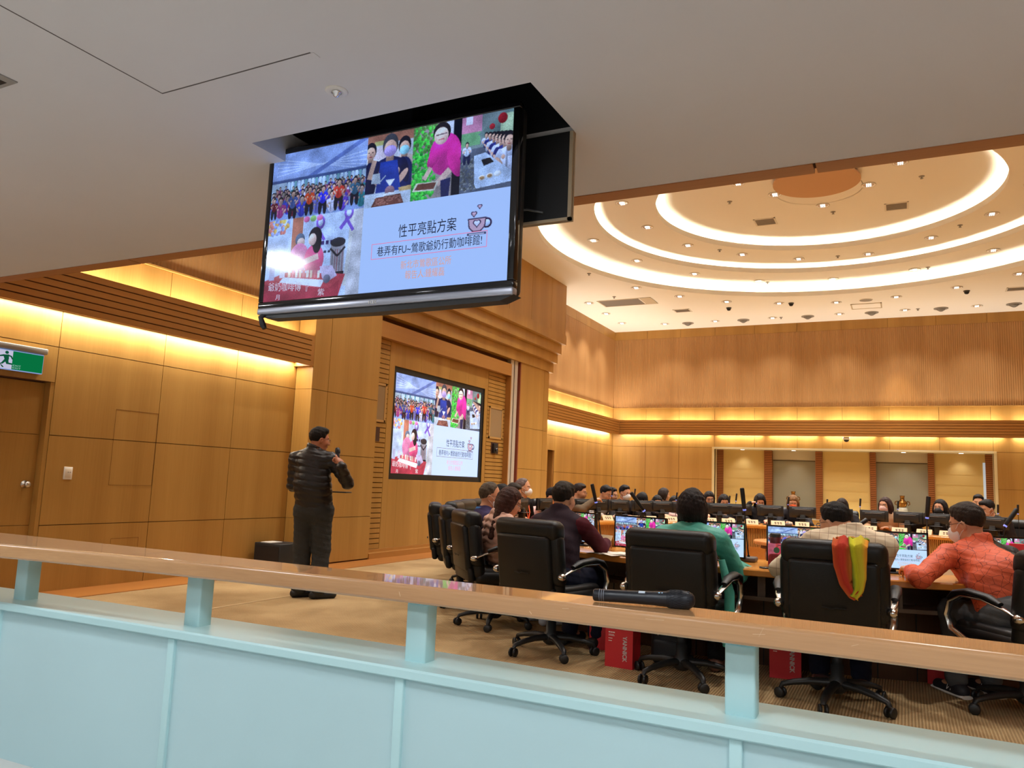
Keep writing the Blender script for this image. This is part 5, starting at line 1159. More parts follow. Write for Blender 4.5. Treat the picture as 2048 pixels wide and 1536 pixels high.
for i, dg in enumerate((-117.3, -125.5, -131.1, -137.1, -148.0, -152.9, -158.9, -165.6, -171.6, -187.5, -194.4, -200.0, -205.1)):
    name_card(polar(dg, 3.33, TZ), math.radians(dg), 'cream folded name card on the far table, %s from the left' % ['first', 'second', 'third', 'fourth', 'fifth', 'sixth', 'seventh', 'eighth', 'ninth', 'tenth', 'eleventh', 'twelfth', 'thirteenth'][i], 'name cards on the far table')
name_card(polar(19.5, 3.32, TZ), math.radians(19.5), 'cream folded name card on the near table beside the person in orange', 'name cards on the near table', 1.25)
name_card(polar(-25.0, 3.28, TZ), math.radians(-25), 'cream folded name card on the near table beyond the person in maroon', 'name cards on the near table', 1.25)
# gooseneck microphones
M_GN = mat('gooseneck_black', (0.01, 0.01, 0.011), 0.4); M_LED = mat('mic_led_ring', hexc(150, 160, 210), 0.3, emit=hexc(120, 140, 255), estr=0.8)
def goose(base, bend, tip, head, label, group, rb=0.0045, rh=0.012):
    """stem from base through bend to tip, then the head capsule from tip to head"""
    t = thing('gooseneck_microphone', label, 'microphone', base, group)
    B, Q, T, Hd = Vector(base), Vector(bend), Vector(tip), Vector(head)
    mb = MB(); mb.rbox((B.x - 0.055, B.y - 0.075, B.z), (B.x + 0.055, B.y + 0.075, B.z + 0.034), 0.012, seg=3); obj('base', mb, mat('mic_base_grey', hexc(92, 86, 84), 0.5), t)
    pts = [B + Vector((0, 0, 0.03)), B * 0.6 + Q * 0.4, Q, Q * 0.45 + T * 0.55, T]; mb = MB(); mb.tube(pts, rb, 7); mb.tube([B + Vector((0, 0, 0.03)), B + (Q - B) * 0.12 + Vector((0, 0, 0.02))], rb * 1.8, 8); obj('stem', mb, M_GN, t)
    d = (Hd - T); mb = MB(); mb.tube([T + d * 0.02, T + d * 0.1, T + d * 0.3, T + d * 0.95, Hd], [rh * 0.7, rh * 0.95, rh, rh * 1.05, rh * 0.85], 12); obj('capsule', mb, M_GN, t)
    mb = MB(); mb.tube([T - d.normalized() * 0.004, T + d.normalized() * 0.010], rh * 0.78, 10); obj('led_ring', mb, M_LED, t)
for i, (dg, h) in enumerate(((-122.5, 1.13), (-129.1, 1.13), (-140.7, 1.10), (-154.3, 1.08), (-156.0, 1.12), (-161.0, 1.10), (-168.5, 1.10), (-177.4, 1.09), (-184.8, 1.12), (-193.0, 1.11), (-205.9, 1.12), (-213.9, 1.12), (-218.0, 1.13))):
    b = polar(dg, 3.62, TZ); tp = polar(dg, 3.60, h - 0.09); hd = polar(dg - 0.15, 3.59, h + 0.03)
    goose(b, b * 0.5 + tp * 0.5, tp, hd, 'thin gooseneck microphone on the far table, %s from the left' % ['first', 'second', 'third', 'fourth', 'fifth', 'sixth', 'seventh', 'eighth', 'ninth', 'tenth', 'eleventh', 'twelfth', 'thirteenth'][i], 'gooseneck microphones on the far table', 0.004, 0.013)
# near gooseneck microphones
NEARG = 'gooseneck microphones on the near side of the table'
def G(b, t_, h, label):
    b = Vector(b); t_ = Vector(t_); goose(b, b * 0.45 + t_ * 0.55 + Vector((0, 0, 0.02)), t_, h, label, NEARG, 0.0052, 0.0155)
G((-2.28, 6.26, TZ), (-2.354, 6.288, 1.048), (-2.381, 6.252, 1.203), 'tall gooseneck microphone tilted left, just right of the person in maroon')
G((-1.795, 6.16, TZ), (-1.869, 6.089, 1.005), (-1.959, 6.023, 1.148), 'gooseneck microphone leaning left behind the monitor left of the person in teal')
G((-1.02, 5.90, TZ), (-1.047, 5.878, 1.059), (-1.06, 5.849, 1.218), 'upright gooseneck microphone on a grey base between the teal jacket and the pink jar')
G((-0.36, 5.86, TZ), (-0.305, 5.872, 0.976), (-0.233, 5.9, 1.037), 'gooseneck microphone bent far right behind the rainbow scarf sitter')
G((0.13, 6.28, TZ), (0.142, 6.40, 1.056), (0.155, 6.39, 1.211), 'tall upright gooseneck microphone left of the person in orange')
G((0.56, 6.33, TZ), (0.612, 6.33, 1.03), (0.687, 6.35, 1.149), 'gooseneck microphone leaning right behind the person in orange')

# pink plastic jar, snack, phone and papers on the near table
t = thing('storage_jar', 'clear pink plastic jar with a dark red lid on the near table', 'jar', (-0.80, 5.66, TZ))
def clear(name, col, alpha):
    m = mat(name, col, 0.08, spec=0.5); m.node_tree.nodes['Principled BSDF'].inputs['Transmission Weight'].default_value = alpha; m.node_tree.nodes['Principled BSDF'].inputs['IOR'].default_value = 1.15; return m
mb = MB(); c = (-0.80, 5.66, TZ)
mb.rbox((c[0] - 0.045, c[1] - 0.045, TZ), (c[0] + 0.045, c[1] + 0.045, TZ + 0.16), 0.012, seg=3); obj('body', mb, clear('pink_clear_plastic', hexc(246, 120, 130), 0.75), t)
mb = MB(); mb.rbox((c[0] - 0.04, c[1] - 0.04, TZ + 0.003), (c[0] + 0.04, c[1] + 0.04, TZ + 0.085), 0.015, seg=3); obj('snack_filling', mb, mat('red_snack', hexc(206, 60, 62), 0.6, bump=(60, 0.8), vary=(50, 0.4)), t)
mb = MB(); mb.lathe([(0.037, 0.158), (0.037, 0.18), (0.036, 0.20), (0.034, 0.205), (0.001, 0.206)], c, 24); obj('lid', mb, mat('dark_red_lid', hexc(92, 22, 34), 0.35), t)
mb = MB(); mb.lathe([(0.036, 0.20), (0.036, 0.222), (0.03, 0.226), (0.001, 0.226)], c, 20); obj('lid_top', mb, M_NYLON, t)
mb = MB(); mb.disc((c[0] + 0.014, c[1] - 0.0465, TZ + 0.115), 0.02, 20, n=(0, -1, 0)); obj('label_sticker', mb, mat('green_sticker', hexc(60, 110, 84), 0.5), t)
t = thing('phone', 'dark mobile phone lying in front of the pink jar', 'phone', (-0.80, 5.50, TZ)); M = Matrix.Rotation(0.5, 4, 'Z')
mb = MB(); mb.rbox((-0.075, -0.036, 0), (0.075, 0.036, 0.009), 0.004, seg=2, M=M); obj('case', mb, M_NYLON, t, local=True)
mb = MB(); mb.rbox((-0.07, -0.032, 0.0085), (0.07, 0.032, 0.0095), 0.0004, seg=1, M=M); obj('screen', mb, M_GLOSS, t, local=True)
mb = MB(); mb.rbox((-0.775, 5.445, TZ), (-0.69, 5.485, TZ + 0.022), 0.009, seg=3); setp(obj('snack_packet', mb, mat('orange_packet', hexc(216, 92, 60), 0.4)), 'small orange snack packet on the table edge by the pink jar', 'packet')
t = thing('paper_stack', 'loose white papers under the forearm of the person in maroon', 'papers', (-1.93, 5.60, TZ))
mb = MB()
for k in range(5):
    M = Matrix.Translation((-1.97 + 0.05 * k, 5.58 + 0.02 * k, TZ + 0.001 + 0.002 * k)) @ Matrix.Rotation(0.25 * k - 0.4, 4, 'Z'); n = 8
    vs = [M @ Vector((-0.15 + 0.30 * i / n, -0.105 + 0.21 * j, 0.006 * math.sin(i * 0.9 + k) ** 2 + 0.012 * (i / n) ** 3 * j)) for i in range(n + 1) for j in (0, 1)]
    mb.add(vs, [(2 * i, 2 * i + 2, 2 * i + 3, 2 * i + 1) for i in range(n)], 0, True)
obj('sheets', mb, mat('paper_white', hexc(244, 232, 214), 0.8), t)

# rainbow scarf over the back of the third chair
def scarf():
    mb = MB(); cols = []
    def strip(path, w, cA, cB, seed):
        path = [Vector(p) for p in path]; n = 30; m = 10
        P_ = []
        for i in range(n + 1):
            s = i / n * (len(path) - 1); k = min(int(s), len(path) - 2); f = s - k; P_.append(path[k].lerp(path[k + 1], f * f * (3 - 2 * f)))
        o = len(mb.v); vs = []; cc = []
        for i, p in enumerate(P_):
            tg = (P_[min(i + 1, n)] - P_[max(i - 1, 0)]).normalized(); nrm = Vector((0, -1, 0)) if abs(tg.y) < 0.8 else Vector((0, 0, 1)); sd = tg.cross(nrm).normalized(); nn = sd.cross(tg).normalized()
            ww = w[min(int(i / n * (len(w) - 1)), len(w) - 2)] * (1 - (i / n * (len(w) - 1)) % 1) + w[min(int(i / n * (len(w) - 1)) + 1, len(w) - 1)] * ((i / n * (len(w) - 1)) % 1)
            for j in range(m + 1):
                u = j / m * 2 - 1
                fold = 0.009 * math.sin(u * 5 + seed + i * 0.12) + 0.004 * math.sin(u * 11 + i * 0.35 + seed)
                vs.append(p + sd * (u * ww) + nn * (fold + 0.004 - 0.012 * u * u)); g = (u + 1) / 2 + 0.10 * math.sin(i * 0.25 + seed)
                stops = cA; x = max(0, min(0.999, g)) * (len(stops) - 1); a = int(x); c = [stops[a][q] * (1 - (x - a)) + stops[a + 1][q] * (x - a) for q in range(3)]; cc.append(c)
        for i in range(n):
            for j in range(m):
                q = i * (m + 1) + j; mb.f.append([o + q, o + q + 1, o + q + m + 2, o + q + m + 1]); mb.m.append(0); mb.sm.append(True)
        mb.v += [tuple(v) for v in vs]; cols.extend(cc)
    red, orange, yel, grn = hexc(186, 60, 44), hexc(206, 124, 48), hexc(200, 188, 52), hexc(112, 132, 48)
    yb = 4.575
    strip([(-0.300, 4.90, 0.84), (-0.300, 4.86, 0.955), (-0.30, 4.70, 0.968), (-0.302, yb + 0.02, 0.93), (-0.302, yb, 0.82), (-0.285, yb - 0.01, 0.72), (-0.245, yb - 0.012, 0.664), (-0.216, yb - 0.008, 0.70)], [0.05, 0.05, 0.05, 0.052, 0.045, 0.03, 0.022, 0.02], [orange, orange, red, red, red, hexc(216, 84, 30)], None, 0.3) if False else None
    strip([(-0.305, 4.88, 0.86), (-0.305, 4.84, 0.955), (-0.305, 4.70, 0.967), (-0.308, yb + 0.01, 0.93), (-0.304, yb, 0.82), (-0.287, yb - 0.008, 0.73), (-0.250, yb - 0.010, 0.668), (-0.222, yb - 0.006, 0.690)], [0.05, 0.05, 0.052, 0.05, 0.045, 0.032, 0.022, 0.018], [orange, red, red, hexc(190, 72, 42), hexc(186, 92, 44)], None, 0.4)
    strip([(-0.232, 4.88, 0.86), (-0.232, 4.84, 0.957), (-0.230, 4.70, 0.970), (-0.226, yb + 0.006, 0.935), (-0.222, yb - 0.004, 0.84), (-0.222, yb - 0.014, 0.76), (-0.228, yb - 0.018, 0.70), (-0.250, yb - 0.018, 0.662)], [0.05, 0.05, 0.052, 0.046, 0.036, 0.034, 0.026, 0.018], [hexc(226, 150, 50), yel, yel, hexc(200, 200, 40), grn], None, 1.7)
    o = obj('rainbow_scarf', mb, attr_mat('scarf_cloth', rough=0.85, spec=0.15, bump=(60, 0.25)))
    at = o.data.attributes.new('Col', 'FLOAT_COLOR', 'POINT'); at.data.foreach_set('color', np.concatenate([np.array(cols), np.ones((len(cols), 1))], 1).ravel())
    sm = o.modifiers.new('thickness', 'SOLIDIFY'); sm.thickness = 0.004
    setp(o, 'rainbow coloured scarf hanging over the back of a black office chair', 'scarf')
scarf()

# shopping bags
M_RED = mat('red_paper_bag', hexc(206, 38, 46), 0.5, bump=(14, 0.1)); M_REDW = mat('bag_print_white', hexc(240, 226, 220), 0.6)
def paper_bag(x, y, rz, w, d, h, label, lettering=True, handles=True, group='red paper gift bags', z=0.0):
    t = thing('paper_bag', label, 'bag', (x, y, z), group, rz); mb = MB(); i = 0.012
    vs = [(-w/2, -d/2, 0), (w/2, -d/2, 0), (w/2, d/2, 0), (-w/2, d/2, 0), (-w/2, -d/2, h), (w/2, -d/2, h), (w/2, d/2, h), (-w/2, d/2, h), (-w/2 + i, 0, h * 0.55), (w/2 - i, 0, h * 0.55)]
    mb.add(vs, [(0, 3, 2, 1), (0, 1, 5, 4), (1, 2, 9, 5), (2, 6, 9), (6, 5, 9), (2, 3, 7, 6), (3, 0, 8, 7), (0, 4, 8), (4, 7, 8)])
    obj('bag_body', mb, M_RED, t, local=True)
    if lettering:
        mb = MB(); P_, F_ = fit_text('YANNICK', 1.0); L_ = P_[:, 0].max(); 
        for ox, oz in ((0, 0), (0.0016, 0), (-0.0016, 0), (0, 0.0016), (0, -0.0016)): mb.add([(w * 0.22 + (p[1] - 0.35) * 0.040 + ox, -d/2 - 0.0012, h * 0.84 - p[0] / L_ * h * 0.66 + oz) for p in P_], F_)
        for k, (zz, ww, hh) in enumerate(((0.90, 0.24, 0.03), (0.85, 0.20, 0.012), (0.82, 0.22, 0.012), (0.745, 0.15, 0.02), (0.68, 0.13, 0.02))):
            for q in range(3 if hh > 0.015 else 1):
                x0 = -w * 0.38 + q * ww * w / 3; mb.add([(x0, -d/2 - 0.0012, zz * h), (x0 + ww * w / (3.6 if hh > 0.015 else 1), -d/2 - 0.0012, zz * h), (x0 + ww * w / (3.6 if hh > 0.015 else 1), -d/2 - 0.0012, (zz + hh) * h), (x0, -d/2 - 0.0012, (zz + hh) * h)], [(0, 1, 2, 3)])
        obj('printed_lettering', mb, M_REDW, t, local=True)
    if handles:
        for s in (-1, 1):
            mb = MB(); mb.tube([(-w * 0.18, s * d / 2 * 0.96, h - 0.01), (-w * 0.16, s * d * 0.45, h + 0.05), (0, s * d * 0.42, h + 0.075), (w * 0.16, s * d * 0.45, h + 0.05), (w * 0.18, s * d / 2 * 0.96, h - 0.01)], 0.003, 6); obj('handle', mb, mat('bag_cord', hexc(170, 24, 32), 0.7), t, local=True)
    return t
paper_bag(-1.715, 5.165, -0.04, 0.195, 0.15, 0.245, 'red paper bag with white lettering on the carpet between the maroon and teal sitters')
paper_bag(-0.725, 5.54, 0.15, 0.195, 0.15, 0.245, 'red paper bag with white lettering on the carpet left of the rainbow scarf chair')
paper_bag(-2.02, 5.62, 0.3, 0.195, 0.15, 0.245, 'red paper bag under the table by the feet of the person in maroon', lettering=False)
paper_bag(0.22, 5.98, -0.2, 0.195, 0.15, 0.245, 'red paper bag under the table by the feet of the person in orange', lettering=False)
b = polar(-119.5, 3.62, TZ); paper_bag(b.x, b.y, math.radians(-119.5) + 0.5, 0.155, 0.08, 0.235, 'small red paper bag with a white emblem standing on the far left of the table', lettering=False)
mb = MB(); mb.lathe([(0.026, 0), (0.026, 0.001), (0.016, 0.001), (0.016, 0)], M=Matrix.Translation((0.005, -0.0412, 0.16)) @ Matrix.Rotation(PI / 2, 4, 'X'), seg=20); mb.box((-0.012, -0.042, 0.118), (0.022, -0.0405, 0.126))
bg = [o for o in COL.objects if o.name.startswith('paper_bag')][-1]; obj('printed_emblem', mb, M_REDW, bg, local=True)
t = thing('backpack', 'black backpack with a metal zip on the carpet beside the red bag', 'bag', (-1.46, 5.42, 0))
mb = MB(); mb.rbox((-1.58, 5.33, 0), (-1.34, 5.50, 0.32), 0.05, seg=4); obj('body', mb, mat('black_nylon_cloth', (0.012, 0.012, 0.014), 0.65, bump=(120, 0.2)), t)
mb = MB(); mb.rbox((-1.555, 5.305, 0.02), (-1.365, 5.35, 0.17), 0.02, seg=3); obj('front_pocket', mb, mat('black_nylon_cloth', (0.012, 0.012, 0.014), 0.65), t)
mb = MB(); mb.tube([(-1.52, 5.325, 0.235), (-1.515, 5.32, 0.20)], 0.004, 6); mb.tube([(-1.525, 5.325, 0.20), (-1.51, 5.32, 0.235)], 0.0035, 6); mb.ell((-1.40, 5.322, 0.215), (0.006, 0.004, 0.004)); obj('zip_pull', mb, M_CHROME, t)
mb = MB(); mb.rbox((0.60, 6.02, TZ), (0.86, 6.04, TZ + 0.24), 0.003, seg=1, M=None); setp(obj('red_folder', mb, mat('red_folder', hexc(206, 40, 44), 0.4)), 'red folder standing at the right edge behind the person in orange', 'folder')
# black subwoofer box by the left wall with a white disc in front
t = thing('floor_speaker', 'black box loudspeaker on the floor in the corner behind the presenter', 'speaker', (-6.88, 7.30, 0))
mb = MB(); mb.rbox((-7.08, 7.16, 0.0), (-6.66, 7.52, 0.34), 0.01, seg=2); obj('cabinet', mb, mat('matt_black_plastic', (0.012, 0.012, 0.013), 0.5), t)
mb = MB(); mb.box((-7.06, 7.155, 0.03), (-6.68, 7.165, 0.31)); obj('grille', mb, M_BLACK, t)
mb = MB(); mb.box((-7.02, 7.2, 0.34), (-6.86, 7.4, 0.346)); obj('top_sheet', mb, M_WHITE, t)
mb = MB(); mb.lathe([(0.001, 0), (0.055, 0), (0.058, 0.01), (0.05, 0.02), (0.001, 0.022)], M=Matrix.Translation((-6.66, 6.86, 0.06)) @ Matrix.Rotation(PI / 2, 4, 'X'), seg=22); mb.box((-6.70, 6.83, 0.0), (-6.62, 6.87, 0.012)); setp(obj('white_disc', mb, M_WHITE), 'small white round disc on a foot in front of the black floor speaker', 'disc')
# vases on the niche shelf
M_VASE = mat('bronze_vase', hexc(150, 104, 44), 0.25, metal=0.7, vary=(22, 0.5)); M_VST = mat('glass_plinth', hexc(206, 206, 190), 0.2)
for x, w in ((-0.05, 'in the right grey bay of the far niche'), (-2.525, 'in the left grey bay behind the orange mask')):
    y, z0 = YF + 0.24, 0.93; t = thing('ornate_vase', 'ornate bronze vase on a pale stand ' + w, 'vase', (x, y, NZ0), 'vases in the far niche')
    mb = MB(); mb.lathe([(0.001, 0), (0.075, 0), (0.085, 0.02), (0.10, 0.05), (0.115, 0.09), (0.105, 0.13), (0.07, 0.16), (0.05, 0.18), (0.045, 0.22), (0.055, 0.27), (0.06, 0.28), (0.045, 0.28), (0.035, 0.22), (0.001, 0.2)], (x, y, z0 + 0.02), 28); obj('body', mb, M_VASE, t)
    for s in (-1, 1):
        mb = MB(); mb.tube([(x + s * 0.10, y, z0 + 0.17), (x + s * 0.15, y, z0 + 0.15), (x + s * 0.16, y, z0 + 0.10), (x + s * 0.12, y, z0 + 0.07)], 0.012, 8); obj('handle', mb, M_VASE, t)
    mb = MB(); mb.lathe([(0.001, NZ0), (0.12, NZ0), (0.12, 0.90), (0.10, 0.945), (0.001, 0.95)], (x, y, 0), 24); obj('stand', mb, M_VST, t)
# niche lamps: three in the head, a line of light along the sill
for x in (-3.77, -2.5, 0.0, 1.2):
    mb = MB(); mb.lathe([(0.05, 0), (0.05, -0.006), (0.035, -0.006), (0.001, -0.004)], (x, YF + 0.16, NZ1), 18); setp(obj('niche_downlight', mb, M_LAMP), 'small downlight in the head of the far niche, ' + {-3.77: 'leftmost', -2.5: 'second from the left', 0.0: 'third from the left', 1.2: 'rightmost'}[x], 'ceiling light', 'niche downlights')
    spot('niche_downlight_beam', (x, YF + 0.16, NZ1 - 0.03), 9, WARM2, angle=1.9, blend=0.9)
for a, b, k in BAYS:
    if k == 'a': area('niche_sill_light', ((a + b) / 2, YF + 0.30, NZ0 + 0.02), (PI, 0, 0), (b - a) * 0.9, 0.05, 3.2, (1.0, 0.9, 0.6))
# ------------------------------------------------------------------ people: bodies as smooth distance fields meshed to one surface
V3 = lambda *a: np.array(a, dtype=np.float32)
def nrm(v): v = np.asarray(v, dtype=np.float32); return v / (np.linalg.norm(v) + 1e-9)
class SDF:
    def __init__(s, h): s.h = h; s.p = []
    def cap(s, a, b, ra, rb=None, k=0.02, op='+', flat=None):
        """tapered capsule; flat=(axis vector, factor) squeezes it along an axis"""
        s.p.append(('c', np.float32(a), np.float32(b), ra, ra if rb is None else rb, k, op, flat)); return s
    def ell(s, c, r, R=None, k=0.02, op='+'):
        s.p.append(('e', np.float32(c), np.float32(r), np.eye(3, dtype=np.float32) if R is None else np.float32(R), None, k, op, None)); return s
    def bounds(s):
        lo, hi = np.full(3, 1e9), np.full(3, -1e9)
        for q in s.p:
            if q[6] == '-': continue
            if q[0] == 'c':
                m = max(q[3], q[4]); lo = np.minimum(lo, np.minimum(q[1], q[2]) - m); hi = np.maximum(hi, np.maximum(q[1], q[2]) + m)
            else:
                e = np.abs(q[3]) @ q[2]; lo = np.minimum(lo, q[1] - e); hi = np.maximum(hi, q[1] + e)
        return lo - 0.03, hi + 0.03
    def field(s):
        lo, hi = s.bounds(); h = s.h; n = np.ceil((hi - lo) / h).astype(int) + 1
        ax = [np.float32(lo[i]) + np.arange(n[i], dtype=np.float32) * np.float32(h) for i in range(3)]
        D = np.full(n, 0.15, np.float32)
        for q in s.p:
            k = q[5]; pad = k + 2.5 * h + 0.01
            if q[0] == 'c': m = max(q[3], q[4]); a, b = np.minimum(q[1], q[2]) - m, np.maximum(q[1], q[2]) + m
            else: e = np.abs(q[3]) @ q[2]; a, b = q[1] - e, q[1] + e
            i0 = np.clip(np.floor((a - pad - lo) / h).astype(int), 0, n); i1 = np.clip(np.ceil((b + pad - lo) / h).astype(int) + 1, 0, n)
            if np.any(i1 <= i0): continue
            X, Y, Z = np.meshgrid(ax[0][i0[0]:i1[0]], ax[1][i0[1]:i1[1]], ax[2][i0[2]:i1[2]], indexing='ij')
            if q[0] == 'c':
                px, py, pz = X - q[1][0], Y - q[1][1], Z - q[1][2]; d = q[2] - q[1]; L = float(d @ d) + 1e-9
                t = np.clip((px * d[0] + py * d[1] + pz * d[2]) / L, 0, 1); px -= t * d[0]; py -= t * d[1]; pz -= t * d[2]
                if q[7] is not None:
                    v, f = q[7]; dt = px * v[0] + py * v[1] + pz * v[2]; g = (1 / f - 1) * dt; px += g * v[0]; py += g * v[1]; pz += g * v[2]
                    d_ = (np.sqrt(px * px + py * py + pz * pz) - (q[3] + (q[4] - q[3]) * t)) * f
                else: d_ = np.sqrt(px * px + py * py + pz * pz) - (q[3] + (q[4] - q[3]) * t)
            else:
                P = np.stack([X - q[1][0], Y - q[1][1], Z - q[1][2]], -1) @ q[3]; k0 = np.linalg.norm(P / q[2], axis=-1); k1 = np.linalg.norm(P / (q[2] ** 2), axis=-1) + 1e-6
                d_ = k0 * (k0 - 1) / k1; d_ = np.where(k0 < 1e-3, -float(q[2].min()), d_)
            sl = tuple(slice(i0[i], i1[i]) for i in range(3)); cur = D[sl]
            if q[6] == '+':
                hh = np.clip(0.5 + 0.5 * (cur - d_) / max(k, 1e-4), 0, 1); D[sl] = cur + (d_ - cur) * hh - k * hh * (1 - hh)
            else:
                hh = np.clip(0.5 - 0.5 * (cur + d_) / max(k, 1e-4), 0, 1); D[sl] = cur + (-d_ - cur) * hh + k * hh * (1 - hh)
        return D, lo, ax
    def mesh(s, post=None):
        D, lo, ax = s.field()
        if post is not None:
            m = np.abs(D) < 0.06; I = np.nonzero(m); P = np.stack([ax[i][I[i]] for i in range(3)], -1); D[m] = post(P, D[m])
        return surface_nets(D, s.h, lo)
CORN = np.array([(i, j, k) for i in (0, 1) for j in (0, 1) for k in (0, 1)])
EDG = [(a, b) for a in range(8) for b in range(a + 1, 8) if np.abs(CORN[a] - CORN[b]).sum() == 1]
def surface_nets(D, h, lo):
    S = D < 0; n = np.array(D.shape)
    cnt = np.zeros(n - 1, np.int8)
    for c in CORN: cnt += S[c[0]:n[0] - 1 + c[0], c[1]:n[1] - 1 + c[1], c[2]:n[2] - 1 + c[2]]
    act = (cnt > 0) & (cnt < 8); ci = np.argwhere(act); idx = np.full(n - 1, -1, np.int64); idx[act] = np.arange(len(ci))
    vals = np.stack([D[ci[:, 0] + c[0], ci[:, 1] + c[1], ci[:, 2] + c[2]] for c in CORN], 1)
    acc = np.zeros((len(ci), 3)); num = np.zeros(len(ci))
    for a, b in EDG:
        va, vb = vals[:, a], vals[:, b]; cr = (va < 0) != (vb < 0); t = np.where(cr, va / np.where(cr, va - vb, 1), 0)
        acc += np.where(cr[:, None], CORN[a] + t[:, None] * (CORN[b] - CORN[a]), 0); num += cr
    verts = lo + h * (ci + acc / num[:, None]); faces = []
    for ax in range(3):
        o1, o2 = [(1, 2), (2, 0), (0, 1)][ax]
        sa = [slice(None)] * 3; sb = [slice(None)] * 3; sa[ax] = slice(0, -1); sb[ax] = slice(1, None)
        A, B = S[tuple(sa)], S[tuple(sb)]; e = np.argwhere(A != B); e = e[(e[:, o1] >= 1) & (e[:, o2] >= 1) & (e[:, o1] < n[o1] - 1) & (e[:, o2] < n[o2] - 1)]
        if not len(e): continue
        q = []
        for d1, d2 in ((-1, -1), (0, -1), (0, 0), (-1, 0)):
            f = e.copy(); f[:, o1] += d1; f[:, o2] += d2; q.append(idx[f[:, 0], f[:, 1], f[:, 2]])
        q = np.stack(q, 1); flip = ~A[e[:, 0], e[:, 1], e[:, 2]]; q[flip] = q[flip][:, ::-1]; faces.append(q)
    F_ = np.concatenate(faces); F_ = F_[(F_ >= 0).all(1)]
    return verts.astype(np.float64), F_
def np_mesh(name, V, F_, mats, parent, cols=None, mi=None):
    me = bpy.data.meshes.new(name); b = np.array(world_loc(parent)); n = len(F_)
    me.vertices.add(len(V)); me.vertices.foreach_set('co', (V - b).astype(np.float32).ravel()); me.loops.add(4 * n); me.loops.foreach_set('vertex_index', F_.astype(np.int32).ravel())
    me.polygons.add(n); me.polygons.foreach_set('loop_start', np.arange(0, 4 * n, 4, dtype=np.int32)); me.polygons.foreach_set('loop_total', np.full(n, 4, np.int32)); me.polygons.foreach_set('use_smooth', np.ones(n, bool))
    for m in mats: me.materials.append(m)
    if mi is not None: me.polygons.foreach_set('material_index', mi.astype(np.int32))
    if cols is not None: me.attributes.new('Col', 'FLOAT_COLOR', 'POINT').data.foreach_set('color', np.concatenate([cols, np.ones((len(cols), 1))], 1).astype(np.float32).ravel())
    me.update(); me.validate()
    o = bpy.data.objects.new(name, me); COL.objects.link(o); o.parent = parent; return o
def wob(P, f, s=0.0):
    x, y, z = P[:, 0] * f, P[:, 1] * f, P[:, 2] * f
    return (np.sin(x + 0.6 * z + s) * np.sin(1.3 * y - 0.4 * x + 1.1 + s) + np.sin(1.7 * z + 0.5 * y + 2.3 * s) * np.sin(0.8 * x + 1.9 * z + 0.3)) * 0.5
def ik(S, W, l1, l2, pole):
    d = W - S; L = np.linalg.norm(d); L2 = min(L, (l1 + l2) * 0.995); u = d / L; W2 = S + u * L2
    a = (l1 * l1 - l2 * l2 + L2 * L2) / (2 * L2); hgt = math.sqrt(max(l1 * l1 - a * a, 0)); pl = pole - u * (pole @ u); pl = nrm(pl)
    return S + u * a + pl * hgt, W2
SKIN = hexc(204, 150, 116)
M_SKIN = attr_mat('skin', rough=0.5, spec=0.35)
M_HAIRS = {}
def hair_mat(rgb):
    k = 'hair_%d_%d_%d' % rgb
    if k not in MATS:
        m = mat(k, hexc(*rgb), 0.55, spec=0.22, vary=(30, 0.35)); nt = m.node_tree; b = nt.nodes['Principled BSDF']
        tc = nt.nodes.new('ShaderNodeTexCoord'); mp = nt.nodes.new('ShaderNodeMapping'); mp.inputs['Scale'].default_value = (260, 260, 22); nt.links.new(tc.outputs['Object'], mp.inputs[0])
        n = nt.nodes.new('ShaderNodeTexNoise'); n.inputs['Scale'].default_value = 1.0; nt.links.new(mp.outputs[0], n.inputs['Vector']); bp = nt.nodes.new('ShaderNodeBump'); bp.inputs['Strength'].default_value = 0.7; bp.inputs['Distance'].default_value = 0.01
        nt.links.new(n.outputs['Fac'], bp.inputs['Height']); nt.links.new(bp.outputs['Normal'], b.inputs['Normal'])
    return MATS[k]
def cloth(name, rgb, rough=0.85, spec=0.15, bump=(160, 0.15), vary=None): return mat(name, hexc(*rgb), rough, spec=spec, bump=bump, vary=vary)
M_MASKW = mat('mask_white', hexc(226, 226, 224), 0.8)

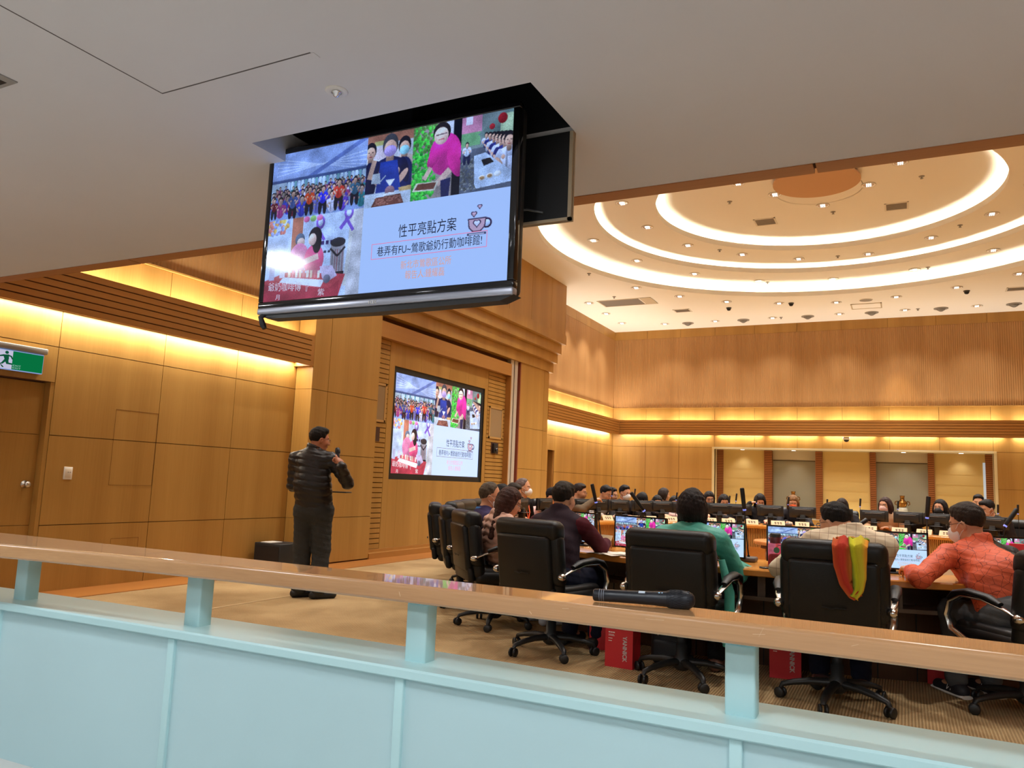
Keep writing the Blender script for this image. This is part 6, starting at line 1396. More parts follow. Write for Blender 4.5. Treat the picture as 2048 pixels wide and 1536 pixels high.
def head_prims(S, H, R, s, k=1.0):
    """R columns: right, forward, up of the head"""
    P = lambda x, y, z: H + R @ (np.float32((x, y, z)) * s)
    E = lambda c, r, kk=0.02: S.ell(P(*c), np.float32(r) * s, R, kk)
    E((0, -0.012, 0.020), (0.074, 0.093, 0.092)); E((0, 0.030, -0.040), (0.062, 0.060, 0.080), 0.03); E((0, 0.050, -0.098), (0.032, 0.032, 0.024), 0.025)
    E((0.036, 0.055, -0.045), (0.026, 0.026, 0.026), 0.02); E((-0.036, 0.055, -0.045), (0.026, 0.026, 0.026), 0.02); E((0, 0.070, 0.012), (0.050, 0.020, 0.012), 0.015)
    for sx in (-1, 1): S.ell(P(sx * 0.031, 0.092, -0.012), np.float32((0.015, 0.012, 0.010)) * s, R, 0.008, '-'); E((sx * 0.031, 0.079, -0.012), (0.012, 0.010, 0.009), 0.003)
    S.cap(P(0, 0.088, -0.008), P(0, 0.106, -0.046), 0.008 * s, 0.012 * s, 0.012)
    E((0.011, 0.098, -0.050), (0.009, 0.010, 0.007), 0.006); E((-0.011, 0.098, -0.050), (0.009, 0.010, 0.007), 0.006)
    E((0, 0.088, -0.072), (0.022, 0.011, 0.006), 0.006); E((0, 0.086, -0.083), (0.018, 0.011, 0.006), 0.006)
    for sx in (-1, 1): S.ell(P(sx * 0.077, -0.008, -0.026), np.float32((0.008, 0.019, 0.031)) * s, R @ np.float32([[1, 0, sx * 0.2], [0, 1, 0], [-sx * 0.2, 0, 1]]), 0.008); S.ell(P(sx * 0.084, -0.004, -0.022), np.float32((0.005, 0.009, 0.017)) * s, R, 0.004, '-')
def head_cols(V, H, R, s, skin):
    L = ((V - H) @ R) / s; c = np.tile(np.float32(skin), (len(V), 1))
    def blend(m, col, w=1.0): c[m] = c[m] * (1 - w) + np.float32(col) * w
    for sx in (-1, 1):
        q = np.hypot((L[:, 0] - sx * 0.031) / 0.013, (L[:, 2] + 0.012) / 0.0065); fr = L[:, 1] > 0.06
        blend((q < 1) & fr, (0.55, 0.52, 0.48)); blend((np.hypot(L[:, 0] - sx * 0.031, L[:, 2] + 0.012) < 0.0065) & fr, (0.012, 0.008, 0.006))
        blend((np.abs(L[:, 2] - 0.010 + 0.10 * np.abs(np.abs(L[:, 0]) - 0.03)) < 0.0045) & (np.abs(L[:, 0] - sx * 0.033) < 0.021) & fr, (0.03, 0.02, 0.015), 0.8)
    blend((np.abs(L[:, 2] + 0.078) < 0.010) & (np.abs(L[:, 0]) < 0.023) & (L[:, 1] > 0.07), (0.42, 0.14, 0.11), 0.7)
    return c
def hand_prims(S, W, d, side, pn, curl, thumb_dir, s=1.0, k=0.006, spread=1.0):
    """palm from wrist W along d; side points to the thumb; pn is where the palm faces"""
    d, side, pn = nrm(d), nrm(side), nrm(pn)
    S.cap(W, W + d * 0.045 * s, 0.026 * s, 0.030 * s, 0.02, flat=(pn, 0.62)); S.cap(W + d * 0.05 * s + side * 0.022 * s, W + d * 0.05 * s - side * 0.024 * s, 0.022 * s, 0.020 * s, 0.015, flat=(pn, 0.7)); S.cap(W + d * 0.078 * s + side * 0.025 * s, W + d * 0.074 * s - side * 0.026 * s, 0.013 * s, 0.012 * s, 0.012)
    for i, (o, ln) in enumerate(((0.029, 0.92), (0.0095, 1.0), (-0.0105, 0.94), (-0.029, 0.76))):
        p = W + d * (0.082 - 0.004 * abs(i - 1)) * s + side * o * s; dd = nrm(d + side * o * 3.0 * spread); a = 0.0; r = (0.0092 - 0.0006 * (i == 3)) * s
        cc = curl[i] if isinstance(curl, (list, tuple)) else curl * (1 + 0.12 * i)
        for seg in (0.042, 0.027, 0.021):
            a += cc; q = p + (dd * math.cos(a) + pn * math.sin(a)) * seg * ln * s; S.cap(p, q, r, r * 0.92, k); p = q; r *= 0.92
    p = W + d * 0.022 * s + side * 0.024 * s; t1 = nrm(thumb_dir); q = p + (t1 * 0.7 + side * 0.5) / np.linalg.norm(t1 * 0.7 + side * 0.5) * 0.038 * s; S.cap(p, q, 0.0145 * s, 0.0115 * s, 0.01); r_ = q + t1 * 0.030 * s; S.cap(q, r_, 0.0112 * s, 0.010 * s, k); S.cap(r_, r_ + nrm(t1 + pn * 0.5) * 0.022 * s, 0.010 * s, 0.0085 * s, k)

def hair_mesh(style, H, R, s, h, rgb, root, N, back):
    S = SDF(h); P = lambda x, y, z: H + R @ (np.float32((x, y, z)) * s)
    zl = {'short': ([-0.12, -0.06, -0.03, 0.0, 0.03, 0.055, 0.07, 0.085], [-0.085, -0.075, -0.05, -0.012, 0.0, 0.045, 0.062, 0.078]),
          'receding': ([-0.12, -0.06, -0.03, 0.0, 0.03, 0.05, 0.06, 0.085], [-0.080, -0.07, -0.045, -0.010, 0.03, 0.075, 0.10, 0.13]),
          'bob': ([-0.13, -0.05, 0.0, 0.025, 0.045, 0.06, 0.085, 0.1], [-0.145, -0.14, -0.125, -0.11, -0.02, 0.035, 0.050, 0.055]),
          'long': ([-0.13, -0.05, 0.0, 0.025, 0.045, 0.06, 0.085, 0.1], [-0.40, -0.40, -0.36, -0.30, -0.02, 0.04, 0.065, 0.08])}[style]
    S.ell(P(0, -0.014, 0.024), np.float32((0.0795, 0.100, 0.0965)) * s, R)
    if style == 'short': S.ell(P(0.01, 0.03, 0.075), np.float32((0.058, 0.055, 0.036)) * s, R, 0.02)
    if style in ('bob', 'long'):
        S.ell(P(0, -0.025, -0.02), np.float32((0.100, 0.108, 0.115)) * s, R, 0.03)
        for sx in (-1, 1): S.cap(P(sx * 0.078, 0.012, -0.01), P(sx * 0.082, 0.0, -0.11), 0.024 * s, 0.022 * s, 0.02)
    if style == 'long':
        dn = np.float32((0, 0, -1))
        for sx in (-0.055, -0.02, 0.02, 0.055):
            a = P(sx, -0.065, -0.05); b = np.float32(N) + np.float32(back) * 0.085 + (R[:, 0] * sx * 1.5) + dn * 0.17; S.cap(a, b, 0.042 * s, 0.026 * s, 0.03)
        for sx in (-1, 1): S.cap(P(sx * 0.082, 0.0, -0.06), P(sx * 0.085, -0.015, -0.15), 0.022 * s, 0.016 * s, 0.02)
    def post(Q, D):
        L = ((Q - H) @ R) / s
        D = D + 0.0035 * np.sin(L[:, 0] * 190 + 25 * L[:, 1]) * np.sin(L[:, 1] * 120 + 60 * L[:, 2]) * (0.5 + 0.5 * np.sin(L[:, 2] * 40)) + 0.004 * wob(Q, 60)
        lim = np.interp(L[:, 1], zl[0], zl[1]) + 0.006 * np.sin(L[:, 0] * 160)
        if style == 'long': lim = np.where(L[:, 2] < -0.11, -9, lim); lim = np.where((L[:, 1] > 0.03) & (L[:, 2] < -0.11), 1, lim)
        if style in ('bob', 'long'): lim = np.where((np.abs(L[:, 0]) > 0.066) & (L[:, 1] < 0.05) & (L[:, 2] < 0.04), np.minimum(lim, -0.125 if style == 'bob' else -9), lim)
        D = D + 0.0055 * np.clip(1 - (L[:, 2] - lim) / 0.03, 0, 1) * (style in ('short', 'receding'))
        return np.maximum(D, (lim - L[:, 2]) * s * 0.9)
    V, F_ = S.mesh(post)
    if len(F_): np_mesh('hair', V, F_, [hair_mat(rgb)], root)
def tube_obj(name, paths, r, m, root, seg=6):
    mb = MB()
    for p in paths: mb.tube([Vector(map(float, q)) for q in p], r, seg)
    return obj(name, mb, m, root)
def glasses(H, R, s, root, m=None):
    P = lambda x, y, z: H + R @ (np.float32((x, y, z)) * s); ps = []
    for sx in (-1, 1):
        ps.append([P(sx * 0.032 + 0.021 * math.cos(a), 0.104 - 0.006 * abs(0.6 * math.cos(a) * sx + 0.4), -0.014 + 0.016 * math.sin(a)) for a in np.linspace(0, 2 * PI, 15)])
        ps.append([P(sx * 0.053, 0.098, -0.008), P(sx * 0.072, 0.06, -0.006), P(sx * 0.082, 0.0, -0.008), P(sx * 0.083, -0.018, -0.022)])
    ps.append([P(-0.012, 0.103, -0.010), P(0, 0.107, -0.007), P(0.012, 0.103, -0.010)])
    tube_obj('glasses', ps, 0.0017, m or mat('glasses_frame', (0.02, 0.012, 0.01), 0.3), root, 5)
def face_mask(H, R, s, h, root, m):
    S = SDF(h * 0.8); P = lambda x, y, z: H + R @ (np.float32((x, y, z)) * s)
    S.ell(P(0, 0.036, -0.064), np.float32((0.066, 0.080, 0.066)) * s, R); S.ell(P(0, 0.085, -0.055), np.float32((0.026, 0.030, 0.036)) * s, R, 0.03)
    def post(Q, D):
        L = ((Q - H) @ R) / s
        return np.maximum.reduce([D, (0.030 + 0.25 * np.abs(L[:, 2] + 0.065) - L[:, 1]) * s, (L[:, 2] + 0.022 - 0.12 * (0.05 - np.abs(L[:, 0]))) * s, (-0.122 - L[:, 2]) * s])
    V, F_ = S.mesh(post)
    mk = np_mesh('face_mask', V, F_, [m], root)
    tube_obj('ear_loop', [[P(sx * 0.062, 0.046, -0.040), P(sx * 0.080, 0.012, -0.010), P(sx * 0.084, -0.012, -0.004)] for sx in (-1, 1)] + [[P(sx * 0.058, 0.046, -0.100), P(sx * 0.075, 0.010, -0.062), P(sx * 0.082, -0.010, -0.05)] for sx in (-1, 1)], 0.0017, M_MASKW, root, 5)

def person(label, hub, f, H, hd, top, h=0.010, s=1.0, hair=('short', (24, 18, 15)), skin=SKIN, mask=None, specs=None, wl=None, wr=None, bottom=None, shoes=None, sleeve=1.0, wide=1.0, fat=1.0, disp=None, vest=None, collar=None,
           stand=None, legs=True, poles=None, hands=None, group=None, hem=0.0, top_split=None, extra=None, top_name='jacket', curl=0.35, hunch=0.0):
    hub = np.float32((*hub[:2], 0)); f = nrm((*f[:2], 0)); r = np.float32((f[1], -f[0], 0)); up = np.float32((0, 0, 1)); H = np.float32(H)
    hf = nrm(hd); hr = nrm(np.cross(hf, up)); hu = np.cross(hr, hf); R = np.stack([hr, hf, hu], 1)
    t = thing('person', label, 'person', tuple(map(float, hub)), group)
    N = H - hu * 0.152 * s - hf * (0.03 + 0.7 * hunch) + up * hunch; T = N - up * 0.05
    pel = stand['pelvis'] if stand else hub + f * 0.03 + up * 0.54
    pel = np.float32(pel); sw = 0.185 * s * wide
    SL, SR = T - r * sw - up * 0.012, T + r * sw - up * 0.012
    back = -f
    mid = pel * 0.52 + T * 0.48 + back * 0.035
    wl = np.float32(wl) if wl is not None else hub + f * 0.50 - r * 0.14 + up * 0.73; wr = np.float32(wr) if wr is not None else hub + f * 0.50 + r * 0.14 + up * 0.73
    pol = poles or (-r * 0.7 - up * 0.8 - f * 0.3, r * 0.7 - up * 0.8 - f * 0.3)
    EL, WL = ik(SL, wl, 0.29 * s, 0.25 * s, np.float32(pol[0])); ER, WR = ik(SR, wr, 0.29 * s, 0.25 * s, np.float32(pol[1]))
    if stand: HL, HR, KL, KR, AL, AR = [np.float32(stand[k]) for k in ('HL', 'HR', 'KL', 'KR', 'AL', 'AR')]; footf = nrm((*stand['foot'], 0))
    else:
        HL, HR = pel - r * 0.09 - up * 0.03, pel + r * 0.09 - up * 0.03; KL, KR = HL + f * 0.40 - r * 0.03 - up * 0.0, HR + f * 0.40 + r * 0.03 - up * 0.0
        AL, AR = np.float32((*(KL - f * 0.03)[:2], 0.10)), np.float32((*(KR - f * 0.03)[:2], 0.10)); footf = f
    # --- body, one continuous surface
    B = SDF(h); head_prims(B, H, R, s)
    B.cap(H - hu * 0.05 * s - hf * 0.018, N - up * 0.03, 0.052 * s, 0.056 * s, 0.03)
    fl = (f, 0.66)
    B.cap(SL + r * 0.05, SR - r * 0.05, 0.055, 0.055, 0.04); B.cap(T - up * 0.06, mid, 0.125 * wide, 0.125 * fat, 0.06, flat=fl); B.cap(mid, pel, 0.12 * fat, 0.135, 0.06, flat=fl)
    for S_, E_, W_ in ((SL, EL, WL), (SR, ER, WR)): B.cap(S_, E_, 0.043 * s, 0.036 * s, 0.03); B.cap(E_, W_, 0.036 * s, 0.024 * s, 0.015)
    hh = hands or (None, None)
    for i, (E_, W_, sd) in enumerate(((EL, WL, 1), (ER, WR, -1))):
        d = nrm(W_ - E_)
        if hh[i] is not None: hand_prims(B, W_, *hh[i], s=s)
        else:
            dd = nrm(d * np.float32((1, 1, 0.25))); hand_prims(B, W_, dd, nrm(np.cross(up, -dd) * 1.0) * (1 if i == 0 else -1), -up, curl, dd, s=s)
    if legs:
        for A_, K_, Q_ in ((HL, KL, AL), (HR, KR, AR)): B.cap(A_, K_, 0.075, 0.052, 0.04); B.cap(K_, Q_, 0.052, 0.036, 0.02); B.cap(Q_ - up * 0.02, Q_ + footf * 0.13 - up * 0.065, 0.036, 0.028, 0.02)
    V, F_ = B.mesh(); np_mesh('body', V, F_, [M_SKIN], t, head_cols(V, H, R, s, skin))
    hair_mesh(hair[0], H, R, s, h * 0.9, hair[1], t, N, back)
    # --- top
    def torso(C, g, sl, sr_):
        C.cap(SL + r * 0.03, SR - r * 0.03, 0.062 + g, 0.062 + g, 0.05); C.cap(T - up * 0.06 + back * 0.01, mid, 0.150 * wide + g, 0.150 * fat + g, 0.07, flat=(f, 0.72)); C.cap(mid, pel - up * hem + (f * 0 if stand else f * 0.02), 0.150 * fat + g, 0.165 * fat + g, 0.07, flat=(f, 0.74))
        C.cap(SL + r * 0.07 + up * 0.004, N - r * 0.03 - up * 0.005, 0.045 + g * 0.5, 0.04, 0.04); C.cap(SR - r * 0.07 + up * 0.004, N + r * 0.03 - up * 0.005, 0.045 + g * 0.5, 0.04, 0.04)
        for S_, E_, W_ in ((SL, EL, WL), (SR, ER, WR)):
            if sl <= 0: continue
            C.cap(S_, E_, 0.066 * s + g, 0.056 * s + g, 0.035)
            if sl > 0.5: C.cap(E_, E_ + (W_ - E_) * ((sl - 0.5) * 2 * 0.97), 0.055 * s + g, (0.045 * s + g) if sl > 0.9 else (0.05 * s + g), 0.02)
    C = SDF(h); torso(C, 0.0, sleeve, None)
    if collar: C.cap(N - up * 0.03, N + up * (collar - 0.01) - hf * 0.01, 0.075 * s, 0.068 * s, 0.025)
    if collar: C.cap(N + up * collar * 0.3, N + up * 0.12, 0.060 * s, 0.064 * s, 0.006, '-')
    def post(P, D):
        D = D + 0.004 * wob(P, 26, H[0]) + 0.0025 * wob(P, 61, H[1])
        if disp is not None: D = D + disp(P, N, r, f)
        return D
    V, F_ = C.mesh(post); tm = top if isinstance(top, (list, tuple)) else [top]; mi = None
    if top_split is not None: mi = top_split(V[F_].mean(1), N, r, f).astype(int)
    np_mesh(top_name, V, F_, tm, t, mi=mi)
    if vest is not None:
        C = SDF(h); torso(C, 0.010, 0, None)
        if collar: C.cap(N - up * 0.03, N + up * (collar - 0.005) - hf * 0.01, 0.079 * s, 0.074 * s, 0.02); C.cap(N + up * collar * 0.3, N + up * 0.12, 0.062 * s, 0.068 * s, 0.006, '-')
        V, F_ = C.mesh(lambda P, D: D + 0.005 * wob(P, 24, 1.0)); np_mesh('vest', V, F_, [vest], t)
    if legs and bottom is not None:
        C = SDF(h); C.cap(pel - r * 0.06 - up * 0.02, pel + r * 0.06 - up * 0.02, 0.125 * fat, 0.125 * fat, 0.06)
        for A_, K_, Q_ in ((HL, KL, AL), (HR, KR, AR)): C.cap(A_, K_, 0.095 + 0.008 * bool(stand), 0.072 + 0.018 * bool(stand), 0.04); C.cap(K_, Q_ + (K_ - Q_) * 0.02, 0.070 + 0.016 * bool(stand), 0.062 + 0.016 * bool(stand), 0.03)
        V, F_ = C.mesh(lambda P, D: D + 0.006 * wob(P, 30, 2.0) + 0.003 * wob(P, 70, 0.4)); np_mesh('trousers', V, F_, [bottom], t)
    if legs and shoes is not None:
        for Q_ in (AL, AR):
            g0 = np.float32((*Q_[:2], 0)); C = SDF(h * 0.8); C.cap(g0 - footf * 0.045 + up * 0.040, g0 + footf * 0.155 + up * 0.034, 0.040, 0.036, 0.02); C.cap(g0 - footf * 0.02 + up * 0.055, g0 + footf * 0.03 + up * 0.085, 0.042, 0.036, 0.02)
            V, F_ = C.mesh(lambda P, D: np.maximum(D, 0.002 - P[:, 2])); np_mesh('shoe', V, F_, [shoes], t)
    if mask is not None: face_mask(H, R, s, h, t, mask)
    if specs: glasses(H, R, s, t, specs if specs is not True else None)
    info = dict(t=t, N=N, T=T, R=R, H=H, r=r, f=f, up=up, SL=SL, SR=SR, EL=EL, ER=ER, WL=WL, WR=WR, mid=mid, pel=pel, AL=AL, AR=AR, s=s)
    if extra: extra(info)
    return info

BLK_CLOTH = cloth('black_cloth', (26, 25, 28)); NAVY = cloth('navy_suit_cloth', (56, 48, 82)); GREYT = cloth('grey_trouser_cloth', (84, 84, 84)); DARKT = cloth('dark_trouser_cloth', (46, 46, 48)); JEAN = cloth('dark_navy_trouser_cloth', (26, 28, 44)); BLK_SHOE = mat('black_shoe', (0.012, 0.012, 0.013), 0.45)
UPV = np.float32((0, 0, 1))

# presenter: standing with his back to us, microphone in the right hand
quilt = cloth('black_quilted_nylon', (34, 31, 31), 0.42, 0.4, (40, 0.25))
pb = np.float32((-5.19, 6.00, 0)); pf = nrm((-0.31, 0.95, 0)); prr = np.float32((pf[1], -pf[0], 0))
stand = dict(pelvis=pb + UPV * 0.86, HL=pb - prr * 0.085 + UPV * 0.83, HR=pb + prr * 0.085 + UPV * 0.83, KL=pb - prr * 0.10 + pf * 0.03 + UPV * 0.47, KR=pb + prr * 0.095 + pf * 0.03 + UPV * 0.47, AL=pb - prr * 0.09 - pf * 0.01 + UPV * 0.09, AR=pb + prr * 0.11 - pf * 0.03 + UPV * 0.09, foot=(0.45, 0.75))
Hp = np.float32((-5.165, 5.985, 1.545)); mic_tip = np.float32((-4.91, 5.955, 1.462)); mic_end = np.float32((-4.835, 5.90, 1.24)); md = nrm(mic_tip - mic_end)
grip = mic_end + md * 0.13
def _mic_hand(info): pass
hdR = nrm((-0.55, 0.25, 0.75))
wR = grip - hdR * 0.075 + np.float32((0.035, -0.02, -0.02))
person('standing person in a black quilted jacket and dark trousers holding a microphone, seen from behind', pb, pf, Hp, (0.50, 0.84, -0.10), quilt, h=0.0075, s=0.98, hair=('short', (20, 17, 16)), skin=hexc(190, 128, 98), specs=mat('glasses_frame_red', hexc(120, 60, 50), 0.3),
       wl=pb + pf * 0.22 - prr * 0.10 + UPV * 1.02, wr=wR, bottom=cloth('charcoal_trousers', (58, 58, 56), bump=(60, 0.4)), shoes=BLK_SHOE, wide=1.06, fat=1.10, collar=0.055, hem=-0.03, stand=stand, top_name='quilted_jacket',
       disp=lambda P, N, r, f: 0.004 - 0.009 * np.abs(np.sin((P[:, 2] + 0.012 * np.sin(9 * (P[:, 0] + P[:, 1])) - 0.25 * np.maximum(np.abs((P - N) @ r) - 0.16, 0)) * PI / 0.066)) ** 0.45, poles=(-prr * 1.0 - UPV * 0.35 - pf * 0.9, prr * 0.9 - UPV * 0.9 - pf * 0.3),
       hands=(None, (hdR, nrm((-0.5, -0.4, 0.3)), nrm((-0.75, 0.15, -0.5)), 0.95, md)))
t = thing('handheld_microphone', 'black handheld microphone held up by the standing person', 'microphone', tuple(map(float, mic_end)))
q = Vector(map(float, md)).to_track_quat('Z', 'Y').to_matrix().to_4x4(); Mq = Matrix.Translation(Vector(map(float, mic_end))) @ q
mb = MB(); mb.lathe([(0.001, 0), (0.013, 0), (0.015, 0.01), (0.016, 0.10), (0.019, 0.165)], seg=18, M=Mq); obj('handle', mb, M_MICB, t)
mb = MB(); mb.lathe([(0.019, 0.165), (0.025, 0.18), (0.026, 0.20), (0.022, 0.225), (0.001, 0.236)], seg=18, M=Mq); obj('grille', mb, mat('mic_grille_dark', (0.03, 0.034, 0.045), 0.35, metal=0.6), t)
t = thing('tablet', 'small dark tablet in the left hand of the standing person', 'tablet', tuple(map(float, pb + prr * 0.14 + pf * 0.27 + UPV * 1.02)))
Mt = Matrix.Translation(t.location) @ Matrix.Rotation(0.3, 4, 'Z'); t_ = t; mb = MB(); mb.rbox((-0.11, -0.08, -0.006), (0.11, 0.08, 0.006), 0.004, seg=2, M=Mt); obj('case', mb, M_NYLON, t); mb = MB(); mb.box((-0.10, -0.07, 0.0055), (0.10, 0.07, 0.0065), 0, Mt); obj('screen', mb, M_GLOSS, t)

# four people on the near side
person('person in a maroon sweater and dark plum vest seen from behind at the near table', (-2.28, 5.22), (0.25, 0.97), (-2.302, 5.459, 1.098), (0.20, 0.97, -0.12), cloth('maroon_knit', (80, 28, 36)), h=0.0075, hair=('short', (36, 28, 20)), wl=(-2.52, 5.78, 0.735), wr=(-2.10, 5.84, 0.745),
       bottom=JEAN, shoes=BLK_SHOE, wide=1.16, fat=1.12, vest=cloth('plum_vest', (50, 38, 46)), collar=0.06, poles=(np.float32((-0.8, -0.3, -0.6)), np.float32((0.55, -0.4, -0.7))), top_name='sweater')
def frill(i):
    mb = MB(); a = i['ER'] + i['r'] * 0.03
    for k in range(3):
        p0 = a + (i['WR'] - i['ER']) * (0.25 + 0.18 * k)
        mb.add([Vector(map(float, p0 + UPV * 0.03)), Vector(map(float, p0 + i['r'] * 0.10 - UPV * 0.02 + i['f'] * 0.03)), Vector(map(float, p0 - UPV * 0.05 + i['f'] * 0.05)), Vector(map(float, p0 + i['r'] * 0.03 - UPV * 0.0 - i['f'] * 0.012))], [(0, 3, 1), (3, 2, 1), (0, 1, 2), (0, 2, 3)])
    obj('sleeve_frill', mb, TEALJ, i['t'])
    mb = MB()
    for sx in (1,):
        b = i['pel'] + i['r'] * 0.24 * sx; mb.tube([Vector(map(float, b + UPV * 0.22)), Vector(map(float, b + i['r'] * 0.05 + UPV * 0.02)), Vector(map(float, b + i['r'] * 0.05 - UPV * 0.20)), Vector(map(float, b + i['r'] * 0.03 - UPV * 0.30))], [(0.03, 0.02), (0.06, 0.03), (0.07, 0.03), (0.05, 0.02)], 12)
    obj('jacket_tail', mb, TEALJ, i['t'])
TEALJ = cloth('teal_satin', (80, 172, 152), 0.5, 0.35, (50, 0.3))
person('person in a teal jacket with a dark rounded bob seen from behind', (-1.28, 5.03), (0.04, 1.0), (-1.284, 5.289, 1.085), (0.05, 1.0, -0.08), TEALJ, h=0.0075, s=1.0, hair=('bob', (30, 20, 18)), wl=(-1.48, 5.62, 0.735), wr=(-1.08, 5.60, 0.74), bottom=cloth('dark_skirt', (30, 30, 32)), shoes=mat('nude_shoe', hexc(120, 84, 70), 0.4), wide=1.05, fat=1.08,
       poles=(np.float32((-0.5, -0.4, -0.7)), np.float32((0.45, -0.5, -0.75))), extra=frill)
def plaid_mat():
    m = mat('cream_plaid', hexc(228, 210, 180), 0.85, spec=0.1); nt = m.node_tree; b = nt.nodes['Principled BSDF']; tc = nt.nodes.new('ShaderNodeTexCoord'); sp = nt.nodes.new('ShaderNodeSeparateXYZ'); nt.links.new(tc.outputs['Object'], sp.inputs[0]); prev = None
    for ax, per in ((0, 0.052), (2, 0.06)):
        ml = nt.nodes.new('ShaderNodeMath'); ml.operation = 'MULTIPLY'; ml.inputs[1].default_value = 1 / per; nt.links.new(sp.outputs[ax], ml.inputs[0])
        fr = nt.nodes.new('ShaderNodeMath'); fr.operation = 'FRACT'; nt.links.new(ml.outputs[0], fr.inputs[0]); lt = nt.nodes.new('ShaderNodeMath'); lt.operation = 'LESS_THAN'; lt.inputs[1].default_value = 0.05; nt.links.new(fr.outputs[0], lt.inputs[0])
        if prev is None: prev = lt
        else:
            mx = nt.nodes.new('ShaderNodeMath'); mx.operation = 'MAXIMUM'; nt.links.new(prev.outputs[0], mx.inputs[0]); nt.links.new(lt.outputs[0], mx.inputs[1]); prev = mx
    c = nt.nodes.new('ShaderNodeMix'); c.data_type = 'RGBA'; c.inputs[6].default_value = (*hexc(228, 210, 180), 1); c.inputs[7].default_value = (*hexc(178, 152, 128), 1); nt.links.new(prev.outputs[0], c.inputs[0]); nt.links.new(c.outputs[2], b.inputs['Base Color']); return m
person('person in a cream checked shirt sitting in the chair with the rainbow scarf', (-0.37, 5.03), (-0.03, 1.0), (-0.395, 5.305, 1.035), (-0.80, 0.55, -0.22), plaid_mat(), h=0.0075, hair=('short', (22, 18, 16)), specs=True, wl=(-0.66, 5.52, 0.745), wr=(-0.27, 5.66, 0.735), bottom=JEAN, shoes=mat('brown_shoe', hexc(84, 50, 36), 0.5), wide=1.12, fat=1.16,
       collar=0.035, poles=(np.float32((-0.7, -0.45, -0.55)), np.float32((0.25, -0.5, -0.8))), hunch=0.065, top_name='shirt')
def crackle():
    m = mat('orange_crackle_print', hexc(218, 96, 60), 0.55, spec=0.3, bump=(26, 0.35)); nt = m.node_tree; b = nt.nodes['Principled BSDF']; tc = nt.nodes.new('ShaderNodeTexCoord'); v = nt.nodes.new('ShaderNodeTexVoronoi'); v.feature = 'DISTANCE_TO_EDGE'; v.inputs['Scale'].default_value = 18.0
    nt.links.new(tc.outputs['Object'], v.inputs['Vector']); lt = nt.nodes.new('ShaderNodeMath'); lt.operation = 'LESS_THAN'; lt.inputs[1].default_value = 0.016; nt.links.new(v.outputs['Distance'], lt.inputs[0])
    c = nt.nodes.new('ShaderNodeMix'); c.data_type = 'RGBA'; c.inputs[6].default_value = (*hexc(218, 96, 60), 1); c.inputs[7].default_value = (*hexc(120, 44, 30), 1); nt.links.new(lt.outputs[0], c.inputs[0]); nt.links.new(c.outputs[2], b.inputs['Base Color']); return m
def orange_extra(i):
    for A_, lab in ((i['AL'], 0), (i['AR'], 1)):
        g = np.float32((*A_[:2], 0)); ff = i['f']; rr = i['r']
        mb = MB(); mb.tube([Vector(map(float, g - ff * 0.085 + UPV * 0.012)), Vector(map(float, g + ff * 0.05 + UPV * 0.012)), Vector(map(float, g + ff * 0.19 + UPV * 0.016))], [(0.040, 0.012), (0.044, 0.012), (0.034, 0.012)], 14); obj('white_sole', mb, M_WHITE, i['t'])
        mb = MB(); P_, F_ = fit_text('N', 0.055); sd = -rr
        c0 = g + sd * 0.0445 + UPV * 0.035 + ff * 0.02
        mb.add([Vector(map(float, c0 - np.cross(sd, UPV) * (p[0] - 0.02) * -1 + UPV * p[1] + sd * (-0.3 * p[1]))) for p in P_], F_); obj('shoe_letter', mb, M_WHITE, i['t'])
person('person in an orange crackle-print jacket and white mask facing left at the right edge', (0.60, 5.42), (-0.60, 0.80), (0.345, 5.735, 1.06), (-0.86, 0.45, -0.24), [crackle(), cloth('black_ripstop', (40, 36, 32), 0.5, 0.35, (50, 0.5))], h=0.0075, s=1.04, hair=('short', (46, 36, 28)), mask=M_MASKW, specs=True, wl=(0.02, 5.60, 0.745), wr=(0.46, 6.0, 0.745), bottom=GREYT, shoes=mat('black_sneaker', (0.015, 0.015, 0.02), 0.6), wide=1.16, fat=1.22, collar=0.06, hem=0.10, sleeve=0.86,
       poles=(np.float32((-0.1, -0.9, -0.25)), np.float32((0.9, 0.2, -0.5))), top_split=lambda P, N, r, f: ((P - N) @ r > 0.035) & ((P - N) @ f < 0.09), extra=orange_extra)

# left side of the table
pinkq = cloth('pale_pink_quilt', (216, 172, 152), 0.55, 0.3, (30, 0.2))
person('person with long brown hair in a pale pink quilted jacket on the left side', (-3.05, 5.92), (0.60, 0.80), (-2.955, 5.86, 1.035), (0.82, 0.50, -0.38), pinkq, h=0.008, s=0.96, hair=('long', (62, 34, 24)), specs=True, wl=(-2.92, 6.22, 0.735), wr=(-2.66, 6.02, 0.735), bottom=JEAN, shoes=mat('white_sneaker', hexc(220, 220, 224), 0.6), fat=1.12, wide=1.0, collar=0.03,
       disp=lambda P, N, r, f: 0.006 - 0.013 * np.abs(np.sin((P[:, 2] + 0.35 * np.abs(((P - N) @ r + 0.06) % 0.12 - 0.06)) * PI / 0.058)) ** 0.7, top_name='quilted_jacket')
def blue_collar(i):
    mb = MB(); N = i['N']; pts = [N + UPV * 0.012 + (-i['f'] * math.cos(a) + i['r'] * math.sin(a)) * 0.080 for a in np.linspace(-2.0, 2.0, 14)]; mb.tube([Vector(map(float, p)) for p in pts], [(0.010, 0.024)] * 14, 8); obj('shirt_collar', mb, cloth('blue_shirt', (70, 118, 178)), i['t'])
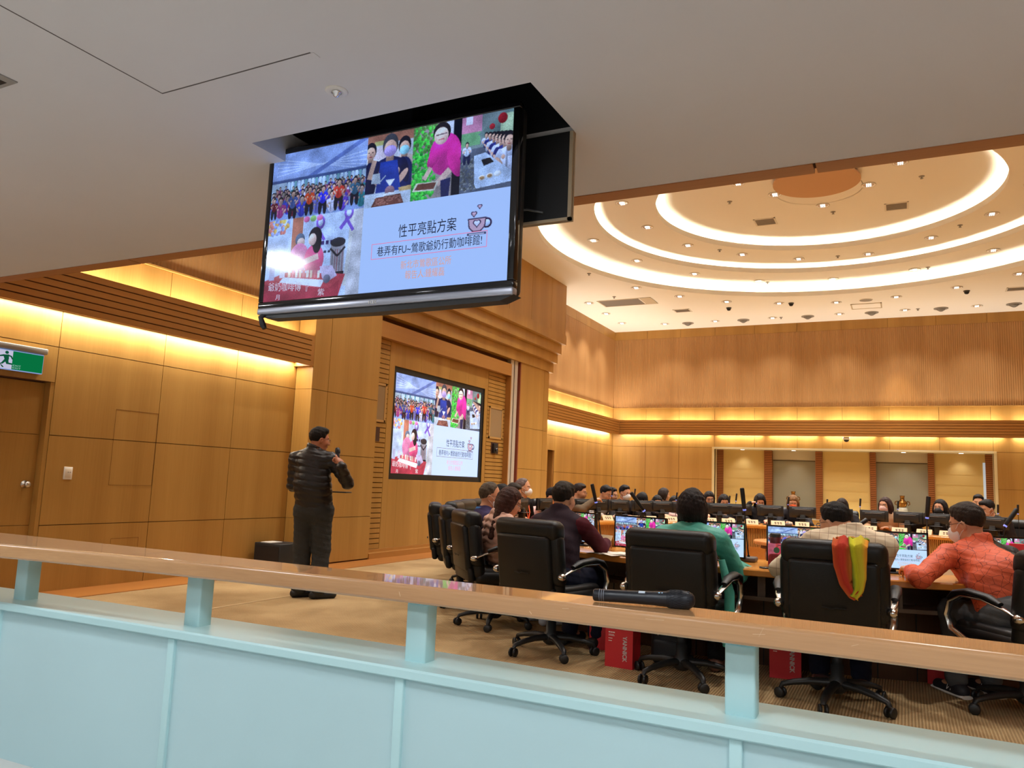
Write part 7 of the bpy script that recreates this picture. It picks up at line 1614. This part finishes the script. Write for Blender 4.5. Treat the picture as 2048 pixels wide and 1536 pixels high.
person('grey-haired person in a navy suit, blue collar and white mask on the left side', (-3.62, 6.60), (0.74, 0.67), (-3.445, 6.411, 1.065), (0.88, 0.46, -0.10), NAVY, h=0.008, hair=('receding', (84, 72, 58)), mask=M_MASKW, specs=True, bottom=NAVY, shoes=BLK_SHOE, fat=1.1, wide=1.1, wl=(-3.35, 6.85, 0.735), wr=(-3.16, 6.58, 0.735), extra=blue_collar)
FAR = 'people on the far side of the table'; LEFT = 'people on the left side of the table'
person('black-haired person with dark glasses beyond the navy suit', polar(-79, 4.0), polar(-79, -1) - polar(-79, 0), (-4.326, 8.34, 1.045), (0.85, 0.20, -0.35), BLK_CLOTH, h=0.011, hair=('short', (20, 17, 18)), specs=True, bottom=JEAN, group=LEFT)
person('person with black glasses and floral cream top on the left side', polar(-87.5, 4.1), polar(-87.5, -1) - polar(-87.5, 0), (-4.466, 8.942, 1.063), (0.85, 0.05, -0.30), cloth('cream_floral', (214, 196, 160), vary=(40, 0.35)), h=0.011, hair=('short', (40, 32, 26)), specs=True, bottom=JEAN, group=LEFT, mask=M_MASKW)
def lanyard(rgb):
    def g(i):
        N = i['N']; f = i['f']; r = i['r']; m = mat('lanyard_%d_%d_%d' % rgb, hexc(*rgb), 0.6)
        tube_obj('lanyard', [[N + r * sx * 0.075 - f * 0.02 + UPV * 0.01, N + r * sx * 0.07 + f * 0.075 - UPV * 0.05, i['T'] + r * sx * 0.035 + f * 0.125 - UPV * 0.12, i['T'] + f * 0.13 - UPV * 0.24] for sx in (-1, 1)], [(0.011, 0.003)] * 4, m, i['t'], 6)
    return g
person('grey balding person in a black jacket with an orange lanyard on the left side', polar(-96, 4.28), polar(-96, -1) - polar(-96, 0), (-4.533, 9.352, 1.130), (0.93, 0.28, 0.0), BLK_CLOTH, h=0.011, hair=('receding', (104, 88, 84)), mask=M_MASKW, bottom=JEAN, group=LEFT, extra=lanyard((226, 96, 50)))
person('person with a pale pink sleeve half hidden behind the maroon sitter', polar(-105.5, 4.28), polar(-105.5, -1) - polar(-105.5, 0), (-4.428, 10.1, 1.02), (0.9, -0.1, -0.2), cloth('pale_pink_cloth', (222, 176, 168)), h=0.012, hair=('short', (24, 20, 20)), bottom=JEAN, group=LEFT)
# far side
def P_(dg, r=4.28): return polar(dg, r)
def inw(dg): return polar(dg, -1) - polar(dg, 0)
HB, HD, HBR = (24, 19, 19), (38, 26, 22), (120, 84, 50)
FP = [
 ('person in glasses and brown jacket holding a hand to the chin on the far left', -115.5, (-4.236, 10.639, 1.095), (0.92, 0.2, -0.15), (96, 80, 62), 'short', HD, None, True, dict(wr=(-3.98, 10.55, 0.98), poles=(np.float32((0, 0, -1)), np.float32((0.3, -0.8, -0.6))))),
 ('person in a grey white shirt with a dark strap behind the small red bag', -124, (-4.207, 11.674, 1.080), (0.85, -0.2, -0.35), (172, 160, 150), 'short', HB, None, True, {}),
 ('person in dark rimmed glasses close behind the grey white shirt', -128, (-4.33, 12.308, 1.05), (0.95, -0.2, -0.1), (60, 54, 50), 'short', HB, None, True, dict(hub=(-4.62, 12.45))),
 ('person with a white mask and glasses in a dark jacket on the far left', -131, (-3.972, 11.905, 1.098), (0.85, -0.45, -0.12), (40, 38, 40), 'short', HB, M_MASKW, True, {}),
 ('person bowed with a cream collar, one hand raised to the head', -138.5, (-3.846, 12.436, 0.99), (0.55, -0.5, -0.65), (46, 40, 44), 'bob', HB, None, False, dict(wr=(-3.62, 12.2, 0.95), poles=(np.float32((0, 0, -1)), np.float32((0.6, -0.5, -0.6))))),
 ('person with a pale blue mask sitting low before a chair back', -144.5, (-3.70, 12.80, 0.955), (0.45, -0.88, -0.15), (40, 40, 46), 'bob', HB, 'blue', True, {}),
 ('person with a pale mask and red lanyard in the far row', -149.5, (-3.44, 12.92, 0.955), (0.4, -0.9, -0.15), (190, 150, 140), 'bob', HB, 'pink', True, dict(extra=lanyard((200, 40, 60)))),
 ('person turned away in the second row behind the far table', -150, (-4.021, 14.371, 1.08), (0.7, 0.4, -0.1), (50, 44, 44), 'bob', HD, None, False, dict(hub=(-4.05, 14.72))),
 ('person in glasses without a mask right of the teal sitter\'s head', -152.8, (-2.96, 13.35, 1.055), (0.45, -0.85, -0.25), (44, 40, 42), 'bob', HB, None, True, {}),
 ('person with a dark bob and pale pink mask in the far row', -157.8, (-2.672, 13.144, 1.015), (0.40, -0.88, -0.30), (36, 34, 36), 'bob', HB, 'pink', False, {}),
 ('person leaning the head on one hand in the far row', -164, (-2.122, 13.307, 1.048), (0.25, -0.9, -0.45), (38, 36, 38), 'bob', HB, 'grey', False, dict(wr=(-2.24, 13.10, 1.0), wl=(-1.95, 12.95, 0.74), poles=(np.float32((0, 0, -1)), np.float32((-0.6, -0.4, -0.7))))),
 ('person with light brown hair and an orange mask in the far row', -170.5, (-1.613, 13.34, 1.048), (0.15, -0.95, -0.25), (34, 32, 36), 'bob', HBR, 'orange', True, {}),
 ('long-haired person behind the head of the checked shirt sitter', -179.5, (-0.877, 13.25, 1.03), (0.0, -0.95, -0.2), (40, 36, 38), 'long', HD, None, True, {}),
 ('long-haired person in a beige coat with a pale pink mask', -188.5, (-0.264, 13.005, 1.077), (-0.45, -0.88, -0.05), (176, 140, 108), 'long', (54, 32, 28), 'pink', True, {}),
 ('person in a black mask left of the person in orange', -199, (0.448, 12.689, 1.079), (-0.40, -0.9, 0.0), (34, 32, 34), 'long', HB, 'black', True, {}),
 ('person partly hidden behind the head of the orange jacket', -207, (1.059, 14.571, 1.176), (-0.1, -0.95, -0.1), (40, 38, 40), 'short', HB, None, False, dict(hub=(1.05, 14.92))),
 ('person in a dark jacket with a pale mask leaning at the far right', -209.5, (1.007, 12.519, 1.096), (-0.75, -0.55, -0.30), (38, 34, 34), 'short', HB, 'peach', False, {})]
MK = {'blue': mat('mask_pale_blue', hexc(196, 206, 216), 0.8), 'pink': mat('mask_pink', hexc(232, 188, 176), 0.8), 'grey': mat('mask_grey', hexc(120, 112, 104), 0.8), 'orange': mat('mask_orange', hexc(232, 92, 32), 0.8), 'black': mat('mask_black', (0.012, 0.012, 0.012), 0.7), 'peach': mat('mask_peach', hexc(206, 164, 140), 0.8)}
for lab, dg, H_, hd_, rgb, hs, hc, mk, sp_, kw in FP:
    kw = dict(kw); hub = kw.pop('hub', P_(dg)); s_ = 0.96 if hs != 'short' else 1.0
    person(lab, hub, inw(dg), H_, hd_, cloth('cloth_%d_%d_%d' % rgb, rgb), h=0.012, s=s_, hair=(hs, hc), mask=(MK[mk] if isinstance(mk, str) else mk), specs=sp_, bottom=JEAN, group=FAR, **kw)
